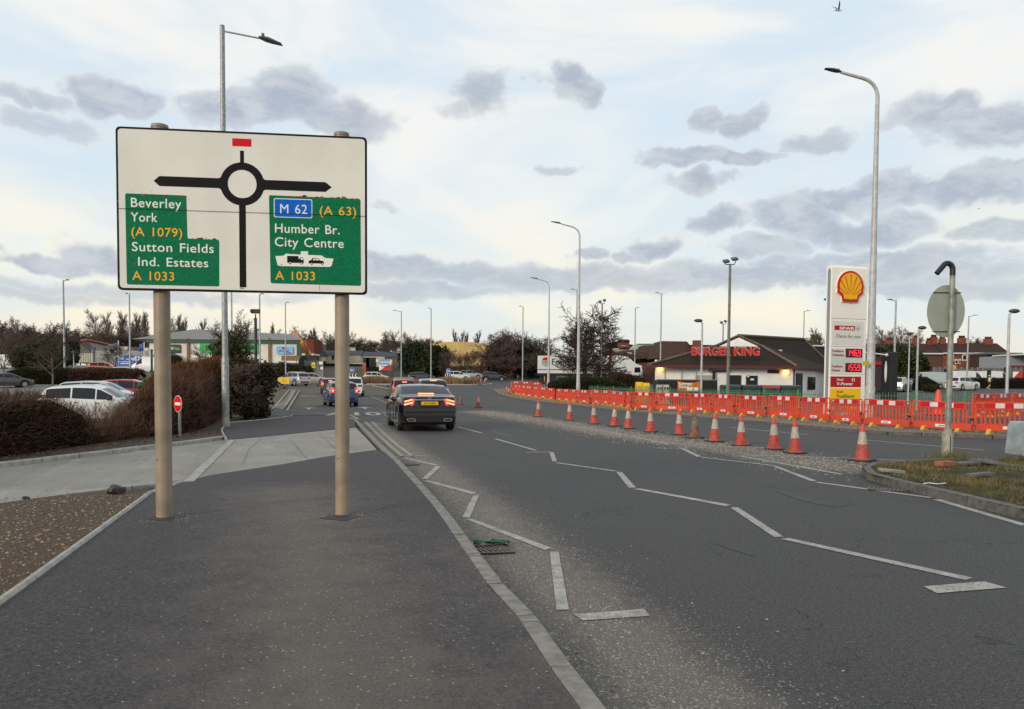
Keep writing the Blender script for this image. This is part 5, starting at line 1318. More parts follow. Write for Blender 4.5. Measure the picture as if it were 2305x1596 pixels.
# ================================================================ gulls
M_gull = mat('gull_white', (.5, .5, .5), .7); M_wing = mat('gull_wing', (.10, .10, .11), .7)
def gull(u, v, Y, s, rz, lab, up):
    p = pv(u, v, Y); t = thing('gull', lab, 'bird', p, rz, 'gulls in the sky'); t.scale = (s, s, s)
    m = MB(); m.ball((0, 0, 0), (.24, .07, .07), 12); m.ball((.25, 0, .03), (.07, .05, .05), 8); m.tube([(.3, 0, .03), (.38, 0, .01)], [.02, .004], 6); m.tube([(-.2, 0, 0), (-.38, 0, .01)], [.05, .02], 6); m.obj('body', M_gull, t, smooth='all')
    for sd_ in (-1, 1):
        m = MB(); W_ = [(0.10, .04, .03), (-.08, .04, .03), (-.14, .30, .03 + up * .26), (-.30, .62, .03 + up * .42), (-.02, .32, .05 + up * .28)]
        m.v = [(x, y * sd_, z) for x, y, z in W_] + [(x, y * sd_, z - .012) for x, y, z in W_]; m.f = [(0, 1, 2, 4), (4, 2, 3), (5, 9, 7, 6), (9, 8, 7), (0, 4, 9, 5), (4, 3, 8, 9), (3, 2, 7, 8), (2, 1, 6, 7)]; m.m = [0] * 8
        m.obj('wing', M_wing, t)
gull(1886, 24, 42, .62, R_(10), 'gull with raised dark wings near the top of the sky', 1.3)
gull(2203, 470, 90, .62, R_(70), 'tiny gull gliding low above the round sign post', .15)

# ================================================================ buildings
def bmat(name, col, kind, sc=1.0, c2=None, rough=.85):
    """brick / tile / corrugated wall, patterns in the material"""
    m = bpy.data.materials.new(name); m.use_nodes = True; nt = m.node_tree; b = nt.nodes['Principled BSDF']
    tc = nn(nt, 'ShaderNodeTexCoord').outputs['Object']; c2 = c2 or tuple(x * .6 for x in col)
    n1 = mr(nt, noise(nt, tc, 1.3, 4, .6), .35, .65)
    base = mx(nt, n1, col, tuple(x * .78 for x in col))
    if kind == 'brick':
        sp_ = nn(nt, 'ShaderNodeSeparateXYZ', {0: tc}); v = nn(nt, 'ShaderNodeCombineXYZ', {0: ma(nt, 'ADD', sp_.outputs[0], sp_.outputs[1]), 1: sp_.outputs[2], 2: 0.0}).outputs[0]
        br = nn(nt, 'ShaderNodeTexBrick', {'Vector': v, 'Scale': sc, 'Mortar Size': .012, 'Brick Width': .45, 'Row Height': .15, 'Color1': (*col, 1), 'Color2': (*c2, 1), 'Mortar': (*[min(1, x * 1.5 + .03) for x in col], 1)})
        base = mx(nt, .75, base, br.outputs[0])
    elif kind in ('rib', 'tile'):
        w = nn(nt, 'ShaderNodeTexWave', {'Vector': tc, 'Scale': sc, 'Distortion': .0 if kind == 'rib' else .6}); w.bands_direction = 'X' if kind == 'rib' else 'Z'
        base = mx(nt, mr(nt, w.outputs[0], .1, .6), c2, base)
        if kind == 'tile': base = mx(nt, ma(nt, 'MULTIPLY', mr(nt, noise(nt, tc, 9, 4, .7), .5, .7), .5), base, tuple(min(1, x * 1.7 + .008) for x in col))
    nt.links.new(base, b.inputs['Base Color']); b.inputs['Roughness'].default_value = rough; b.inputs['Specular IOR Level'].default_value = .1
    MATS[name] = m; return m
M_render = mat('white_render', (.82, .81, .78), .85, var=.08, sc=1.2, det=6)
M_tile = bmat('roof_tile_brown', (.042, .030, .020), 'tile', 4.0, (.013, .009, .007))
M_fascia = mat('fascia_maroon', (.10, .022, .02), .6)
M_navy = mat('navy_cladding', (.010, .012, .026), .5)
M_lampor = mat('lit_lamp', (1, .6, .2), .5, emit=(1.0, .42, .08), es=5.5)
M_win = mat('window_dark', (.02, .022, .025), .12, spec=.8)
M_frame = mat('white_frame', (.62, .62, .58), .5)
M_door = mat('black_door', (.010, .010, .011), .5)
# ---- burger restaurant with white walls and a hipped brown roof
A_, B_, C_, D_ = (11.05, 62.0), (22.15, 63.2), (30.6, 77.0), (18.2, 81.5)
bk = thing('restaurant', 'white-walled restaurant with hipped brown tile roof and red roof lettering', 'restaurant', (0, 0, 0))
ZE = 2.86
m = MB(); P = [A_, B_, C_, D_]
m.prism(P, -.1, ZE); m.obj('wall', M_render, bk)
m = MB()
e1, e2 = pv(1458, 823, 61.2), pv(1793, 828, 62.5); e1.z = e2.z = ZE - .02
e3, e4 = Vector((31.6, 78.0, ZE - .02)), Vector((17.2, 82.4, ZE - .02))
gl_, gr_, ap, re_ = pv(1609, 780, 66.0), pv(1715, 780, 66.0), pv(1661, 756, 66.2), pv(1808, 764, 77.5)
gl_.z = gr_.z = (gl_.z + gr_.z) / 2
vs = [e1, e2, e3, e4, gl_, gr_, ap, re_]
m.add(vs, [(0, 1, 5, 4), (1, 2, 7, 6, 5), (2, 3, 7), (3, 0, 4, 6, 7), (0, 3, 2, 1)]); m.obj('roof', M_tile, bk)
m = MB(); gv = [gl_ + Vector((.3, -.03, 0)), gr_ + Vector((-.3, -.03, 0)), ap + Vector((0, -.23, -.15))]; gw = [v + Vector((0, .1, 0)) for v in gv]
m.add(gv + gw, [(0, 1, 2), (5, 4, 3), (0, 3, 4, 1), (1, 4, 5, 2), (2, 5, 3, 0)]); m.obj('gable', M_render, bk)
m = MB()
for a, b, r_ in ((gl_, ap, .09), (gr_, ap, .09), (ap, re_, .12), (e2, gr_, .10), (e1, gl_, .10), (e3, re_, .1)): m.tube([a + Vector((0, -.02, .05)), b + Vector((0, -.02, .05))], r_, 6)
m.obj('ridge_tiles', mat('ridge_tile', (.13, .10, .072), .9, var=.3, sc=6), bk)
m = MB()
for a, b in ((e1, e2), (e2, e3)): 
    d = (b - a).normalized(); n = Vector((d.y, -d.x, 0)); c = (a + b) / 2 + n * .02
    m.box((c.x, c.y, ZE - .08), ((b - a).length + .04, .05, .22), rz=atan2(d.y, d.x))
m.obj('fascia', M_fascia, bk)
def fw(u, v, off=.03):   # point on the front wall plane
    d = ray(u, v); a, b = Vector((*A_, 0)), Vector((*B_, 0)); e = (b - a).normalized(); n = Vector((e.y, -e.x, 0)); t = n.dot(a) / n.dot(d)
    p = d * t; p.z += EYE; return p + n * off
frz = atan2(B_[1] - A_[1], B_[0] - A_[0])
def fbox(name, u0, v0, u1, v1, mt, dep=.06, parent=None, off=.02, z0=None):
    a, b = fw(u0, v0), fw(u1, v1); zz0 = b.z if z0 is None else z0
    m = MB(); c = (a + b) / 2; e = Vector((sin(frz), -cos(frz), 0)) * (dep / 2 + off - .03)
    m.box((c.x + e.x, c.y + e.y, (a.z + zz0) / 2), (Vector((a.x, a.y)) - Vector((b.x, b.y))).length and ((Vector((a.x - b.x, a.y - b.y)).length), dep, abs(a.z - zz0)), rz=frz)
    return m.obj(name, mt, parent or bk)
K6 = lambda x, y: ((1600 + x / 4.802) * .9, (780 + y / 4.802) * .9)
def fb6(name, x0, y0, x1, y1, mt, **k): a, b = K6(x0, y0), K6(x1, y1); return fbox(name, *a, *b, mt, **k)
d1 = fb6('door', 1050, 760, 1205, 1000, M_door, z0=.02); fb6('door', 1272, 765, 1403, 1000, M_door, z0=.02)
fb6('door_sign', 1320, 802, 1362, 822, M_letw, dep=.08, parent=bk); fb6('door_sign', 1283, 770, 1305, 785, M_letw, dep=.08)
fb6('vent_panel', 1528, 698, 1665, 737, mat('vent_maroon', (.045, .012, .012), .6))
fb6('duct', 862, 702, 1070, 720, M_trim, dep=.2); fb6('duct', 868, 720, 890, 880, M_trim, dep=.2)
fb6('drainpipe', 484, 684, 494, 815, M_frame, dep=.1); fb6('drainpipe', 654, 680, 664, 820, M_frame, dep=.1)
fb6('electric_cabinet', 686, 760, 840, 830, mat('cabinet_beige', (.34, .32, .27), .7), dep=.5); fb6('vent_box', 822, 688, 852, 722, mat('vent_brown', (.25, .15, .05), .7), dep=.25)
fb6('wall_joint', 296, 684, 300, 830, M_galv, dep=.035)
for x0, x1, y0, y1 in ((212, 264, 664, 706), (1722, 1770, 698, 748)):
    lb = fb6('wall_lamp', x0, y0, x1, y1, M_lampor, dep=.22); a, b = K6(x0 - 3, y0 - 8), K6(x1 + 3, y0)
    fbox('lamp_hood', *a, *b, M_trim, dep=.30, parent=bk)
# corner post, side door and side window on the flank
def onseg(P0, P1, t, off=.04):
    a, b = Vector((*P0, 0)), Vector((*P1, 0)); d = (b - a).normalized(); n = Vector((d.y, -d.x, 0)); p = a.lerp(b, t) + n * off; return p, atan2(d.y, d.x)
for nme, t0, t1, za, zb__, mt in (('side_door', .06, .20, .02, 2.35, M_door), ('side_window', .34, .53, 1.0, 2.1, M_win)):
    a, r_ = onseg(B_, C_, t0); b, _ = onseg(B_, C_, t1); c = (a + b) / 2; m = MB(); m.box((c.x, c.y, (za + zb__) / 2), ((b - a).length, .08, zb__ - za), rz=r_); w_ = m.obj(nme, mt, bk)
    if nme == 'side_window':
        m = MB(); m.box((c.x, c.y, 1.55), (.06, .11, 1.1), rz=r_); m.obj('mullion', M_trim, w_)
m = MB(); a, r_ = onseg(B_, C_, .01); m.tube([(a.x, a.y, 0), (a.x, a.y, ZE - .1)], .06, 8); m.obj('drainpipe', M_trim, bk)
# red roof letters with a pale backing
ltm = mat('letter_red', (.62, .02, .015), .5); lbm = mat('letter_backing', (.62, .56, .50), .5)
pl = pv(1553, 800.5, 63.2); pr_ = pv(1707, 800.5, 63.2)
for s, x0, x1 in (('BURGER', 605, 1085), ('KING', 1112, 1425)):
    a, b = pv(*K6(x0, 522), 63.1), pv(*K6(x1, 522), 63.1)
    o = text('roof_lettering', s, .90, ltm, bk, (a.x, a.y - .10, a.z), ext=.03, bold=.018, space=1.02); w = max(v.co.x for v in o.data.vertices); o.scale = ((b.x - a.x) / w, 1, 1)
    o2 = text('letter_backing', s, .90, lbm, bk, (a.x + .07, a.y - .0, a.z + .0), ext=.03, bold=.042, space=1.02); w2 = max(v.co.x for v in o2.data.vertices); o2.scale = ((b.x - a.x) / w2, 1, 1)
m = MB(); m.box(((pl.x + pr_.x) / 2, 63.25, pl.z - .1), (pr_.x - pl.x + .3, .12, .08))
for i in range(6): x = pl.x + (pr_.x - pl.x) * (i + .5) / 6; m.box((x, 63.25, pl.z - .25), (.05, .05, .4))
m.obj('letter_frame', M_trim, bk)
# flat-roofed navy extension behind
ex = thing('extension', 'flat navy box extension rising behind the right side of the restaurant roof', 'building extension', (0, 0, 0))
a, b = pv(1745, 779, 80), pv(1856, 780, 80); m = MB(); m.box(((a.x + b.x) / 2, 82, a.z / 2), (b.x - a.x, 4, a.z)); m.obj('wall', M_navy, ex)
m = MB(); m.box(((a.x + b.x) / 2, 79.9, a.z + .05), (b.x - a.x + .4, .3, .12)); m.obj('parapet', M_frame, ex)
m = MB(); c = pv(1767, 772, 79.5); m.lathe([(.9, 0), (.55, .75), (.6, .8), (.3, .85)], 8, (c.x + .4, 81, a.z)); m.obj('roof_vent', M_galv, ex)
p = pv(1756, 822, 70); m = MB(); m.tube([(0, 0, -.4), (0, 0, .9)], .16, 10)
q = pv(1755.5, 795, 70.5); o = m.obj('flue', M_frame, bk); o.location = (q.x, q.y, q.z - .6)

# ---- things round the restaurant
p0, p1 = pv(1440, 850, 58), pv(1461, 880, 58)
def prop_box(name, lab, cat, u0, u1, v0, v1, Y, dep, m_, part='box', rz=0, bev=.03, group=None, base=None):
    a, b = pv(u0, v0, Y), pv(u1, v1, Y); z0 = T((a.x + b.x) / 2, Y) if base is None else b.z
    t = thing(name, lab, cat, ((a.x + b.x) / 2, Y + dep / 2, z0), rz, group)
    m = MB(); m.box((0, 0, (a.z - z0) / 2), (b.x - a.x, dep, a.z - z0)); o = m.obj(part, m_, t); 
    if bev: bevel(o, bev)
    return t, a.z - z0, b.x - a.x
M_yel = mat('yellow_plastic', (.62, .40, .012), .5, var=.12, sc=3)
t, h, w = prop_box('grit_bin', 'yellow grit bins at the left corner of the restaurant', 'grit bin', 1433, 1447, 868, 888, 58, .9, M_yel, 'body')
m = MB(); m.prism([(-.48, 0), (.48, 0), (.2, .28), (-.2, .28)], -w / 2, w / 2, Matrix(((0, 0, 1), (1, 0, 0), (0, 1, 0)))); o = m.obj('lid', M_yel, t); o.location = (0, 0, h - .02); t['label'] = 'left yellow lidded bin at the left corner of the restaurant'
t, h, w = prop_box('grit_bin', 'right yellow lidded bin at the left corner of the restaurant', 'grit bin', 1448, 1462, 868, 888, 57.5, .9, M_yel, 'body')
m = MB(); m.prism([(-.48, 0), (.48, 0), (.2, .22), (-.2, .22)], -w / 2, w / 2, Matrix(((0, 0, 1), (1, 0, 0), (0, 1, 0)))); o = m.obj('lid', M_yel, t); o.location = (0, 0, h - .02)
M_blk = mat('black_timber', (.012, .012, .014), .7, var=.3, sc=3)
t, h, w = prop_box('bin_store', 'long black bin enclosure against the restaurant wall with an orange banner', 'bin store', 1481, 1614, 855, 890, 59, 2.2, M_blk, 'enclosure'); t['label'] = 'long low black bin enclosure standing against the white restaurant wall'
m = MB(); m.box((0, -1.0, h + .02), (w + .1, .2, .06)); m.obj('cap', M_galvd, t)
m = MB()
for i in range(26): m.box((-w / 2 + w * (i + .5) / 26, -1.115, h / 2), (.03, .03, h - .1))
m.obj('battens', M_door, t)
a, b = pv(1525, 858, 58.7), pv(1575, 882, 58.7); m = MB(); W2 = b.x - a.x; H2 = a.z - b.z
gx, gz = 12, 6
vs = [(a.x + W2 * i / gx, 58.75 - .04 * sin(i * 1.1) * (j / gz), b.z + H2 * (j / gz) * (1 - .16 * sin(pi * i / gx))) for j in range(gz + 1) for i in range(gx + 1)]
m.add(vs, [(j * (gx + 1) + i, j * (gx + 1) + i + 1, (j + 1) * (gx + 1) + i + 1, (j + 1) * (gx + 1) + i) for j in range(gz) for i in range(gx)])
bn = thing('banner', 'orange advertising banner sagging on the black bin enclosure', 'banner', (0, 0, 0)); o = m.obj('cloth', mat('banner_orange', (.60, .24, .03), .7, var=.1, sc=1.5, col2=(.42, .10, .015)), bn, smooth='all'); md = o.modifiers.new('s', 'SOLIDIFY'); md.thickness = .012
text('banner_lettering', 'SUMMER', .24, M_letw, bn, (a.x + .1, 58.66, b.z + H2 * .62), ext=.004, bold=.03); text('banner_lettering', 'DEALS', .24, M_letw, bn, (a.x + .1, 58.66, b.z + H2 * .34), ext=.004, bold=.03)
m = MB(); m.prism(round_poly([(0, 0), (.85, 0), (.85, .24), (0, .24)], .08), 0, .02, XZ); o = m.obj('white_patch', M_letw, bn); o.location = (a.x + W2 * .40, 58.66, b.z + H2 * .1)
for i, (u0, u1) in enumerate(((1479, 1490), (1493, 1505))):
    t, h, w = prop_box('crate_stack', ('left' if i == 0 else 'right') + ' pale stack of delivery crates in front of the black enclosure', 'crates', u0, u1, 866, 890, 57.6, .5, mat('crate_cream', (.45, .42, .33), .7), 'crates', bev=0)
    for k in range(3):
        for q in (-1, 1): m = MB(); m.box((q * w * .24, -.26, h * (.25 + .28 * k)), (w * .3, .03, h * .12)); m.obj('opening', M_door, t)
# ---- fuel price totem
TY = R_(18); tb = pv(1867, 858, 37.5)
t = thing('price_totem', 'tall white fuel price totem with a yellow and red scallop shell emblem', 'fuel price sign', (tb.x, 37.5, .12), TY)
HT = pv(1870, 595, 37.5).z - .12; WT = 2.02; DT = .40
M_tw = mat('totem_white', (.82, .79, .72), .35, spec=.35); M_tg = mat('totem_grey', (.22, .24, .28), .45)
m = MB(); pr = [(0, 0), (0, HT - .18)] + [(DT / 2 - DT / 2 * cos(a), HT - .18 + .18 * sin(a)) for a in np.linspace(0.2, pi - .2, 9)] + [(DT, HT - .18), (DT, 0)]
m.prism(pr, 0, WT, Matrix(((0, 0, 1), (1, 0, 0), (0, 1, 0)))); m.obj('body', M_tw, t, smooth=40)
m = MB(); m.prism([(DT * .25, .1), (DT * .25, HT - .25), (DT * .5, HT - .12), (DT * .75, HT - .25), (DT * .75, .1)], -.006, .01, Matrix(((0, 0, 1), (1, 0, 0), (0, 1, 0)))); m.obj('side_recess', M_tg, t)
def tq(x, y):  # crop 7 pixel to totem face coordinates
    u, v = (2030 + x / 3.8) * .9, (640 + y / 3.8) * .9; d = ray(u, v); n = Vector((sin(TY), -cos(TY), 0)); tt = n.dot(Vector((tb.x, 37.5, 0))) / n.dot(d); p = d * tt
    return (Vector((cos(TY), sin(TY), 0)).dot(p - Vector((tb.x, 37.5, 0))), EYE + p.z - .12)
def tflat(name, pts, mt, y0=0., th=.01, parent=t): return flat(name, pts, mt, parent, y0, th)
def trect(name, x0, y0, x1, y1, mt, y=0., th=.01, r=0):
    a, b = tq(x0, y0), tq(x1, y1); P = [(a[0], b[1]), (b[0], b[1]), (b[0], a[1]), (a[0], a[1])]; return tflat(name, round_poly(P, r) if r else P, mt, y, th)
sc_, cz_ = tq(355, 300); r_ = abs(tq(478, 300)[0] - tq(232, 300)[0]) / 2; zt_ = tq(355, 145)[1]; zb_ = tq(355, 440)[1]; hh = zt_ - zb_; cz_ = zb_ + hh * .52
SHP = [(-.29, 0), (-.33, .18), (-.50, .30)] + [(-.5 * cos(a) * (1.0), .50 + .50 * sin(a)) for a in np.linspace(-.25, pi + .25, 25)] + [(.50, .30), (.33, .18), (.29, 0), (.06, -.0), (0, -.03), (-.06, 0)]
def shp(s, dz=0): return [(sc_ + x * s * r_ * 2, zb_ + hh * (.5 + (z - .5) * s) + dz) for x, z in SHP]
tflat('emblem_backing', shp(1.03), M_tw, 0, .06); em = tflat('shell_emblem', shp(1.0), mat('shell_red', (.52, .02, .012), .4, spec=.2), .06, .03); 
tflat('shell_yellow', shp(.84, .02), mat('shell_yellow', (.86, .44, .012), .4, spec=.2), .09, .01)
m = MB()
for k in range(-3, 4):
    a = k * .265; L0, L1 = hh * .13, hh * (.74 - .035 * abs(k)); ox, oz = sc_ + sin(a) * .03, zb_ + hh * .14
    dx, dz = sin(a * 1.18), cos(a * 1.18); nx_, nz_ = dz, -dx
    m.prism([(ox + dx * L0 + nx_ * .006, oz + dz * L0 + nz_ * .006), (ox + dx * L1 + nx_ * .022, oz + dz * L1 + nz_ * .022), (ox + dx * L1 - nx_ * .022, oz + dz * L1 - nz_ * .022), (ox + dx * L0 - nx_ * .006, oz + dz * L0 - nz_ * .006)], .10, .106, XZ)
m.obj('shell_ribs', MATS['shell_red'], em)
for y in (592, 858, 1122): a = tq(180, y); tflat('panel_joint', [(0.02, a[1] - .01), (WT - .02, a[1] - .01), (WT - .02, a[1] + .01), (0.02, a[1] + .01)], M_tg, .0, .004)
M_pg = mat('price_panel_grey', (.56, .60, .56), .5); M_dred = mat('panel_red', (.42, .012, .018), .45, spec=.2); M_fy = mat('panel_yellow', (.86, .52, .01), .45, spec=.2); M_led = mat('led_red', (.8, .02, .05), .4, emit=(1, .02, .05), es=2.2); M_ledb = mat('led_screen', (.05, .004, .006), .4)
trect('store_panel', 192, 615, 485, 850, mat('panel_offwhite', (.68, .67, .63), .5), 0., .008)
trect('store_red_band', 214, 660, 407, 710, M_dred, .01, .004)
M_dgreen = mat('logo_green', (.01, .09, .035), .5)
def tt(s, x0, x1, yb, cap, mt, y=.014, name='sign_lettering', **k):
    a, b = tq(x0, yb), tq(x1, yb); ca = abs(tq(x0, yb)[1] - tq(x0, yb - cap)[1])
    o = text(name, s, ca / .73, mt, t, (a[0], -y - .004, a[1]), ext=.003, **k); w = max(v.co.x for v in o.data.vertices) - min(v.co.x for v in o.data.vertices); o.scale = ((b[0] - a[0]) / w, 1, 1); return o
tt('SPAR', 258, 403, 699, 27, M_letw, bold=.03)
c1 = tq(437, 689); rr_ = abs(tq(457, 689)[0] - c1[0])
tflat('tree_roundel', circ(c1, rr_, 28), M_dgreen, .01, .004); tflat('roundel_inner', circ(c1, rr_ * .84, 28), M_letw, .014, .004)
tflat('roundel_tree', [(c1[0] - rr_ * .45, c1[1] - rr_ * .35), (c1[0] + rr_ * .45, c1[1] - rr_ * .35), (c1[0], c1[1] + rr_ * .65)], M_dgreen, .018, .003)
tt('There for you', 216, 452, 776, 36, M_tg, shear=.3)
trect('price_panel', 180, 880, 478, 1108, M_pg, 0., .008)
for y0, y1, s in ((880, 966, '146.9'), (1018, 1104, '155.9')):
    trect('led_screen', 320 if y0 < 900 else 316, y0, 472 if y0 < 900 else 466, y1, M_ledb, .01, .02)
SEG = {'1': 'bc', '4': 'fgbc', '6': 'afgecd', '9': 'abcdfg', '5': 'afgcd', '8': 'abcdefg'}
def digit(ch, x, z, w, h, mb):
    th = w * .2; g = {'a': (x + w / 2, z + h, w, th), 'g': (x + w / 2, z + h / 2, w, th), 'd': (x + w / 2, z, w, th), 'f': (x, z + h * .75, th, h / 2), 'b': (x + w, z + h * .75, th, h / 2), 'e': (x, z + h * .25, th, h / 2), 'c': (x + w, z + h * .25, th, h / 2)}
    for s in SEG[ch]: cx, cz, ww, hh2 = g[s]; mb.box((cx, -.034, cz), (ww * .92, .006, hh2 * .92))
for y0, y1, x0, x1, s in ((892, 955, 330, 466, '1469'), (1030, 1092, 326, 460, '1559')):
    a, b = tq(x0, y1), tq(x1, y0); W3, H3 = b[0] - a[0], b[1] - a[1]; m = MB()
    for i, ch in enumerate(s): digit(ch, a[0] + W3 * (i * .26 + .0), a[1] + .03, W3 * .15, H3 - .06, m)
    m.box((a[0] + W3 * .735, -.034, a[1] + .02), (.03, .006, .03)); m.obj('price_digits', M_led, t)
tt('FuelSave', 190, 292, 912, 22, M_dred, bold=.01); tt('Unleaded..', 190, 305, 950, 22, M_dred, bold=.01); tt('FuelSave', 184, 285, 1058, 22, M_dred, bold=.01); tt('Diesel..', 184, 268, 1096, 22, M_dred, bold=.01)
trect('red_panel', 176, 1145, 462, 1248, M_dred, 0., .01); tt('Shell', 232, 292, 1186, 22, M_letw, bold=.01); tt('V-Power', 232, 388, 1228, 28, M_letw, bold=.02); tt('0', 373, 402, 1194, 34, M_letw)
trect('yellow_panel', 172, 1258, 458, 1372, M_fy, 0., .01); tt('Shell', 230, 288, 1300, 20, M_dred, bold=.01); tt('FuelSave', 230, 395, 1346, 32, mat('letter_green', (.02, .22, .03), .5), bold=.02)
trect('lower_panel', 170, 1380, 450, 1530, mat('panel_green', (.03, .20, .09), .5), 0., .01); tt('0  STORE', 190, 430, 1460, 30, M_letw); tt('OPEN', 220, 400, 1515, 30, M_letw)
# small yellow plate on the big lamp column and post with white arm behind
q = pv(1960, 818, 34.3); m = MB(); m.box((0, 0, 0), (.26, .03, .19)); o = m.obj('column_plate', mat('plate_mustard', (.42, .36, .01), .6)); 
t = thing('cable_sign', 'small mustard plate strapped to the tallest street lamp beside the totem', 'sign plate', (q.x - .25, 34.22, q.z)); o.parent = t
# black totem of the restaurant seen from the side, with a white barrier arm
t = thing('drive_through_totem', 'tall black restaurant totem standing on the forecourt beside the silver people carrier', 'restaurant sign', at(2000.5, 62)); hz = pv(2000, 793, 62).z - t.location.z
m = MB(); m.box((0, 0, hz / 2), (.55, 1.6, hz)); bevel(m.obj('body', M_door, t), .04)
for s in (-1, 1): m = MB(); m.ball((s * .27, 0, hz * .62), (.09, .18, .85), 14); m.obj('emblem_side', M_frame, t, smooth='all')
a, b = pv(1945, 793, 60.5), pv(1995, 799, 60.5); t = thing('height_bar', 'thin white overhead bar reaching to the top of the black totem', 'height barrier', (0, 0, 0))
m = MB(); m.tube([a, b], .05, 8); m.ball(tuple(b), .12, 8); m.obj('bar', M_frame, t); m = MB(); m.tube([(a.x, a.y, .1), (a.x, a.y, a.z)], .06, 8); m.obj('post', M_frame, t)

# ---- pet superstore
M_clad = bmat('cream_cladding', (.82, .78, .70), 'rib', 3.2, (.66, .62, .55)); M_buff = bmat('buff_brick', (.24, .155, .09), 'brick', 1.0)
M_fgreen = mat('dark_green_trim', (.008, .065, .04), .5); M_roofg = bmat('ribbed_grey_roof', (.30, .29, .27), 'rib', 1.0, (.16, .155, .15))
e = lambda u, v, Y: pv(u, v, Y)
Yp = 138
lx, rx_ = at(340, Yp).x, at(670, Yp).x; base = 2.2; zE = pv(670, 766, Yp).z; zC = pv(670, 773, Yp).z; zM = pv(670, 818, Yp).z
t = thing('retail_shed', 'cream clad pet superstore with green trim and a low grey ribbed roof', 'shop', (0, 0, 0))
def plan(g): return [(lx - g, Yp - g), (rx_ + g, Yp - g), (rx_ - 12 + g, Yp + 40 + g), (lx - 12 - g, Yp + 40 + g)]
m = MB(); m.prism(plan(0), base - 2, zM); m.obj('brick_wall', M_buff, t)
m = MB(); m.prism(plan(.15), zM, zC); m.obj('cladding', M_clad, t)
m = MB(); m.prism(plan(.6), zC, zE); m.box((rx_ + .35, Yp - .3, (zC + zM) / 2 + .5), (.7, .6, zC - zM - 1)); m.obj('green_trim', M_fgreen, t)
m = MB(); m.box(((lx + rx_) / 2, Yp - .2, zM - .1), (rx_ - lx + .5, .2, .35)); m.obj('green_band', M_fgreen, t)
ap_ = pv(560, 742, Yp + 20); m = MB(); xm = ap_.x
m.add([(lx - 3, Yp - .8, zE), (rx_ + .8, Yp - .8, zE), (rx_ - 11, Yp + 41, zE), (lx - 14, Yp + 41, zE), (xm - 11, Yp + 20, ap_.z), (xm + 9, Yp + 20, ap_.z - .9)], [(0, 1, 5, 4), (1, 2, 5), (2, 3, 4, 5), (3, 0, 4), (3, 2, 1, 0)]); m.obj('roof', M_roofg, t)
K2 = lambda x, y: ((380 + x * .2381) * .9, (740 + y * .2381) * .9)
def shed_rect(name, x0, y0, x1, y1, mt, dep=.15, r=0, par=None):
    a, b = pv(*K2(x0, y0), Yp - .15), pv(*K2(x1, y1), Yp - .15); P = [(a.x, b.z), (b.x, b.z), (b.x, a.z), (a.x, a.z)]
    m = MB(); m.prism(round_poly(P, r) if r else P, 0, dep, XZ); o = m.obj(name, mt, par or t); o.location = (0, Yp - .16, 0); return o, a, b
for x0, x1 in ((370, 398), (1224, 1252)): shed_rect('brick_pier', x0, 442, x1, 800, M_buff, .3)
shed_rect('clear_window', 1328, 690, 1390, 745, M_win, .06)
M_navys = mat('shopsign_navy', (.012, .010, .03), .5); M_pets = mat('shopsign_green', (.01, .42, .10), .5); M_lblue = mat('shopsign_light_blue', (.16, .46, .75), .5)
o, a, b = shed_rect('vet_sign', 60, 510, 305, 600, M_navys, .2, .3)
def shtext(s, x0, x1, y, cap, mt, par, off=.30, **k):
    a, b = pv(*K2(x0, y), Yp - .4), pv(*K2(x1, y), Yp - .4); size = cap * .2381 * .9 * Yp / F / .73
    q = text('shop_lettering', s, size, mt, par, (a.x, Yp - off - .16 + .16, a.z), ext=.02, **k); w = max(v.co.x for v in q.data.vertices); q.scale = ((b.x - a.x) / w, 1, 1)
    q.location.y = -off; return q
shtext('vets', 72, 195, 568, 34, mat('letter_pink', (.55, .02, .15), .5), o, .23, bold=.02); shtext('4', 198, 218, 568, 36, M_letw, o, .23, bold=.02); shtext('Pets', 222, 292, 568, 34, mat('letter_lime', (.10, .55, .03), .5), o, .23, bold=.02)
o, a, b = shed_rect('store_sign', 505, 458, 1120, 605, M_pets, .2)
shtext('pets at home', 560, 1078, 556, 60, mat('letter_dark_green', (.006, .08, .03), .5), o, .23, bold=.03)
o, a, b = shed_rect('grooming_sign', 1306, 530, 1486, 614, M_lblue, .2, .4)
M_plum = mat('letter_plum', (.22, .02, .10), .5)
shtext('the', 1362, 1412, 560, 26, M_plum, o, .23, bold=.02); shtext('groom', 1332, 1436, 584, 20, M_plum, o, .23, bold=.02); shtext('room', 1382, 1462, 606, 20, M_plum, o, .23, bold=.02)
m = MB(); m.box((rx_ - 6, 116, T(0, 116) + .5), (16, .3, 1.0)); lw = m.obj('low_wall', bmat('low_brick', (.12, .05, .03), 'brick', 1.0)); tag(lw, 'low dark brick wall in front of the shop shrubs', 'wall')
t = thing('notice_board', 'small brown notice board on two legs before the right end of the pet store', 'sign board', at(654, 124)); 
m = MB(); m.box((0, 0, 3.6), (2.8, .1, .8)); m.obj('board', M_buff, t)
for s in (-1, 1): m = MB(); m.tube([(s * .9, 0, 0), (s * .9, 0, 3.2)], .07, 6); m.obj('leg', M_buff, t)

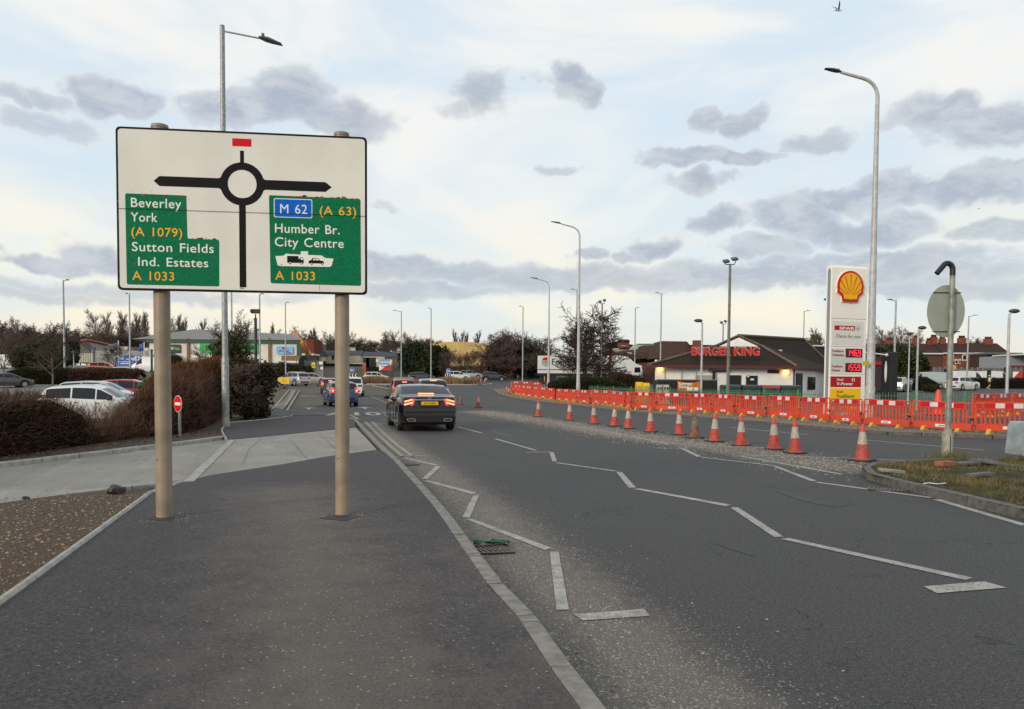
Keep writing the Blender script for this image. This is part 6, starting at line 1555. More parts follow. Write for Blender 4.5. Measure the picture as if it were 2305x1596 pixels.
# ---- caravan yard
M_cream = bmat('caravan_cream', (.60, .53, .40), 'rib', 1.2, (.52, .46, .34)); M_slate = bmat('slate_roof', (.075, .09, .115), 'tile', 2, (.05, .06, .08))
def caravan(u0, u1, vw0, vw1, vr, Y, lab, wins=(), gable=True, dep=5, roofm=None, wallm=None, grp='static caravans in the yard'):
    a, b = pv(u0, vw0, Y), pv(u1, vw1, Y); zr = pv(u0, vr, Y + dep / 2).z
    t = thing('static_caravan', lab, 'caravan', ((a.x + b.x) / 2, Y, b.z - .6), 0, grp); w, h = b.x - a.x, a.z - b.z
    m = MB(); m.box((0, dep / 2, .6 + h / 2), (w, dep, h)); m.obj('wall', wallm or M_cream, t)
    m = MB(); m.box((0, dep / 2, .3), (w * .96, dep * .9, .6)); m.obj('undercarriage', M_under, t)
    zz = zr - t.location.z; z1_ = .6 + h; m = MB()
    m.add([(-w / 2 - .3, -.3, z1_), (w / 2 + .3, -.3, z1_), (w / 2 + .3, dep + .3, z1_), (-w / 2 - .3, dep + .3, z1_), (-w / 2 - .3, dep / 2, zz), (w / 2 + .3, dep / 2, zz)], [(0, 1, 5, 4), (2, 3, 4, 5), (0, 4, 3), (1, 2, 5), (0, 3, 2, 1)]); m.obj('roof', roofm or M_slate, t)
    for f, ww, z0_, z1__ in wins: m = MB(); m.box((-w / 2 + f * w, -.02, .6 + h * (z0_ + z1__) / 2), (ww, .06, h * (z1__ - z0_))); m.obj('window', M_win, t)
    return t
caravan(725, 764, 799, 818.5, 789, 196, 'cream static caravan left of the right signpost with two narrow windows', ((.22, .55, .45, .9), (.62, .55, .45, .9)))
caravan(770, 811, 799, 818.5, 789, 197, 'cream static caravan just right of the right signpost')
caravan(700, 724, 801, 812, 790, 190, 'caravan end with a pale gable above the palisade gate')
t = caravan(818, 866, 801, 826, 792, 178, 'cream lodge with black openings behind the chevron board', ((.12, 1.3, .0, .85), (.36, 2.2, .0, .85)))
caravan(868, 898, 803, 826, 794, 176, 'brown-gabled lodge behind the blue and red hoarding', (), wallm=mat('lodge_brown', (.14, .085, .06), .8, var=.2))
t = thing('warehouse', 'long pale warehouse roof behind the caravans', 'warehouse', (0, 0, 0)); a, b = pv(693, 781, 225), pv(800, 792, 225)
m = MB(); m.box(((a.x + b.x) / 2, 235, (a.z + 5) / 2), (b.x - a.x, 20, a.z - 5)); m.obj('wall', mat('pale_sheeting', (.52, .50, .44), .7, var=.05), t)
m = MB(); m.box(((a.x * .35 + b.x * .65), 224.9, (a.z + b.z) / 2 - .3), (.25, .12, a.z - b.z)); m.obj('seam', M_galvd, t)
t = thing('brick_shed', 'dark red brick outbuilding behind the orange digger arm', 'outbuilding', (0, 0, 0)); a, b = pv(676, 783, 185), pv(706, 812, 185)
m = MB(); m.box(((a.x + b.x) / 2, 189, (a.z + b.z) / 2), (b.x - a.x, 8, a.z - b.z + 4)); m.obj('wall', bmat('red_brick', (.16, .045, .03), 'brick', 1.0), t); m = MB(); m.box(((a.x + b.x) / 2, 188, b.z + 1.4), (b.x - a.x + .5, 8.6, .4)); m.obj('band', M_frame, t)
# digger arm
t = thing('crane_arm', 'orange digger boom folded behind the pet store corner', 'digger', (0, 0, 0)); M_dig = mat('digger_orange', (.62, .26, .03), .5)
K3 = lambda x, y, Y: pv((660 + x * .188) * .9, (760 + y * .188) * .9, Y)
m = MB(); m.tube([K3(600, 690, 172), K3(520, 540, 172), K3(470, 480, 172), K3(400, 385, 172)], [.65, .55, .5, .35], 8); m.obj('boom', M_dig, t)
m = MB(); m.tube([K3(400, 390, 172), K3(372, 440, 172)], [.3, .25], 6); m.obj('dipper', M_dig, t)
m = MB(); m.tube([K3(520, 560, 171), K3(545, 490, 171), K3(590, 660, 171)], .28, 6); m.obj('linkage', mat('digger_rust', (.32, .10, .03), .7), t)
# palisade gates and fences
M_pal = mat('palisade_grey', (.30, .30, .29), .6, metal=.1, var=.15, sc=3); M_pald = mat('palisade_dark', (.10, .11, .12), .6, var=.2, sc=2)
def palisade(u0, Y0, u1, Y1, v_top, lab, mt, name='palisade_fence', step=.24, cat='fence', n_posts=4):
    a, b = at(u0, Y0), at(u1, Y1); za, zb__ = pv(u0, v_top, Y0).z, pv(u1, v_top, Y1).z
    t = thing(name, lab, cat, (0, 0, 0)); L = (b - a).length; n = int(L / step); rz = atan2(b.y - a.y, b.x - a.x); m = MB()
    for i in range(n + 1):
        p = a.lerp(b, i / n); zt = za + (zb__ - za) * i / n; m.box((p.x, p.y, (p.z + zt) / 2), (step * .45, .05, zt - p.z), rz=rz)
    for f in (.15, .85): q0 = a + Vector((0, .06, (za - a.z) * f)); q1 = b + Vector((0, .06, (zb__ - b.z) * f)); m.tube([q0, q1], .06, 4)
    m.obj('pales', mt, t)
    for i in range(n_posts): p = a.lerp(b, i / (n_posts - 1)); m = MB(); m.box((p.x, p.y + .1, p.z + (za - a.z) / 2 + .05), (.18, .18, za - a.z + .2)); m.obj('post', mt, t)
    return t
palisade(686, 143, 726, 139, 812, 'grey palisade gate leaf standing open left of the right signpost', M_pal, 'palisade_gate', cat='gate', n_posts=3)
t = thing('shipping_container', 'dark container behind the shrubs between the pet store and the gate', 'container', at(672, 160)); m = MB(); m.box((0, 3, 1.6 + .3), (4.0, 8, 4.0)); m.obj('body', mat('container_dark', (.035, .04, .05), .6, var=.3, sc=1), t)
for k in range(9): pass
palisade(862, 156, 925, 150, 812, 'dark palisade fence between the hoarding and the conifers', M_pald)
def plate(u0, u1, v0, v1, Y, mt, lab, cat='sign', name='hazard_sign', dep=.06, legs=False, group=None):
    a, b = pv(u0, v0, Y), pv(u1, v1, Y); t = thing(name, lab, cat, ((a.x + b.x) / 2, Y, b.z), 0, group); m = MB(); m.box((0, 0, (a.z - b.z) / 2), (b.x - a.x, dep, a.z - b.z)); m.obj('board', mt, t); 
    if legs:
        g = T(t.location.x, Y) - b.z
        for s in (-1, 1): m = MB(); m.tube([(s * (b.x - a.x) * .32, .05, g), (s * (b.x - a.x) * .32, .05, .1)], .035, 6); m.obj('leg', M_bolt, t)
    return t, b.x - a.x, a.z - b.z
M_hz = mat('hazard_yellow', (.72, .58, .02), .5)
t, w, h = plate(701, 709, 816, 828, 138.6, M_hz, 'yellow warning sign on the open palisade gate'); m = MB(); m.prism([(-.2, h * .3), (.2, h * .3), (0, h * .62)], .04, .06, XZ); m.obj('symbol', M_black, t)
t, w, h = plate(876, 882.5, 810, 821, 149.5, M_hz, 'yellow warning sign on the dark palisade fence'); m = MB(); m.prism([(-.15, h * .3), (.15, h * .3), (0, h * .62)], .04, .06, XZ); m.obj('symbol', M_black, t)
plate(718, 726, 814, 820, 138.4, M_letw, 'white notice at the top right of the palisade gate', name='notice')
plate(721, 726.5, 826, 831.5, 138.4, M_letw, 'small white notice low on the gate post', name='notice')
plate(846, 851.5, 809, 814, 149, M_letw, 'small white notice left of the blue hoarding', name='notice')
t, w, h = plate(853, 880, 809, 834, 148, M_letw, 'blue, white and red company hoarding at the yard fence', name='hoarding', cat='hoarding')
m = MB(); m.box((-.08, -.04, h * .76), (w - .2, .03, h * .47)); m.obj('blue_panel', mat('hoarding_blue', (.10, .32, .55), .5), t)
m = MB(); m.prism([(-w * .42, .02), (w * .5, .02), (w * .5, h * .5), (w * .2, h * .5)], .03, .06, XZ); m.obj('red_panel', mat('hoarding_red', (.45, .03, .02), .5), t)
text('hoarding_lettering', 'SEAWAY', .55, M_letw, t, (-w * .40, -.065, h * .66), ext=.005, bold=.02)
text('hoarding_lettering', 'Willerby', .42, M_bolt, t, (-w * .33, -.075, h * .30), ext=.005)
t = thing('barrier_gate', 'white lifting barrier arm with an orange post in the caravan yard', 'barrier gate', (0, 0, 0)); a, b = K3(1150, 795, 150), K3(1335, 798, 150)
m = MB(); m.tube([a, b], .07, 6); m.obj('arm', M_frame, t); m = MB(); m.box((b.x, b.y, b.z - .9), (.5, .5, 2.2)); m.obj('post', mat('gate_orange', (.65, .14, .03), .5), t)
# ---- brick wall behind the roundabout, in runs between the trunks
M_bw = bmat('orange_brick', (.20, .095, .055), 'brick', 1.0, (.13, .055, .035)); M_bw2 = bmat('brown_brick', (.15, .105, .065), 'brick', 1.0)
for i, (u0, u1, lab) in enumerate(((929, 971, 'brick wall run at the dark conifers'), (974, 996, 'short brick wall run right of the pale lamp'), (1001, 1052, 'brick wall run behind the white crossover'), (1057, 1106, 'brick wall run behind the dark crossover'), (1111, 1163, 'brown brick wall run right of the dark crossover'), (1168, 1252, 'brick wall run behind the rear of the lorry'))):
    Y = 156; a, b = pv(u0, 827, Y), pv(u1, 827, Y); g = T(a.x, Y); m = MB(); t = thing('brick_wall', lab, 'wall', ((a.x + b.x) / 2, Y, g), 0, 'runs of the roadside brick wall')
    m.box((0, 0, (a.z - g) / 2), (b.x - a.x, .35, a.z - g)); m.obj('brickwork', M_bw2 if i > 3 else M_bw, t); m = MB(); m.box((0, 0, a.z - g + .06), (b.x - a.x + .1, .42, .12)); m.obj('coping', mat('coping', (.17, .12, .085), .8), t)
# ---- gold-clad hall behind the trees
t = thing('hall', 'large curved hall with golden sheet cladding behind the trees', 'hall', (0, 0, 0)); Y = 210
prf = [pv(u, v, Y) for u, v in ((965, 828), (968, 774), (1000, 770), (1035, 769), (1065, 770.5), (1090, 774), (1108, 779), (1112, 828))]
m = MB(); vs = prf + [p + Vector((0, 22, 0)) for p in prf]; n = len(prf); m.add(vs, [tuple(range(n)), tuple(range(2 * n - 1, n - 1, -1))] + [(i, (i + 1) % n, n + (i + 1) % n, n + i) for i in range(n)]); m.obj('shell', mat('gold_sheeting', (.52, .36, .14), .6, var=.12, sc=.3), t)
# ---- left: cream unit, gates, trailers, banner, flags
K1 = lambda x, y, Y: pv((x / 3.193) * .9, (680 + y / 3.193) * .9, Y)
t = thing('industrial_unit', 'cream industrial unit with a red sloping roof edge at the far left trees', 'industrial unit', (0, 0, 0)); Y = 172
a, b, c_, d = K1(650, 575, Y), K1(860, 585, Y + 8), K1(860, 730, Y + 8), K1(640, 730, Y); top1, top2 = K1(690, 545, Y), K1(860, 580, Y + 8)
vs = [d, c_, top2, top1, K1(640, 575, Y)]; vs2 = [v + Vector((-3, 14, 0)) for v in vs]; m = MB(); m.add([v for v in vs] + vs2, [(0, 1, 2, 3, 4), (9, 8, 7, 6, 5)] + [(i, (i + 1) % 5, 5 + (i + 1) % 5, 5 + i) for i in range(5)]); m.obj('wall', mat('unit_cream', (.36, .33, .26), .8, var=.1, sc=.5), t)
m = MB(); m.tube([K1(645, 552, Y - .3), K1(690, 543, Y - .3), K1(862, 580, Y + 7.7)], .3, 4); m.obj('roof_edge', mat('edge_red', (.25, .05, .04), .7), t)
for x0, x1 in ((732, 746), (750, 764)): a, b = K1(x0, 598, Y + .5), K1(x1, 636, Y + .5); m = MB(); m.box(((a.x + b.x) / 2, a.y, (a.z + b.z) / 2), (b.x - a.x, .3, a.z - b.z)); m.obj('window', mat('window_navy', (.03, .04, .15), .3), t)
a, b = K1(630, 650, 165), K1(742, 722, 165); t = thing('yard_gate', 'tall cream sheet gates in front of the industrial unit', 'gate', (0, 0, 0))
m = MB()
for i in range(6): x = a.x + (b.x - a.x) * (i + .5) / 6; m.box((x, 165, (a.z + b.z) / 2), ((b.x - a.x) / 6 - .15, .15, a.z - b.z))
m.obj('sheeting', mat('gate_cream', (.45, .42, .34), .8, var=.08), t); m = MB(); m.box(((a.x + b.x) / 2, 165.1, (a.z + b.z) / 2), (b.x - a.x, .06, .25)); m.obj('frame', M_galvd, t)
def ybox(u0, u1, v0, v1, Y, dep, mt, lab, name='trailer', cat='trailer', group='trailers and boxes in the storage yard'):
    a, b = pv(u0, v0, Y), pv(u1, v1, Y); t = thing(name, lab, cat, ((a.x + b.x) / 2, Y, b.z), 0, group); m = MB(); m.box((0, dep / 2, (a.z - b.z) / 2), (b.x - a.x, dep, a.z - b.z)); bevel(m.obj('box', mt, t), .08)
    m = MB(); m.box((0, dep / 2, -.4), ((b.x - a.x) * .9, dep * .8, .9)); m.obj('chassis', M_under, t); return t
M_boxw = mat('box_white', (.58, .56, .48), .6); M_boxd = mat('box_dark', (.02, .022, .03), .5)
ybox(243, 287, 780, 789, 178, 3, M_boxw, 'long white trailer body behind the left flag'); ybox(288, 322, 781, 792, 177, 3, M_boxd, 'black trailer body between the two flags'); ybox(325, 333, 783, 790, 177, 3, M_boxw, 'short white box right of the right flag'); ybox(334, 356, 783, 791, 178, 3, M_boxw, 'white box beside the green post')
t = thing('yard_wall', 'long grey sheet fence behind the storage banner', 'fence', (0, 0, 0)); a, b = pv(215, 789, 172), pv(352, 806, 172); m = MB(); m.box(((a.x + b.x) / 2, 172, (a.z + b.z) / 2), (b.x - a.x, .2, a.z - b.z)); m.obj('sheeting', mat('sheet_grey', (.26, .26, .26), .7, var=.15, sc=.4), t); m = MB(); m.box(((a.x + b.x) / 2, 172, b.z - 1), (b.x - a.x, .3, 2)); m.obj('plinth', M_galvd, t)
Y = 134; a, b = pv(258, 800, Y), pv(331, 823.5, Y); t = thing('storage_banner', 'long blue storage banner with white corner swoosh and icons', 'banner', (a.x, Y, b.z)); w, h = b.x - a.x, a.z - b.z
m = MB(); m.box((w * .43, 0, h / 2), (w * .86, .08, h)); m.obj('blue_panel', mat('banner_blue', (.015, .10, .42), .5), t); m = MB(); m.box((w * .93, 0, h / 2), (w * .14, .08, h)); m.obj('white_panel', M_letw, t)
m = MB(); m.prism([(0, h * .72), (w * .16, h), (w * .03, h), (0, h * .93)], .04, .06, XZ); m.obj('swoosh', M_letw, t)
for k in (0, 1): m = MB(); m.prism([(w * (.865 + .06 * k), h * .35), (w * (.895 + .06 * k), h * .35), (w * (.93 + .06 * k), h), (w * (.89 + .06 * k), h)], .04, .06, XZ); m.obj('orange_stripe', mat('stripe_orange', (.60, .13, .05), .5), t)
text('banner_lettering', 'Self storage', .62, M_letw, t, (w * .12, -.05, h * .60), ext=.01, bold=.025); 
for i, (q, zz) in enumerate(((.10, .40), (.10, .22))): m = MB(); m.box((w * .28, -.045, h * zz), (w * .34, .02, h * .07)); m.obj('small_print', M_letw, t)
for x_, z_ in ((.66, .84), (.75, .84), (.66, .58), (.75, .58)): m = MB(); m.prism(circ((w * x_, h * z_), h * .09, 14), .04, .06, XZ); m.obj('icon', M_letw, t)
for s in (.02, .5, .98): m = MB(); m.tube([(w * s, .1, -1.0), (w * s, .1, h)], .06, 6); m.obj('leg', M_galvd, t)
for i, (u0, u1, v0, v1, up_, vb, lab) in enumerate(((255, 266, 771, 787.5, 267.5, 797, 'left blue flag on a white pole above the storage yard'), (314, 323.5, 772, 789, 325.5, 798, 'right blue flag on a white pole above the storage yard'))):
    Y = 160; a, b = pv(u0, v0, Y), pv(u1, v1, Y); q = at(up_, Y); t = thing('flag', lab, 'flag', (q.x, Y, T(q.x, Y)), 0, 'blue flags of the storage yard'); m = MB(); z0_ = t.location.z
    m.tube([(0, 0, 0), (0, 0, a.z - z0_ + .4)], .1, 8); m.obj('pole', M_frame, t); m = MB(); n = 8; W4 = a.x - q.x
    vs = [(-.15 + (W4 + .15) * i_ / n, .12 * sin(i_ * 1.4), (a.z if j else b.z) - z0_ - (.25 * i_ / n)) for j in (0, 1) for i_ in range(n + 1)]; m.add(vs, [(i_, i_ + 1, n + 2 + i_, n + 1 + i_) for i_ in range(n)])
    o = m.obj('cloth', mat('flag_blue', (.05, .14, .42), .6), t, smooth='all'); md = o.modifiers.new('s', 'SOLIDIFY'); md.thickness = .04
t = thing('green_post', 'dark green steel post beside the white van and storage banner', 'post', at(342, 112)); m = MB(); m.tube([(0, 0, 0), (0, 0, pv(342, 789, 112).z - t.location.z)], .16, 8); m.obj('shaft', mat('post_green', (.01, .10, .06), .5), t); m = MB(); m.ball((0, 0, pv(342, 789, 112).z - t.location.z), .2, 8); m.obj('cap', M_fgreen, t)
for u, vt, Y, lab, mt_ in ((166.5, 792, 120, 'short pale bollard light between the clipped hedge and the ivy trunk', M_colw), (270, 780, 130, 'thin brown pole with two dark lights in front of the left flag', M_colbr), (301, 786, 150, 'thin pole with a small head in front of the black trailer', M_colw), (209, 785, 140, 'thin grey pole in front of the cream unit windows', M_colw)):
    t = thing('light_pole', lab, 'light pole', at(u, Y), 0, 'small poles in the left yard'); z_ = pv(u, vt, Y).z - t.location.z; m = MB(); m.tube([(0, 0, 0), (0, 0, z_)], .07, 8); m.obj('pole', mt_, t); m = MB(); m.box((0, 0, z_), (.5, .3, .2)); m.obj('head', M_lampd, t)
# ---- houses and roofs left of the restaurant
M_rb = bmat('roof_brown', (.075, .042, .033), 'tile', 3, (.05, .028, .022)); M_rd = bmat('roof_dark', (.022, .026, .036), 'tile', 3, (.015, .017, .024)); M_rbk = bmat('house_brick', (.20, .07, .04), 'brick', 1.0, (.13, .04, .025))
K9 = lambda x, y, Y: pv((1480 + x / 12.806) * .9, (800 + y / 12.806) * .9, Y)
def slab(name, pts, thick, mt, par):
    vs = list(pts) + [p + Vector((0, thick, 0)) for p in pts]; n = len(pts); m = MB(); m.add(vs, [tuple(range(n)), tuple(range(2 * n - 1, n - 1, -1))] + [(i, (i + 1) % n, n + (i + 1) % n, n + i) for i in range(n)]); return m.obj(name, mt, par)
t = thing('tower_house', 'square orange brick roof tower with a low pyramid roof and dark roofs either side', 'building', (0, 0, 0)); Y = 150
slab('roof', [K9(410, 910, Y + 1), K9(520, 735, Y + 3), K9(860, 735, Y + 3), K9(900, 910, Y + 1)], 8, M_rd, t); slab('roof', [K9(1200, 780, Y + 3), K9(1330, 800, Y + 3), K9(1210, 920, Y + 1), K9(1200, 920, Y)], 6, M_rd, t)
slab('tower', [K9(870, 690, Y), K9(1200, 690, Y), K9(1200, 950, Y), K9(870, 950, Y)], 4.5, M_rbk, t); a, b = K9(830, 690, Y - .5), K9(1235, 690, Y - .5); c = K9(1030, 625, Y + 2)
m = MB(); m.add([a, b, b + Vector((0, 5.5, 0)), a + Vector((0, 5.5, 0)), c + Vector((-.8, 0, 0)), c + Vector((.8, 0, 0))], [(0, 1, 5, 4), (1, 2, 5), (2, 3, 4, 5), (3, 0, 4), (3, 2, 1, 0)]); m.obj('pyramid_roof', M_rd, t)
slab('balcony', [K9(960, 820, Y - .8), K9(1090, 830, Y - .8), K9(1090, 845, Y - .8), K9(960, 835, Y - .8)], .8, M_frame, t); slab('window', [K9(980, 700, Y - .1), K9(1020, 700, Y - .1), K9(1020, 800, Y - .1), K9(980, 800, Y - .1)], .15, M_win, t)
slab('wall', [K9(380, 910, Y), K9(1640, 915, Y), K9(1640, 1150, Y), K9(380, 1150, Y)], 6, mat('wall_pale_panel', (.30, .33, .32), .8, var=.1), t)
t = thing('green_trim_shed', 'pale shed with a bright green roof trim on the skyline', 'warehouse', (0, 0, 0)); Y = 200
slab('wall', [K9(1440, 775, Y), K9(1940, 775, Y), K9(1940, 1000, Y), K9(1440, 1000, Y)], 10, mat('shed_pale', (.40, .44, .42), .7), t); slab('green_trim', [K9(1430, 760, Y - .3), K9(1950, 760, Y - .3), K9(1950, 785, Y - .3), K9(1430, 785, Y - .3)], .4, mat('bright_green', (.05, .35, .10), .5), t)
t = thing('pub', 'broad building with brown hipped roofs and a skylight left of the restaurant', 'building', (0, 0, 0)); Y = 132
slab('roof', [K9(360, 1040, Y), K9(600, 985, Y + 3), K9(830, 1045, Y), K9(1040, 960, Y + 4), K9(1640, 970, Y + 4), K9(1650, 820, Y + 6), K9(2100, 805, Y + 6), K9(2400, 1180, Y), K9(1300, 1270, Y - 1), K9(500, 1190, Y - 1)], 6, M_rb, t)
slab('skylight', [K9(1130, 1040, Y - 1.2), K9(1250, 1040, Y - 1.2), K9(1290, 1085, Y - 1.6), K9(1180, 1085, Y - 1.6)], .2, mat('skylight', (.30, .36, .38), .2), t)
a = K9(400, 1150, Y); b = at(1475, Y); m = MB(); m.box(((a.x + b.x) / 2, Y + 4, (a.z + 1) / 2), (b.x - a.x, 6, a.z + .2)); m.obj('wall', mat('pub_wall', (.075, .035, .024), .9, var=.3, sc=.8), t)
t = thing('brown_roof_house', 'house with a wide brown roof and brick gable right behind the restaurant lettering', 'house', (0, 0, 0)); Y = 124
slab('roof', [pv(*K6(170, 560), Y), pv(*K6(255, 350), Y + 4), pv(*K6(560, 355), Y + 4), pv(*K6(640, 440), Y), pv(*K6(640, 560), Y)], 7, M_rb, t)
slab('gable_wall', [pv(*K6(165, 540), Y - .3), pv(*K6(255, 400), Y - .3), pv(*K6(560, 360), Y), pv(*K6(640, 560), Y - .3)], .3, mat('gable_brick', (.10, .035, .02), .9, var=.2, sc=2), t) if False else None
a, b = pv(*K6(0, 640), Y), pv(*K6(640, 640), Y); m = MB(); m.box(((a.x + b.x) / 2, Y + 4, a.z / 2 + .4), (b.x - a.x, 6, a.z)); m.obj('wall', MATS['pub_wall'], t)
for i, (x, y0, y1) in enumerate(((680, 365, 440),)):
    a = pv(*K6(x, y0), 134); t = thing('chimney_house', 'distant roof with a brick chimney above the burger lettering', 'house', (0, 0, 0)); m = MB(); m.box((a.x, 134, a.z - 1), (1.2, 1, 2.6)); m.obj('chimney', M_rbk, t)
    b = pv(*K6(760, 410), 136); m = MB(); m.box((b.x + 1, 137, b.z - 2.4), (12, 6, 5)); m.obj('roof', M_rb, t)
t = thing('red_pole', 'slim red pole with a bent arm in front of the white lorry', 'pole', at(1372, 84)); z_ = pv(1371, 776, 84).z - t.location.z
m = MB(); m.tube([(0, 0, 0), (0, 0, z_)], .11, 8); m.obj('pole', mat('pole_red', (.42, .03, .03), .5), t); m = MB(); m.tube([(0, 0, z_ - .9), (-1.2, 0, z_ - .7), (-2.2, 0, z_ + .1)], .09, 6); m.obj('arm', MATS['pole_red'], t)
# ---- right: brick terrace
M_rt = bmat('terrace_roof', (.060, .034, .028), 'tile', 2.4, (.04, .022, .018)); M_tb = bmat('terrace_brick', (.22, .065, .035), 'brick', 1.0, (.15, .045, .028)); M_tb2 = bmat('terrace_dark_brick', (.10, .06, .042), 'brick', 1.0)
K8 = lambda x, y, Y: pv((2160 + x * .2506) * .9, (740 + y * .2506) * .9, Y)
Y = 176
def house(x0, x1, lab, wins, bm_, ridge=470, eave=568, bot=730, chim=None, dep=9):
    t = thing('terraced_house', lab, 'house', (0, 0, 0), 0, 'brick terrace beyond the forecourt'); a, b = K8(x0, eave, Y), K8(x1, bot, Y)
    m = MB(); m.box(((a.x + b.x) / 2, Y + dep / 2, (a.z + b.z) / 2 - 1), (b.x - a.x, dep, a.z - b.z + 2)); m.obj('wall', bm_, t)
    zr = K8(x0, ridge, Y + dep / 2).z; m = MB(); m.add([(a.x, Y - .4, a.z), (b.x, Y - .4, a.z), (b.x, Y + dep + .4, a.z), (a.x, Y + dep + .4, a.z), (a.x, Y + dep / 2, zr), (b.x, Y + dep / 2, zr)], [(0, 1, 5, 4), (2, 3, 4, 5), (0, 4, 3), (1, 2, 5), (0, 3, 2, 1)]); rf = m.obj('roof', M_rt, t)
    m = MB(); m.box(((a.x + b.x) / 2, Y - .45, a.z - .1), (b.x - a.x, .15, .28)); m.obj('gutter', M_frame, t)
    for w0, w1, y0, y1 in wins:
        p, q = K8(w0, y0, Y), K8(w1, y1, Y); m = MB(); m.box(((p.x + q.x) / 2, Y - .08, (p.z + q.z) / 2), (q.x - p.x, .12, p.z - q.z)); f = m.obj('window', M_frame, t)
        m = MB(); m.box(((p.x + q.x) / 2, Y - .16, (p.z * .42 + q.z * .58)), ((q.x - p.x) * .62, .05, (p.z - q.z) * .52)); m.obj('pane', M_win, f)
    for cx, cy, cw in (chim or []):
        p = K8(cx, cy, Y + dep / 2); m = MB(); wd = cw * .2506 * .9 * Y / F; m.box((p.x, Y + dep / 2, (p.z + zr) / 2 - .3), (wd, 1.1, p.z - zr + 1.2)); c = m.obj('chimney', M_tb, rf)
        m = MB()
        for k in range(4): m.tube([(p.x + wd * (-.36 + .24 * k), Y + dep / 2, p.z + .2), (p.x + wd * (-.36 + .24 * k), Y + dep / 2, p.z + .85)], .17, 8)
        m.obj('chimney_pots', mat('pot_dark', (.05, .025, .02), .9), c)
    return t
house(20, 300, 'leftmost terrace house, roof seen behind the tallest street lamp', (), M_tb, 475, 575, chim=((250, 455, 60),))
house(300, 560, 'terrace house behind the forecourt lamp posts', (), M_tb, 472, 580, chim=((520, 432, 55),))
house(560, 780, 'terrace house left of the round sign post with an ivy-dark wall', (), M_tb2, 478, 572, chim=((695, 425, 60), (640, 460, 30)))
house(780, 1085, 'red brick terrace house right behind the round sign post', ((862, 892, 580, 650), (978, 1022, 572, 648), (905, 930, 630, 680), (942, 962, 630, 680)), M_tb, 470, 568, chim=((780, 440, 55), (975, 435, 70)))
house(1085, 1225, 'terrace house with one tall white window right of the lamp', ((1128, 1170, 576, 652), (1185, 1203, 636, 676)), M_tb2, 470, 568)
house(1225, 1440, 'right end terrace house with a brick chimney stack', (), M_tb2, 473, 570, chim=((1238, 445, 75),))
# hipped end to the right and neighbours
t = thing('flat_roof_house', 'dark brick flat-roofed block with a white window at the right', 'house', (0, 0, 0)); Y2 = 168; a, b = K8(1222, 582, Y2), K8(1442, 740, Y2)
m = MB(); m.box(((a.x + b.x) / 2, Y2 + 3, (a.z + b.z) / 2), (b.x - a.x, 6, a.z - b.z)); m.obj('wall', mat('dark_brick', (.045, .022, .018), .9, var=.2, sc=1.5), t); m = MB(); m.box(((a.x + b.x) / 2 + 1, Y2 + 2.5, a.z + .15), (b.x - a.x + 2.5, 7, .35)); m.obj('roof', mat('flat_roof', (.12, .125, .13), .8), t)
p, q = K8(1293, 607, Y2), K8(1366, 664, Y2); m = MB(); m.box(((p.x + q.x) / 2, Y2 - .06, (p.z + q.z) / 2), (q.x - p.x, .12, p.z - q.z)); f = m.obj('window', M_frame, t)
for c0, c1 in ((.10, .36), (.46, .92)): m = MB(); m.box((p.x + (q.x - p.x) * (c0 + c1) / 2, Y2 - .14, (p.z + q.z) / 2), ((q.x - p.x) * (c1 - c0), .05, (p.z - q.z) * .78)); m.obj('pane', M_win, f)
t = thing('grey_unit', 'pale grey sheet-clad unit with a red band at the right edge', 'industrial unit', (0, 0, 0)); Y2 = 150; a, b = K8(1462, 596, Y2), K8(1760, 860, Y2)
m = MB(); m.box(((a.x + b.x) / 2, Y2 + 5, (a.z + b.z) / 2), (b.x - a.x, 10, a.z - b.z)); m.obj('wall', mat('unit_grey', (.24, .26, .28), .7, var=.08), t); c = K8(1462, 708, Y2); m = MB(); m.box(((a.x + b.x) / 2, Y2 - .1, c.z), (b.x - a.x, .2, .5)); m.obj('red_band', mat('band_red', (.18, .02, .03), .6), t)
m = MB(); m.box(((a.x + b.x) / 2, Y2 - .2, a.z + .1), (b.x - a.x + .6, 11, .25)); m.obj('roof_edge', M_frame, t)
m = MB(); d_ = K8(1462, 830, Y2); m.box(((a.x + b.x) / 2, Y2 - .15, (c.z + b.z) / 2 - .3), (b.x - a.x, .2, c.z - b.z)); m.obj('lower_wall', mat('lower_brown', (.10, .085, .075), .8, var=.2), t)
a, b = K8(1487, 757, 146), K8(1580, 826, 146); t = thing('company_sign', 'red and white company sign on the unit at the right edge', 'sign', (a.x, 146, b.z)); w, h = b.x - a.x, a.z - b.z
m = MB(); m.box((w / 2, 0, h / 2), (w, .1, h)); m.obj('board', M_letw, t); m = MB(); m.prism([(0, 0), (w, 0), (w, h), (w * .62, h)], .05, .08, XZ); m.obj('red_panel', mat('hoarding_red', (.45, .03, .02), .5), t)
a, b = K8(560, 742, 147), K8(1590, 862, 147); t = thing('boundary_wall', 'long grey panel wall behind the forecourt', 'wall', (0, 0, 0)); m = MB(); m.box(((a.x + b.x) / 2, 148, (a.z + b.z) / 2), (b.x - a.x, .3, a.z - b.z + 1)); m.obj('panels', mat('panel_wall', (.115, .105, .09), .85, var=.15, sc=.6), t)
m = MB()
for i in range(20): m.box((a.x + (b.x - a.x) * i / 19, 147.8, (a.z + b.z) / 2 + .1), (.25, .2, a.z - b.z + 1.1))
m.obj('wall_posts', M_galvd, t)
a, b = K8(885, 690, 140), K8(916, 735, 140); t, w, h = plate((2160 + 885 * .2506) * .9, (2160 + 916 * .2506) * .9, (740 + 690 * .2506) * .9, (740 + 735 * .2506) * .9, 140, mat('diversion_orange', (.75, .30, .01), .5), 'orange square sign right of the round sign post', legs=True, name='works_sign')
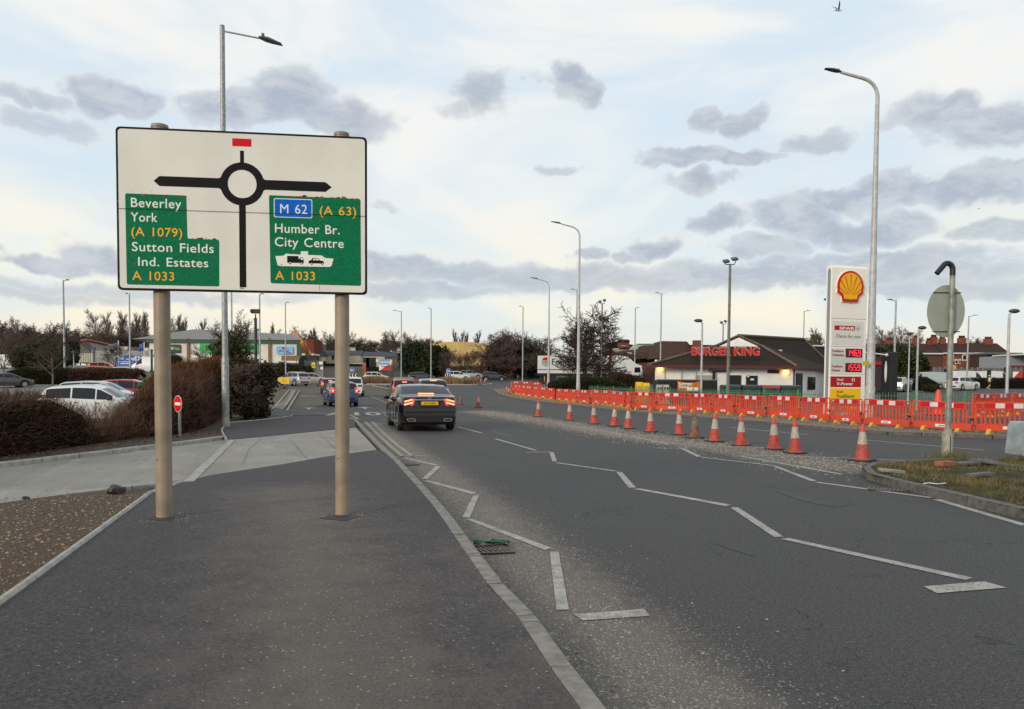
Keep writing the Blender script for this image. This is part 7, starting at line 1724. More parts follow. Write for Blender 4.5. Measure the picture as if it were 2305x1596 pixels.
plate((2160 + 872 * .2506) * .9, (2160 + 892 * .2506) * .9, (740 + 742 * .2506) * .9, (740 + 765 * .2506) * .9, 139, M_letw, 'tiny white plate under the orange square sign', name='notice')
M_tgreen = mat('signal_green', (.02, .6, .35), .4, emit=(.05, 1.0, .5), es=2.5)
for x, y0, y1, Yt, lab in ((814, 760, 960, 112, 'traffic signal showing green left of the round sign post'), (1243, 768, 880, 112, 'traffic signal showing green left of the runner'), (1410, 740, 820, 130, 'dark traffic signal at the right end of the grey wall')):
    q = K8(x, y0, Yt); g = T(q.x, Yt); t = thing('traffic_signal', lab, 'traffic light', (q.x, Yt, g), 0, 'traffic signals'); z_ = q.z - g
    m = MB(); m.tube([(0, 0, 0), (0, 0, z_)], .06, 8); m.obj('pole', M_bolt, t); m = MB(); m.box((0, -.1, z_ - .1), (.42, .3, 1.1)); m.obj('signal_head', M_door, t)
    for k in range(3): m = MB(); m.ball((0, -.27, z_ + .22 - .33 * k), (.11, .06, .11), 8); m.obj('signal_light', M_tgreen if (k == 2 and x < 1300) else M_win, t)
# small red kiosk glimpsed left of the big lamp
a, b = pv(1955, 815, 70), pv(1990, 868, 70); t = thing('kiosk', 'dark red kiosk glimpsed between the totem and the black totem', 'kiosk', (0, 0, 0)); m = MB(); m.box(((a.x + b.x) / 2 - .5, 72, (a.z + b.z) / 2), (b.x - a.x + 1, 3, a.z - b.z + 1)); m.obj('wall', mat('kiosk_dark', (.035, .015, .02), .6), t); m = MB(); m.box(((a.x + b.x) / 2 - .5, 70.4, a.z - .1), (b.x - a.x + 1.3, .2, .3)); m.obj('red_fascia', M_dred, t)
# ================================================================ roundabout signs and works signs
M_bluesg = mat('arrow_blue', (.01, .12, .42), .45)
def arrow_sign(u, v, Y, lab, arrow=True):
    q = pv(u, v, Y); g = T(q.x, Y); t = thing('arrow_sign', lab, 'road sign', (q.x, Y, g), 0, 'blue arrow signs on the roundabout'); z_ = q.z - g; r = 5.5 * Y / F
    m = MB(); m.tube([(0, .05, 0), (0, .05, z_)], .045, 8); m.obj('post', M_galv, t); flat('disc', circ((0, z_), r, 24), M_letw, t, 0, .01); flat('blue_face', circ((0, z_), r * .93, 24), M_bluesg, t, .01, .005)
    flat('arrow', [(-r * .68, z_), (-r * .15, z_ + r * .42), (-r * .15, z_ + r * .14), (r * .6, z_ + r * .14), (r * .6, z_ - r * .14), (-r * .15, z_ - r * .14), (-r * .15, z_ - r * .42)], M_letw, t, .015, .004)
def chevron(u0, u1, v0, v1, Y, n, lab):
    a, b = pv(u0, v0, Y), pv(u1, v1, Y); g = T(a.x, Y); t = thing('chevron_board', lab, 'road sign', (a.x, Y, g), 0, 'chevron boards on the roundabout'); w, h, z0_ = b.x - a.x, a.z - b.z, b.z - g
    m = MB(); m.box((w / 2, 0, z0_ + h / 2), (w, .03, h)); m.obj('board', M_black, t)
    for i in range(n):
        x = w * (i + .12) / n; k = w / n * .34; flat('chevron', [(x, z0_ + h / 2), (x + k, z0_ + h), (x + k * 2, z0_ + h), (x + k, z0_ + h / 2), (x + k * 2, z0_), (x + k, z0_)], M_letw, t, .015, .004)
    for s in (.15, .85): m = MB(); m.tube([(w * s, .05, 0), (w * s, .05, z0_ + h * .5)], .03, 6); m.obj('leg', M_galv, t)
arrow_sign(792, 833, 108, 'round blue arrow sign just right of the right signpost'); arrow_sign(1009, 835, 126, 'round blue arrow sign beside the white crossover')
chevron(777, 804, 841, 848.5, 107.5, 4, 'black and white chevron board just right of the right signpost'); chevron(1001, 1014, 841, 849, 125, 3, 'small chevron board beside the white crossover')
t, w, h = plate(627, 651, 849.5, 864, 89, mat('works_yellow', (.85, .47, .01), .5), 'yellow temporary works sign on a low black frame left of centre', legs=True, name='works_sign', cat='road sign')
m = MB(); m.box((0, .1, -.42), (.4, .3, .25)); m.obj('sandbag', M_blackp, t); flat('border_line', [(-w * .45, h * .07), (w * .45, h * .07), (w * .45, h * .12), (-w * .45, h * .12)], MATS['works_yellow'], t, .031, .002)
text('works_lettering', "Give", .26, mat('faded_ink', (.42, .20, .01), .6), t, (-.22, -.034, h * .52), ext=.002); text('works_lettering', "Way", .26, MATS['faded_ink'], t, (-.2, -.034, h * .22), ext=.002)
t = thing('site_barrier', 'small blue site barrier behind the leafy bush', 'barrier', at(591, 88)); m = MB(); M_bb = mat('barrier_blue', (.03, .17, .35), .5)
for i in range(8): m.box((-.5 + i * .14, 0, .45), (.06, .04, .8))
for z_ in (.1, .85): m.box((0, 0, z_), (1.1, .05, .08))
m.obj('panel', M_bb, t); m = MB(); m.box((.1, -.05, .75), (.5, .04, .2)); m.obj('red_sign', M_red, t)
for u, v_, mt, lab in ((600, 869, M_letw, 'white sandbag at the foot of the blue site barrier'), (607, 875, M_orange, 'orange sandbag lying beside the blue site barrier')):
    q = at(u, 86); lump('sandbag', lab, 'sandbag', (q.x, q.y, q.z + .1), (.35, .2, .2), mt, 5)
t = thing('litter_sign', 'red scrap caught in the leafy bush', 'litter', pv(583, 903, 29)) if False else None

# ================================================================ vegetation
NR = np.random.default_rng(11)
def twigmat(name, col, col2, sc=3.0): return mat(name, col, .9, col2=col2, sc=sc, spec=.15, det=3)
M_tw1 = twigmat('twig_brown', (.125, .092, .070), (.075, .054, .042)); M_tw2 = twigmat('twig_grey_brown', (.20, .16, .135), (.13, .10, .085)); M_tw3 = twigmat('twig_purple_brown', (.15, .105, .095), (.09, .06, .055))
M_bark = twigmat('bark', (.075, .062, .048), (.04, .032, .025)); M_barkp = twigmat('pale_bark', (.19, .15, .11), (.12, .095, .07))
M_ivy = twigmat('ivy_leaf', (.050, .062, .022), (.018, .026, .010), 5); M_con = twigmat('conifer_leaf', (.024, .038, .018), (.010, .017, .009), 2); M_olive = twigmat('olive_leaf', (.050, .052, .024), (.022, .022, .012), 4)
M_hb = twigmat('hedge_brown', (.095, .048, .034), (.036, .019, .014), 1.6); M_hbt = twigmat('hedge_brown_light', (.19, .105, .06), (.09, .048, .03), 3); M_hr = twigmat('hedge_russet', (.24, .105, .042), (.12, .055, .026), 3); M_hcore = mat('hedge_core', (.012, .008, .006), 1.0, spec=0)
M_hg = twigmat('hedge_green', (.035, .050, .018), (.015, .022, .009), 3); M_leafd = twigmat('dark_leaf', (.080, .056, .030), (.028, .028, .013), 6); M_leafv = twigmat('pale_green_leaf', (.16, .19, .12), (.07, .09, .045), 6)
M_gr = twigmat('dry_grass', (.30, .20, .115), (.15, .095, .055), 1.2); M_gg = twigmat('green_grass', (.15, .155, .05), (.06, .065, .02), 1.5)
def segs_mesh(name, A, B, ra, rb, m, parent, n=3):
    """tapered prisms from A to B"""
    A, B = np.asarray(A, float), np.asarray(B, float); ra, rb = np.asarray(ra), np.asarray(rb)
    d = B - A; L = np.linalg.norm(d, axis=1, keepdims=True) + 1e-9; d = d / L
    ref = np.where(np.abs(d[:, 2:3]) < .9, np.array([[0, 0, 1.]]), np.array([[1., 0, 0]])); u = np.cross(d, ref); u /= np.linalg.norm(u, axis=1, keepdims=True); w = np.cross(d, u)
    ang = np.arange(n) * 2 * pi / n; rot = NR.uniform(0, 2 * pi, len(A))[:, None] + ang[None]
    off = u[:, None] * np.cos(rot)[..., None] + w[:, None] * np.sin(rot)[..., None]
    PA_, PB_ = A[:, None] + off * ra[:, None, None], B[:, None] + off * rb[:, None, None]
    q = []
    for k in range(n): k2 = (k + 1) % n; q.append(np.stack([PA_[:, k], PA_[:, k2], PB_[:, k2], PB_[:, k]], 1))
    return arr_obj(name, np.stack(q, 1).reshape(-1, 3), 4, m, parent)
def blades(c, d, L, w):
    """thin triangles: centre, direction, length, width"""
    n = len(c); r = NR.normal(size=(n, 3)); s = np.cross(d, r); s /= np.linalg.norm(s, axis=1, keepdims=True) + 1e-9
    a = c - s * w[:, None] / 2; b = c + s * w[:, None] / 2; t = c + d * L[:, None]
    return np.stack([a, b, t], 1)
def grow(seed, H, style):
    """returns trunk segs and twig segs"""
    rg = random.Random(seed); T_, W_ = [], []
    def br(p, d, L, r, lv):
        n = 3 if lv < 2 else 2; pts = [p]; dd = d
        for i in range(n):
            dd = (dd + Vector((rg.gauss(0, .08), rg.gauss(0, .08), rg.gauss(0, .05) + up * .16))).normalized(); q = pts[-1] + dd * L / n
            r1, r2 = r * (1 - .75 * i / n), r * (1 - .75 * (i + 1) / n)
            (T_ if lv < 2 else W_).append((pts[-1], q, r1, r2)); pts.append(q)
        if lv >= depth: return
        k = kids[lv]
        for i in range(k):
            f = (start if lv == 0 else .25) + (1 - (start if lv == 0 else .25)) * (i + rg.random()) / k
            j = min(int(f * n), n - 1); p0 = pts[j].lerp(pts[j + 1], f * n - j)
            a = rg.uniform(0, 2 * pi); sp_ = spread * rg.uniform(.7, 1.2); side = Vector((cos(a), sin(a), 0)); base = d if lv else Vector((0, 0, 1))
            side = (side - base * side.dot(base)).normalized(); nd = (base * cos(sp_) + side * sin(sp_)).normalized()
            br(p0, nd, L * ratio[min(lv, len(ratio) - 1)] * rg.uniform(.7, 1.1) * (1.15 - .55 * f if lv == 0 else 1), r * (.48 if lv == 0 else .5), lv + 1)
    if style == 'round': depth, kids, start, spread, ratio, up = 4, (14, 7, 5, 4), .20, .72, (.50, .55, .55, .6), .7
    elif style == 'poplar': depth, kids, start, spread, ratio, up = 3, (26, 8, 6), .10, .34, (.30, .55, .6), .9
    elif style == 'bush': depth, kids, start, spread, ratio, up = 4, (14, 7, 6, 4), .03, 1.0, (.66, .55, .55, .6), .7
    elif style == 'small': depth, kids, start, spread, ratio, up = 4, (10, 7, 6, 4), .30, .75, (.6, .55, .55, .6), .6
    br(Vector((0, 0, 0)), Vector((0, 0, 1)), H * .93, H * (.016 if style != 'bush' else .012), 0)
    zm = sorted(b.z for a, b, c, d in T_ + W_)[-12] / H
    T_, W_ = [[(a / zm, b / zm, c, d) for a, b, c, d in Q_] for Q_ in (T_, W_)]
    return T_, W_
def bare(name, style, seed, H, twr, m_t, m_w, base_r=None, core=None):
    t = thing(name, 'x', 'tree'); T_, W_ = grow(seed, H, style)
    segs_mesh('trunk', [a for a, b, c, d in T_], [b for a, b, c, d in T_], [max(c, twr) for a, b, c, d in T_], [max(d, twr * .8) for a, b, c, d in T_], m_t, t, 5)
    segs_mesh('crown', [a for a, b, c, d in W_], [b for a, b, c, d in W_], [max(c * .7, twr) for a, b, c, d in W_], [max(d * .6, twr * .5) for a, b, c, d in W_], m_w, t, 3)
    return t
def leaves_tree(name, seed, H, lobes, n, leaf, m_l, m_t=None, trunk=.12, flat_=False, fill=.55, aspect=1.6):
    """crown of leaf-sized faces in uneven lobes; lobes = [(x,y,z,rx,ry,rz)]"""
    t = thing(name, 'x', 'tree'); rg = np.random.default_rng(seed); V = []
    vol = np.array([l[3] * l[4] * l[5] for l in lobes]); vol = vol / vol.sum()
    for l, p in zip(lobes, vol):
        k = int(n * p); d = rg.normal(size=(k, 3)); d /= np.linalg.norm(d, axis=1, keepdims=True); r = (fill + (1 - fill) * rg.random(k)) * (1 + .22 * np.sin(d[:, 0] * 7 + seed) * np.cos(d[:, 2] * 6 + d[:, 1] * 5))
        c = d * r[:, None] * np.array(l[3:6]) + np.array(l[:3]); c[:, 2] = np.maximum(c[:, 2], .05)
        a = rg.normal(size=(k, 3)); a /= np.linalg.norm(a, axis=1, keepdims=True); b = np.cross(a, rg.normal(size=(k, 3))); b /= np.linalg.norm(b, axis=1, keepdims=True)
        s = leaf * rg.uniform(.5, 1.3, k)[:, None]; V.append(np.stack([c - a * s * aspect, c + b * s, c + a * s * aspect, c - b * s], 1))
    V = np.concatenate(V); V /= V[..., 2].max() / H; arr_obj('crown', V.reshape(-1, 3), 4, m_l, t)
    m = MB(); m.tube([(0, 0, -.1), (.05, 0, H * .35), (0, .05, H * .75)], [trunk, trunk * .7, trunk * .25], 8)
    for l in lobes[:5]: m.tube([(0, 0, H * .2), (l[0] * .8, l[1] * .8, l[2])], [trunk * .5, trunk * .15], 5)
    m.obj('trunk', m_t or M_bark, t); return t
def put(src, u, Y, h, lab, w=1.0, used=set(), group=None, z=None, rz=None, cat=None, x=None):
    o = src if src.name not in used else copy_tree(src); used.add(src.name); p = at(u, Y)
    if z is not None: p.z = z
    o.location = p; o.scale = (h * w, h * w, h); o.rotation_euler = (0, 0, rnd.uniform(0, 6.3) if rz is None else rz); o['label'] = lab
    if group: o['group'] = group
    if cat: o['category'] = cat
    return o
def hpx(u, v, Y): return pv(u, v, Y).z - T(at(u, Y).x, Y)
# prototypes, all one metre tall
UNIT = 10.0
pr = {k: bare(n, s, sd, 1.0, tw, mt_, mw) for k, (n, s, sd, tw, mt_, mw) in dict(
    ra=('bare_tree', 'round', 1, .0022, M_bark, M_tw2), rb=('bare_tree', 'round', 2, .0024, M_bark, M_tw1), rc=('bare_tree', 'round', 5, .0024, M_bark, M_tw3),
    pa=('poplar', 'poplar', 3, .0021, M_bark, M_tw2), pb=('poplar', 'poplar', 8, .0024, M_bark, M_tw3),
    ba=('bare_bush', 'bush', 4, .0034, M_bark, M_tw1), bb=('bare_bush', 'bush', 6, .0036, M_bark, M_tw3)).items()}
FT = 'bare trees on the far skyline'
def vl(i, nm, where): return '%s %s' % (nm, where)
sky_trees = [ # u, vtop, Y, proto, width, where
 (8,712,190,'rb',1.0,'bare tree at the far left edge above the white van'),(36,722,185,'rc',1.1,'brown bare tree second from the left edge'),(66,736,200,'ra',1.2,'low bare tree over the left panel van'),
 (92,730,195,'rb',1.1,'bare tree left of the first car park lamp'),(120,722,170,'rb',.9,'bare tree rising over the ivy-clad trunk left'),(158,722,175,'rc',1.0,'bare tree right of the first car park lamp'),(182,738,200,'rb',1.1,'low brown tree behind the cream unit'),
 (214,697,195,'ra',.8,'pale round-headed bare tree above the cream unit'),(196,745,180,'rc',1.0,'low purple-brown tree behind the red roof edge'),(236,740,190,'rb',1.1,'low brown tree behind the left flag'),
 (252,703,215,'pa',1.0,'tall poplar left end of the row behind the storage yard'),(266,700,215,'pa',.95,'poplar second in the row behind the storage yard'),(283,708,216,'ra',.75,'bare tree in the row left of the banner lamp'),(300,704,214,'pa',1.05,'poplar just right of the banner lamp'),
 (318,706,216,'ra',.75,'bare tree above the black trailer'),(333,702,214,'pa',1.0,'poplar left of the left signpost'),(352,709,216,'pa',.95,'poplar hidden partly by the left signpost'),(388,712,214,'ra',.75,'bare tree right of the left signpost'),(404,708,215,'pa',.95,'poplar over the left end of the shop roof'),
 (418,714,214,'pb',1.0,'dark poplar over the shop roof'),(448,716,216,'pb',1.0,'lone poplar over the shop roof right of the signpost'),(480,726,214,'ra',.8,'bare tree behind the shop roof left of the tall lamp'),(532,728,214,'ra',.8,'bare tree behind the shop roof right of the tall lamp'),(556,732,214,'pa',.9,'bare poplar behind the shop roof centre'),
 (576,736,214,'ra',.9,'bare tree behind the black camera pole'),(603,729,214,'pb',1.1,'twin dark poplar left of the digger boom'),(622,740,216,'ra',.8,'bare tree left of the digger boom'),(664,734,225,'ra',.8,'round bare tree above the digger boom'),(680,742,224,'ra',.8,'bare tree above the brick outbuilding'),
 (696,737,226,'pb',1.1,'dark poplar above the palisade gate'),(718,740,226,'pb',1.1,'dark poplar left of the right signpost'),(708,752,222,'rb',1.1,'lower bare tree above the palisade gate'),(735,744,224,'ra',.8,'bare tree touching the right signpost'),(752,746,224,'ra',.8,'bare tree hidden by the right signpost'),
 (786,746,226,'rb',.75,'large round bare tree right of the right signpost'),(806,757,226,'rb',.8,'bare tree right of the large round one'),(826,772,232,'rc',1.2,'low purple tree behind the lodges'),(846,768,232,'rc',1.0,'purple-brown tree above the lodges'),(861,776,228,'rb',1.2,'low tree above the hoarding'),
 (878,741,205,'rc',.75,'birch-like tree left of the long-armed lamp'),(894,742,204,'rc',.7,'dark birch-like tree at the long-armed lamp'),(912,745,205,'rc',.75,'birch-like tree right of the long-armed lamp'),(931,752,215,'rc',.8,'purple tree left of the pale roundabout lamp'),(948,757,215,'rc',.9,'purple tree at the pale roundabout lamp'),(962,760,230,'ra',.9,'grey bare tree right of the pale roundabout lamp'),
 (985,768,240,'rb',1.0,'low bare tree left of the golden hall'),(1024,742,240,'pb',1.0,'first dark poplar above the golden hall'),(1031,744,240,'pb',.9,'second dark poplar above the golden hall'),(1051,748,240,'pb',1.1,'third dark poplar above the golden hall'),(1071,743,240,'pb',1.2,'tallest dark poplar above the golden hall'),
 (1196,752,190,'rc',.9,'dark bare tree behind the left end of the lorry'),(1225,757,190,'rb',1.1,'bare tree above the lorry trailer'),
 (1478,772,230,'rb',1.2,'low skyline tree above the green-trimmed shed'),(1503,770,230,'rc',1.1,'low skyline tree left of the oval lantern'),(1524,768,230,'rb',1.1,'low skyline tree at the burger lettering'),(1560,776,230,'rc',1.3,'low skyline tree behind the restaurant roof'),
 (1839,738,120,'ra',.9,'bare tree between the restaurant and the totem'),
 (1962,738,190,'ra',.75,'bare tree right beside the tallest lamp'),(1980,733,195,'ra',.75,'bare tree left of the forecourt lamps'),(2000,736,195,'ra',.75,'bare tree left of the left-armed forecourt lamp'),(2024,733,194,'ra',.7,'bare tree right of the left-armed forecourt lamp'),(2044,738,195,'ra',.75,'bare tree at the mushroom lantern'),(2062,740,195,'ra',.7,'bare tree by the oval forecourt lantern'),
 (2194,756,215,'rb',1.3,'small dark tree above the terrace ridge left of the chimney'),(2210,760,215,'ra',1.0,'small bare tree above the terrace ridge by the chimney'),
]
for u, v, Y, k, w, lab in sky_trees: put(pr[k], u, Y, hpx(u, v, Y), lab, w, group=FT)
# roadside bare bushes and trees behind the brick wall
pc_ = leaves_tree('evergreen_tree', 21, 1.0, [(0,0,.5,.34,.34,.42),(.12,.05,.75,.2,.2,.22),(-.15,0,.62,.24,.22,.25),(-.1,.1,.3,.34,.3,.26),(.2,-.05,.35,.28,.26,.28)], 5200, .022, M_con, trunk=.03)
po_ = leaves_tree('evergreen_tree', 22, 1.0, [(0,0,.5,.38,.36,.36),(.18,.05,.72,.2,.2,.2),(-.2,0,.68,.22,.22,.22),(.05,.1,.82,.14,.14,.15),(-.05,-.1,.25,.36,.3,.22)], 5200, .022, M_ivy, trunk=.03)
pk_ = leaves_tree('evergreen_shrub', 23, 1.0, [(0,0,.45,.6,.5,.42),(.3,.05,.5,.34,.3,.34),(-.32,0,.42,.34,.3,.34)], 5200, .028, M_olive, trunk=.03)
RS = 'evergreens and ivy trees'
for u, v, Y, k, w, lab in (
 (922,768,152,pc_,.95,'dark conifer, leftmost of the row above the brick wall'),(942,764,151,pc_,1.0,'dark conifer behind the parked estate car'),(962,772,150,po_,1.0,'dark evergreen right of the pale roundabout lamp'),(985,770,151,po_,.9,'dark evergreen at the left end of the golden hall'),
 (1118,770,153,po_,1.0,'dark ivy tree above the dark crossover'),(1150,760,152,po_,.95,'tall ivy tree left of the small-headed lamp'),(1172,768,152,pc_,.95,'dark evergreen right of the small-headed lamp'),(1198,776,152,po_,1.0,'dark evergreen at the back end of the lorry'),(1136,745,170,pc_,.7,'tallest dark conifer behind the wall trees'),
 (105,750,140,po_,.75,'dark ivy-clad tree behind the small round tree at left'),(72,768,128,po_,.95,'dark green shrub above the white panel van'),(52,782,126,pk_,.8,'dark olive shrub left behind the panel van'),(150,778,150,po_,.8,'dark ivy-covered tree left of the cream unit'),(163,760,152,pc_,.7,'dark narrow evergreen at the cream unit'),
 (1826,744,130,pc_,.55,'dark conifer between the restaurant ridge and the totem'),(1976,772,110,po_,1.2,'dark evergreen behind the tallest lamp'),(2002,768,112,pc_,1.1,'dark evergreen behind the black totem'),(2030,772,110,po_,1.2,'dark evergreen above the silver people carrier'),(2058,790,120,po_,1.1,'dark shrub right of the silver people carrier')):
    put(k, u, Y, hpx(u, v, Y), lab, w, group=RS)
for u, v, Y, k, w, lab in ((1000,788,149,'ba',.75,'bare ivy-stemmed tree in front of the golden hall, left'),(1020,786,148,'bb',.7,'bare tree in front of the golden hall, second'),(1044,790,149,'ba',.75,'bare tree in front of the golden hall, third'),(1062,788,148,'bb',.7,'bare tree in front of the golden hall, fourth'),(1084,786,149,'ba',.75,'bare tree in front of the golden hall, fifth'),(1104,756,149,'ba',.9,'bare tree at the right end of the golden hall'),
        (1124,748,149,'bb',.8,'tall bare tree left of the small-headed lamp'),(1152,740,149,'bb',.8,'tallest bare tree of the wall row'),(1184,750,149,'ba',.9,'bare tree at the brick wall right end'),(1214,758,150,'bb',.9,'bare tree behind the lorry logo')):
    put(pr[k], u, Y, hpx(u, v, Y), lab, w, group='bare trees behind the brick wall')
# the big bare bush by the lamp, several stems
M_tw4 = twigmat('twig_dark', (.075, .052, .040), (.040, .028, .022)); bigb = bare('bare_bush', 'bush', 31, 1.0, .0034, M_bark, M_tw4); bigb2 = bare('bare_bush', 'bush', 37, 1.0, .0034, M_bark, M_tw4)
put(bigb, 1318, 82, hpx(1306, 686, 82), 'biggest bare bush, spreading in front of the white lorry', .78, group='bushes by the lorry'); put(bigb2, 1342, 80, hpx(1334, 728, 80), 'bare bush right of the curved-arm lamp', .9, group='bushes by the lorry'); put(bigb2, 1302, 84, hpx(1282, 722, 84), 'bare bush left of the curved-arm lamp', .7, group='bushes by the lorry')
put(bigb, 1362, 80, hpx(1362, 808, 80), 'low bare bush in front of the lorry cab', 1.0, group='bushes by the lorry'); put(bigb2, 1398, 80, hpx(1392, 830, 80), 'lowest bare bush under the lorry cab', 1.4, group='bushes by the lorry'); put(bigb, 1425, 78, hpx(1425, 838, 78), 'low dark bush right of the lorry cab', 1.4, group='bushes by the lorry')
# small car park trees with pale trunks
sm = bare('small_tree', 'small', 41, 1.0, .0026, M_barkp, M_tw1); sm2 = bare('small_tree', 'small', 44, 1.0, .0026, M_bark, M_tw1)
put(sm, 118, 70, hpx(118, 738, 70), 'small bare tree with pale trunk in front of the clipped hedge', 1.05, group='small trees in the car park'); put(sm, 10, 84, hpx(10, 740, 84), 'small bare tree at the far left edge beside the van', 1.0, group='small trees in the car park'); put(sm2, 258, 108, hpx(258, 768, 108), 'small open bare tree in front of the storage banner', 1.2, group='small trees in the car park')
for u, Y, lab in ((128, 86, 'ivy-wrapped stump right of the small pale tree'),):
    put(po_, u, Y, hpx(u, 792, Y), lab, .55, group=RS)
put(pk_, 375, 136, 3, 'low green shrub at the left corner of the pet store', 1.2, cat='shrub')
for i, (u, v) in enumerate(((622, 820), (640, 815), (660, 818), (684, 820))): put(pk_, u, 122, hpx(u, v, 122), 'clipped shrub before the pet store, %s from the left' % ORD[i], .75, group='shrubs in front of the pet store', cat='shrub')
# scrub filling the foot of the tree line
for i, (u, v, Y) in enumerate([(u, v, 205) for u, v in zip(range(-10, 350, 24), (730, 738, 734, 742, 736, 746, 740, 748, 752, 746, 742, 748, 744, 748, 746))] + [(u, 750, 216) for u in range(385, 720, 34)] + [(u, 762, 228) for u in range(722, 990, 26)]):
    put(pr['bb' if i % 2 else 'ba'], u, Y, hpx(u, v, Y), 'brown scrub at the foot of the skyline trees, %s from the left' % ORD[i], 1.25, group='scrub along the skyline')
# ---- hedges
def lumpy(path, name, m, parent, n=12, jit=.12, seed=1):
    """path: (x, y, z, halfwidth, height)"""
    rg = random.Random(seed); V = []; P2_ = [Vector(p[:2]) for p in path]
    for i, p in enumerate(path):
        a, b = P2_[max(i - 1, 0)], P2_[min(i + 1, len(path) - 1)]; t = (b - a).normalized(); nrm = Vector((t.y, -t.x))
        for j in range(n):
            an = pi * j / (n - 1); cx = -cos(an); cz = sin(an); k = 1 / max(abs(cx), abs(cz)) ** .6; s = 1 + rg.uniform(-jit, jit)
            V.append((p[0] + nrm.x * cx * k * p[3] * s, p[1] + nrm.y * cx * k * p[3] * s, p[2] + cz * k * p[4] * s * .98))
    L = len(path); Fs = [(i * n + j, i * n + j + 1, (i + 1) * n + j + 1, (i + 1) * n + j) for i in range(L - 1) for j in range(n - 1)] + [tuple(range(n)), tuple(range((L - 1) * n, L * n))[::-1]]
    b = MB(); b.v = V; b.f = Fs; b.m = [0] * len(Fs); return b.obj(name, m, parent)
def resample(P, st):
    out = []
    for a, b in zip(P, P[1:]):
        n = max(1, int(hypot(b[0] - a[0], b[1] - a[1]) / st)); out += [tuple(a[k] + (b[k] - a[k]) * i / n for k in range(5)) for i in range(n)]
    return out + [P[-1]]
def hedge(name, lab, P, n, L, w, m1, m2=None, core=.86, st=.5, seed=1, group=None, shell=True, wild=.5, up_=.35):
    t = thing(name, lab, 'hedge', (0, 0, 0), 0, group); R = resample(P, st)
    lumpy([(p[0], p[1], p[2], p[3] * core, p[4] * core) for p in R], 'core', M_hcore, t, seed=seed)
    rg = np.random.default_rng(seed); A = np.array(R); idx = rg.uniform(0, len(R) - 1.001, n); i0_ = idx.astype(int); f = (idx - i0_)[:, None]; C = A[i0_] * (1 - f) + A[i0_ + 1] * f
    d2 = A[i0_ + 1, :2] - A[i0_, :2]; d2 /= np.linalg.norm(d2, axis=1, keepdims=True); nrm = np.stack([d2[:, 1], -d2[:, 0]], 1)
    an = rg.uniform(0, pi, n); cx, cz = -np.cos(an), np.sin(an); k = 1 / np.maximum(np.abs(cx), np.abs(cz)) ** .6; r = rg.uniform(.78, 1.02, n)
    pos = np.stack([C[:, 0] + nrm[:, 0] * cx * k * C[:, 3] * r, C[:, 1] + nrm[:, 1] * cx * k * C[:, 3] * r, C[:, 2] + cz * k * C[:, 4] * r], 1)
    out = np.stack([nrm[:, 0] * cx, nrm[:, 1] * cx, cz + up_], 1) + rg.normal(size=(n, 3)) * wild; out /= np.linalg.norm(out, axis=1, keepdims=True)
    B = blades(pos, out, L * rg.uniform(.4, 1.4, n), w * rg.uniform(.6, 1.3, n))
    h = int(n * .7) if m2 else n
    arr_obj('twigs', B[:h].reshape(-1, 3), 3, m1, t)
    if m2: arr_obj('pale_twigs', B[h:].reshape(-1, 3), 3, m2, t)
    return t
bz = .06
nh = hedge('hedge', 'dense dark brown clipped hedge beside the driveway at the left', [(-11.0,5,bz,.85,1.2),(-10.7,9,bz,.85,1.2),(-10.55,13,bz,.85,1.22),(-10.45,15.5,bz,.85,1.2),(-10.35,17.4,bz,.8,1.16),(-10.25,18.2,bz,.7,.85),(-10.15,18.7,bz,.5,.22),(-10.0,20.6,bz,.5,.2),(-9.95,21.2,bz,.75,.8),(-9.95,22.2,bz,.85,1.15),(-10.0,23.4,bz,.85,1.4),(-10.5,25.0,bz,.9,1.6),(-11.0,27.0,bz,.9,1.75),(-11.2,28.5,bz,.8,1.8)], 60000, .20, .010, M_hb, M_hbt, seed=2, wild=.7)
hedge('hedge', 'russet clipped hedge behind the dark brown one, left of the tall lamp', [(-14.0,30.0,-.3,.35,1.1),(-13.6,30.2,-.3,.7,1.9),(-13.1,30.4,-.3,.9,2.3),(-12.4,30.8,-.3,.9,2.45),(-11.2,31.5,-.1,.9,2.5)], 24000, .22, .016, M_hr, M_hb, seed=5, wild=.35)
clp = [at(u, 84) for u in (22, 60, 110, 160)]; hz = lambda u, v: pv(u, v, 84).z
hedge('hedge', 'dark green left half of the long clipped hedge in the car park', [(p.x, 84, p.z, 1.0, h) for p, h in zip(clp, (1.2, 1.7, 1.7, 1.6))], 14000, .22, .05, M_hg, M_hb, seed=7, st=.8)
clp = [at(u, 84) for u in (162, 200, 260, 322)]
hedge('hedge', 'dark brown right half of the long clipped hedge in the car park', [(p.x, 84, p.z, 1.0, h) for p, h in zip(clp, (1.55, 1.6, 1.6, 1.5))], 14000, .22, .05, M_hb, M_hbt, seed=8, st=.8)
fp = [at(u, 108) for u in (2085, 2130, 2200, 2310)]
hedge('hedge', 'very dark low hedge behind the runner on the forecourt', [(p.x, 108, p.z, .9, 1.35) for p in fp], 12000, .22, .06, mat('hedge_black_green', (.012, .013, .010), .95), None, seed=9, st=1.0)
fp = [at(u, 96) for u in (2062, 2082, 2104)]
hedge('hedge', 'dark hedge clump in front of the silver forecourt van', [(p.x, 96, p.z, 1.2, h) for p, h in zip(fp, (1.5, 1.5, .8))], 6000, .22, .06, MATS['hedge_black_green'], None, seed=10, st=1.0)
fp = [at(u, 62) for u in (1238, 1275, 1330, 1385, 1430)]
hedge('hedge', 'rounded green laurel hedge behind the barriers at the lamps', [(p.x, 66 + .0 * i, p.z, 1.3, h) for i, (p, h) in enumerate(zip(fp, (1.35, 1.75, 1.9, 1.7, 1.2)))], 16000, .16, .07, M_hg, M_olive, seed=12, st=.8)
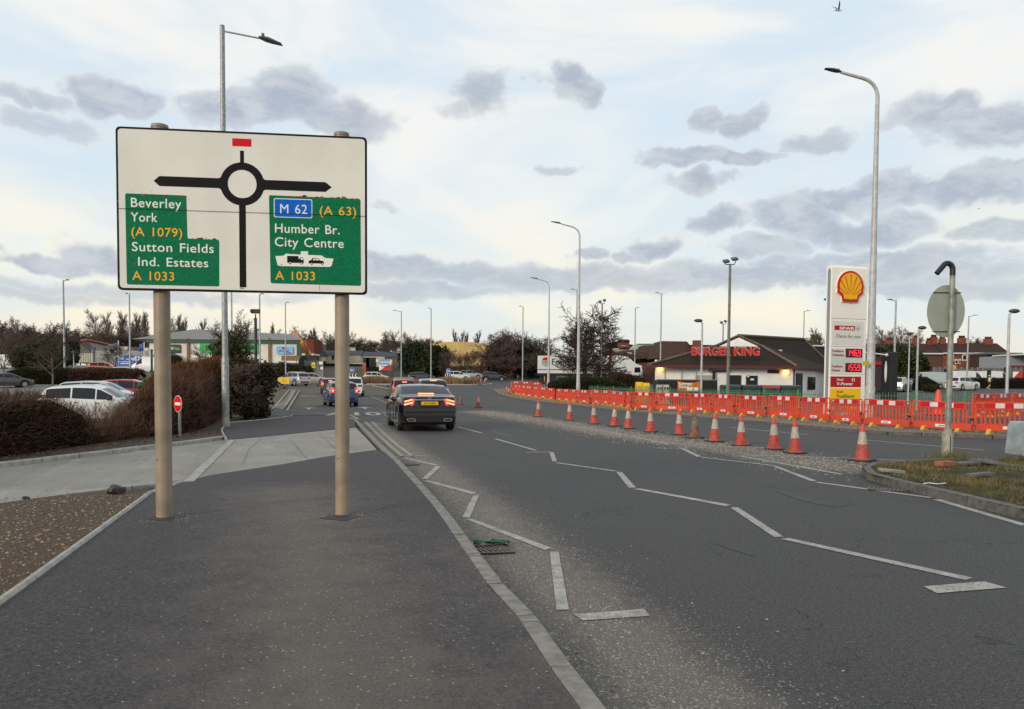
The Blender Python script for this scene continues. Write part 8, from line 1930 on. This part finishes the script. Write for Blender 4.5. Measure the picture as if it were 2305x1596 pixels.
fp = [at(u, 77) for u in (1370, 1400, 1450)]
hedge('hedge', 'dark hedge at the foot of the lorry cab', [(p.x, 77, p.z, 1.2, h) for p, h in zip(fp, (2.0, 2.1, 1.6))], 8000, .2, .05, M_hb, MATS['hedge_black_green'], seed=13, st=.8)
put(pk_, 2094, 90, 1.0, 'small round olive shrub on the forecourt edge', 1.4, cat='shrub'); put(pk_, 1968, 84, 1.8, 'dark round shrub seen between totem and black totem', .9, cat='shrub')
# wild canes sticking out of the near hedge
A, B, ra_, rb_ = [], [], [], []
rg = random.Random(3)
for i in range(1500):
    y = rg.uniform(10.5, 25.5); xc = float(np.interp(y, [9, 15.5, 17, 19, 21, 23.4, 27], [-10.7, -10.45, -10.35, -10.1, -9.95, -10.0, -11.0])); hw_ = float(np.interp(y, [9, 17, 18.6, 21, 25], [.85, .8, .6, .9, 1.1])); hh_ = float(np.interp(y, [9, 17.4, 18.6, 20.7, 22.2, 25.5], [1.2, 1.16, .3, .3, 1.15, 1.6]))
    p = Vector((xc + hw_ * rg.uniform(.45, 1.02), y, bz + rg.uniform(.02, hh_ * .95))); d = Vector((rg.gauss(.25, .5), rg.gauss(0, .8), rg.gauss(.25, .6))).normalized(); r = rg.choice((.003, .004, .006)); 
    for s in range(3):
        q = p + d * rg.uniform(.08, .22); A.append(p); B.append(q); ra_.append(r); rb_.append(r * .7); r *= .7; p = q; d = (d + Vector((rg.gauss(0, .3), rg.gauss(0, .3), rg.gauss(-.05, .3)))).normalized()
for i in range(420):   # wispy gap in front of the white car
    y = rg.uniform(18.2, 21.0); p = Vector((-10.05 + rg.uniform(-.45, .45), y, .4)); d = Vector((rg.gauss(0, .25), rg.gauss(0, .25), 1)).normalized(); r = .005
    for s in range(5):
        q = p + d * rg.uniform(.08, .18); A.append(p); B.append(q); ra_.append(r); rb_.append(r * .75); r *= .78; p = q; d = (d + Vector((rg.gauss(0, .4), rg.gauss(0, .4), rg.gauss(.1, .25)))).normalized()
segs_mesh('canes', A, B, ra_, rb_, twigmat('cane_tan', (.17, .10, .062), (.08, .048, .032)), nh, 3)
# fallen leaves and litter under the hedge
V = []
for i in range(900):
    y = rg.uniform(9, 24); xc = float(np.interp(y, [9, 15.5, 21, 25], [-9.75, -9.45, -8.6, -8.1])); c = Vector((xc + rg.uniform(-.5, .45), y, .07 + rg.uniform(0, .02))); a = rg.uniform(0, 6.3); s = rg.uniform(.015, .05)
    e1_, e2_ = Vector((cos(a), sin(a), rg.uniform(-.4, .4))) * s, Vector((-sin(a), cos(a), rg.uniform(-.3, .3))) * s * .6; V += [c - e1_, c + e2_, c + e1_, c - e2_]
o = arr_obj('fallen_leaves', np.array([tuple(v) for v in V]), 4, twigmat('fallen_leaf', (.26, .12, .06), (.09, .05, .03), 8)); o['kind'] = 'stuff'
# leafy bush with dark leaves by the tall lamp, and the ivy-clad tree behind
lb = leaves_tree('leafy_bush', 51, 1.0, [(0,0,.62,.36,.34,.32),(.20,.0,.55,.26,.3,.3),(-.22,.05,.55,.26,.3,.32),(.24,-.05,.72,.22,.2,.18),(.0,0,.28,.34,.3,.22),(-.05,0,.86,.22,.2,.14),(.34,0,.80,.12,.12,.10)], 9000, .016, M_leafd, M_bark, .03, fill=.35, aspect=1.9)
put(lb, 550, 31.0, 2.62, 'leafy dark bush with bronze leaves standing right of the tall lamp', 1.12, cat='bush', rz=0, z=.0)
lb2 = leaves_tree('leafy_bush', 52, 1.0, [(0,0,.5,.5,.4,.42),(.3,0,.35,.3,.3,.3),(-.3,0,.35,.3,.3,.3)], 5000, .028, M_leafd, M_bark, .03, fill=.3, aspect=1.9)
put(lb2, 574, 30.0, 1.05, 'low dark leafy bush at the foot of the bronze-leaved bush', .95, cat='bush', rz=.5)
iv = leaves_tree('ivy_tree', 53, 1.0, [(0,0,.5,.30,.30,.36),(.16,0,.62,.18,.2,.24),(-.17,.05,.60,.18,.2,.26),(.02,0,.80,.14,.16,.14),(.22,0,.42,.2,.2,.2),(-.2,0,.38,.2,.2,.22)], 8000, .015, M_ivy, M_bark, .03, fill=.3)
put(iv, 516, 42, 4.2, 'ivy-clad tree in front of the green shop sign', .85, cat='tree', z=.0)
put(sm2, 522, 42.5, 5.2, 'bare branches of a small tree above the ivy by the tall lamp', .75, group='bushes by the tall lamp', z=.0); put(sm2, 478, 42.8, 3.9, 'thin bare bush left of the tall lamp', .9, group='bushes by the tall lamp', z=.0)
vb = leaves_tree('variegated_shrub', 54, 1.0, [(0,0,.5,.9,.5,.45),(.7,0,.45,.7,.5,.4),(-.7,0,.42,.6,.5,.4)], 6000, .035, M_leafv, M_bark, .03, fill=.5)
put(vb, 432, 36, 2.65, 'pale green variegated shrub behind the russet hedge', .75, cat='shrub', z=-.3, rz=0)
# bare twigs inside the bronze bush
put(pr['bb'], 548, 30.4, 2.3, 'bare twiggy stems among the bronze-leaved bush', .9, group='bushes by the tall lamp', z=.0)
# ---- dry grass on the roundabout and its kerb
ring = [(776,868),(830,869),(900,870),(1000,867.5),(1060,866),(1085,864),(1088,861)]
rx0, rx1 = at(776, 106).x, at(1088, 112).x
n = 22000; gx_ = NR.uniform(rx0 + .6, rx1 - .6, n); gy_ = 106.5 + NR.uniform(0, 11, n) * np.clip(1 - ((gx_ - (rx0 + rx1) / 2) / ((rx1 - rx0) / 2)) ** 4, .15, 1)
gz_ = np.array([lin(PR, y) for y in gy_]); c = np.stack([gx_, gy_, gz_], 1); d = np.stack([NR.normal(0, .18, n), NR.normal(0, .18, n), np.ones(n)], 1); d /= np.linalg.norm(d, axis=1, keepdims=True)
hv = .85 + .3 * np.sin(gx_ * .9) * np.cos(gx_ * .37 + 1)
o = arr_obj('dry_grass', blades(c, d, hv * NR.uniform(.6, 1.15, n), np.full(n, .09)).reshape(-1, 3), 3, M_gr); o['kind'] = 'stuff'
sheet('roundabout_island', [(rx0, 106), (rx1, 106.5), (rx1 + 1, 112), (rx1 - 2, 118), (rx0, 118)], .12, M_soil, 3, None, .12); kerb([(rx0 - 1, 105.7), (rx0 + 6, 105.6), (rx1 - 4, 105.6), (rx1, 106.4), (rx1 + 1.2, 109), (rx1 + 1.2, 113)], .3, .16, .2, M_kerbp, 'kerb', stone=1.8, side=1)
# splitter island before the roundabout on the left of the queue
si = [tuple(at(u, Y)[:2]) for u, Y in ((836, 98), (866, 88), (905, 80), (912, 82), (880, 94), (850, 103))]
sheet('splitter_island', si, .1, M_foot, 3, None, .1); kerb(si[:3], .15, .13, .14, M_kerbp, 'kerb', stone=1.8, side=1)
# island grass on the right and at the verge edge
V = []; p0 = G(1945, 1050, .12)
ix = np.array([p[0] for p in isl]); iy = np.array([p[1] for p in isl])
def inside(x, y, P):
    c = False; j = len(P) - 1
    for i in range(len(P)):
        if (P[i][1] > y) != (P[j][1] > y) and x < (P[j][0] - P[i][0]) * (y - P[i][1]) / (P[j][1] - P[i][1]) + P[i][0]: c = not c
        j = i
    return c
cs = []
while len(cs) < 26000:
    x, y = rnd.uniform(ix.min(), ix.max()), rnd.uniform(iy.min(), iy.max())
    e_ = seg_dist((x, y), isl)
    if not inside(x, y, isl) or e_ < .2 or (e_ < .7 and rnd.random() < .75 and y < 14): continue
    if (sin(x * 2.1 + 1) + cos(y * 2.7) + sin(x * y * .6)) * .5 + rnd.gauss(0, .3) < .22: continue
    cs.append((x, y, .115))
c = np.array(cs); n = len(c); d = np.stack([NR.normal(0, .55, n), NR.normal(0, .55, n), np.ones(n)], 1); d /= np.linalg.norm(d, axis=1, keepdims=True)
B_l = blades(c, d, NR.uniform(.04, .13, n), np.full(n, .008)); h = int(n * .6)
o = arr_obj('grass', B_l[:h].reshape(-1, 3), 3, M_gg); o['kind'] = 'stuff'; o = arr_obj('grass', B_l[h:].reshape(-1, 3), 3, M_gr); o['kind'] = 'stuff'
# weeds at the foot of the round sign post and the block
q = G(2131, 1030, .12); cs = [(q.x + rnd.gauss(0, .22), q.y + rnd.gauss(-.1, .15), .115) for _ in range(350)] + [(rnd.gauss(q.x + 2.0, .5), rnd.gauss(q.y - .6, .3), .115) for _ in range(1500)]
c = np.array(cs); n = len(c); d = np.stack([NR.normal(0, .4, n), NR.normal(0, .4, n), np.ones(n)], 1); d /= np.linalg.norm(d, axis=1, keepdims=True); o = arr_obj('weeds', blades(c, d, NR.uniform(.08, .26, n), np.full(n, .009)).reshape(-1, 3), 3, M_gg); o['kind'] = 'stuff'
# stones and clods on the verge under the barriers
cs, rs = [], []
VW = [Vector(p) for p in vfw]
for _ in range(9000):
    i = rnd.choices(range(len(VW) - 1), weights=[(b - a).length / max(20, a.y) for a, b in zip(VW, VW[1:])])[0]; p = VW[i].lerp(VW[i + 1], rnd.random()); x, y = p.x + rnd.uniform(.1, 2.4), p.y + rnd.uniform(.3, 3.5); cs.append((x, y, lin(PR, y) + .09)); rs.append(rnd.choice((.02, .03, .05, .07)))
stones('rubble', cs, rs, mat('rubble_stone', (.24, .19, .14), .9, sc=20, col2=(.09, .07, .055)))
# low green scrub behind the railings, right of the restaurant
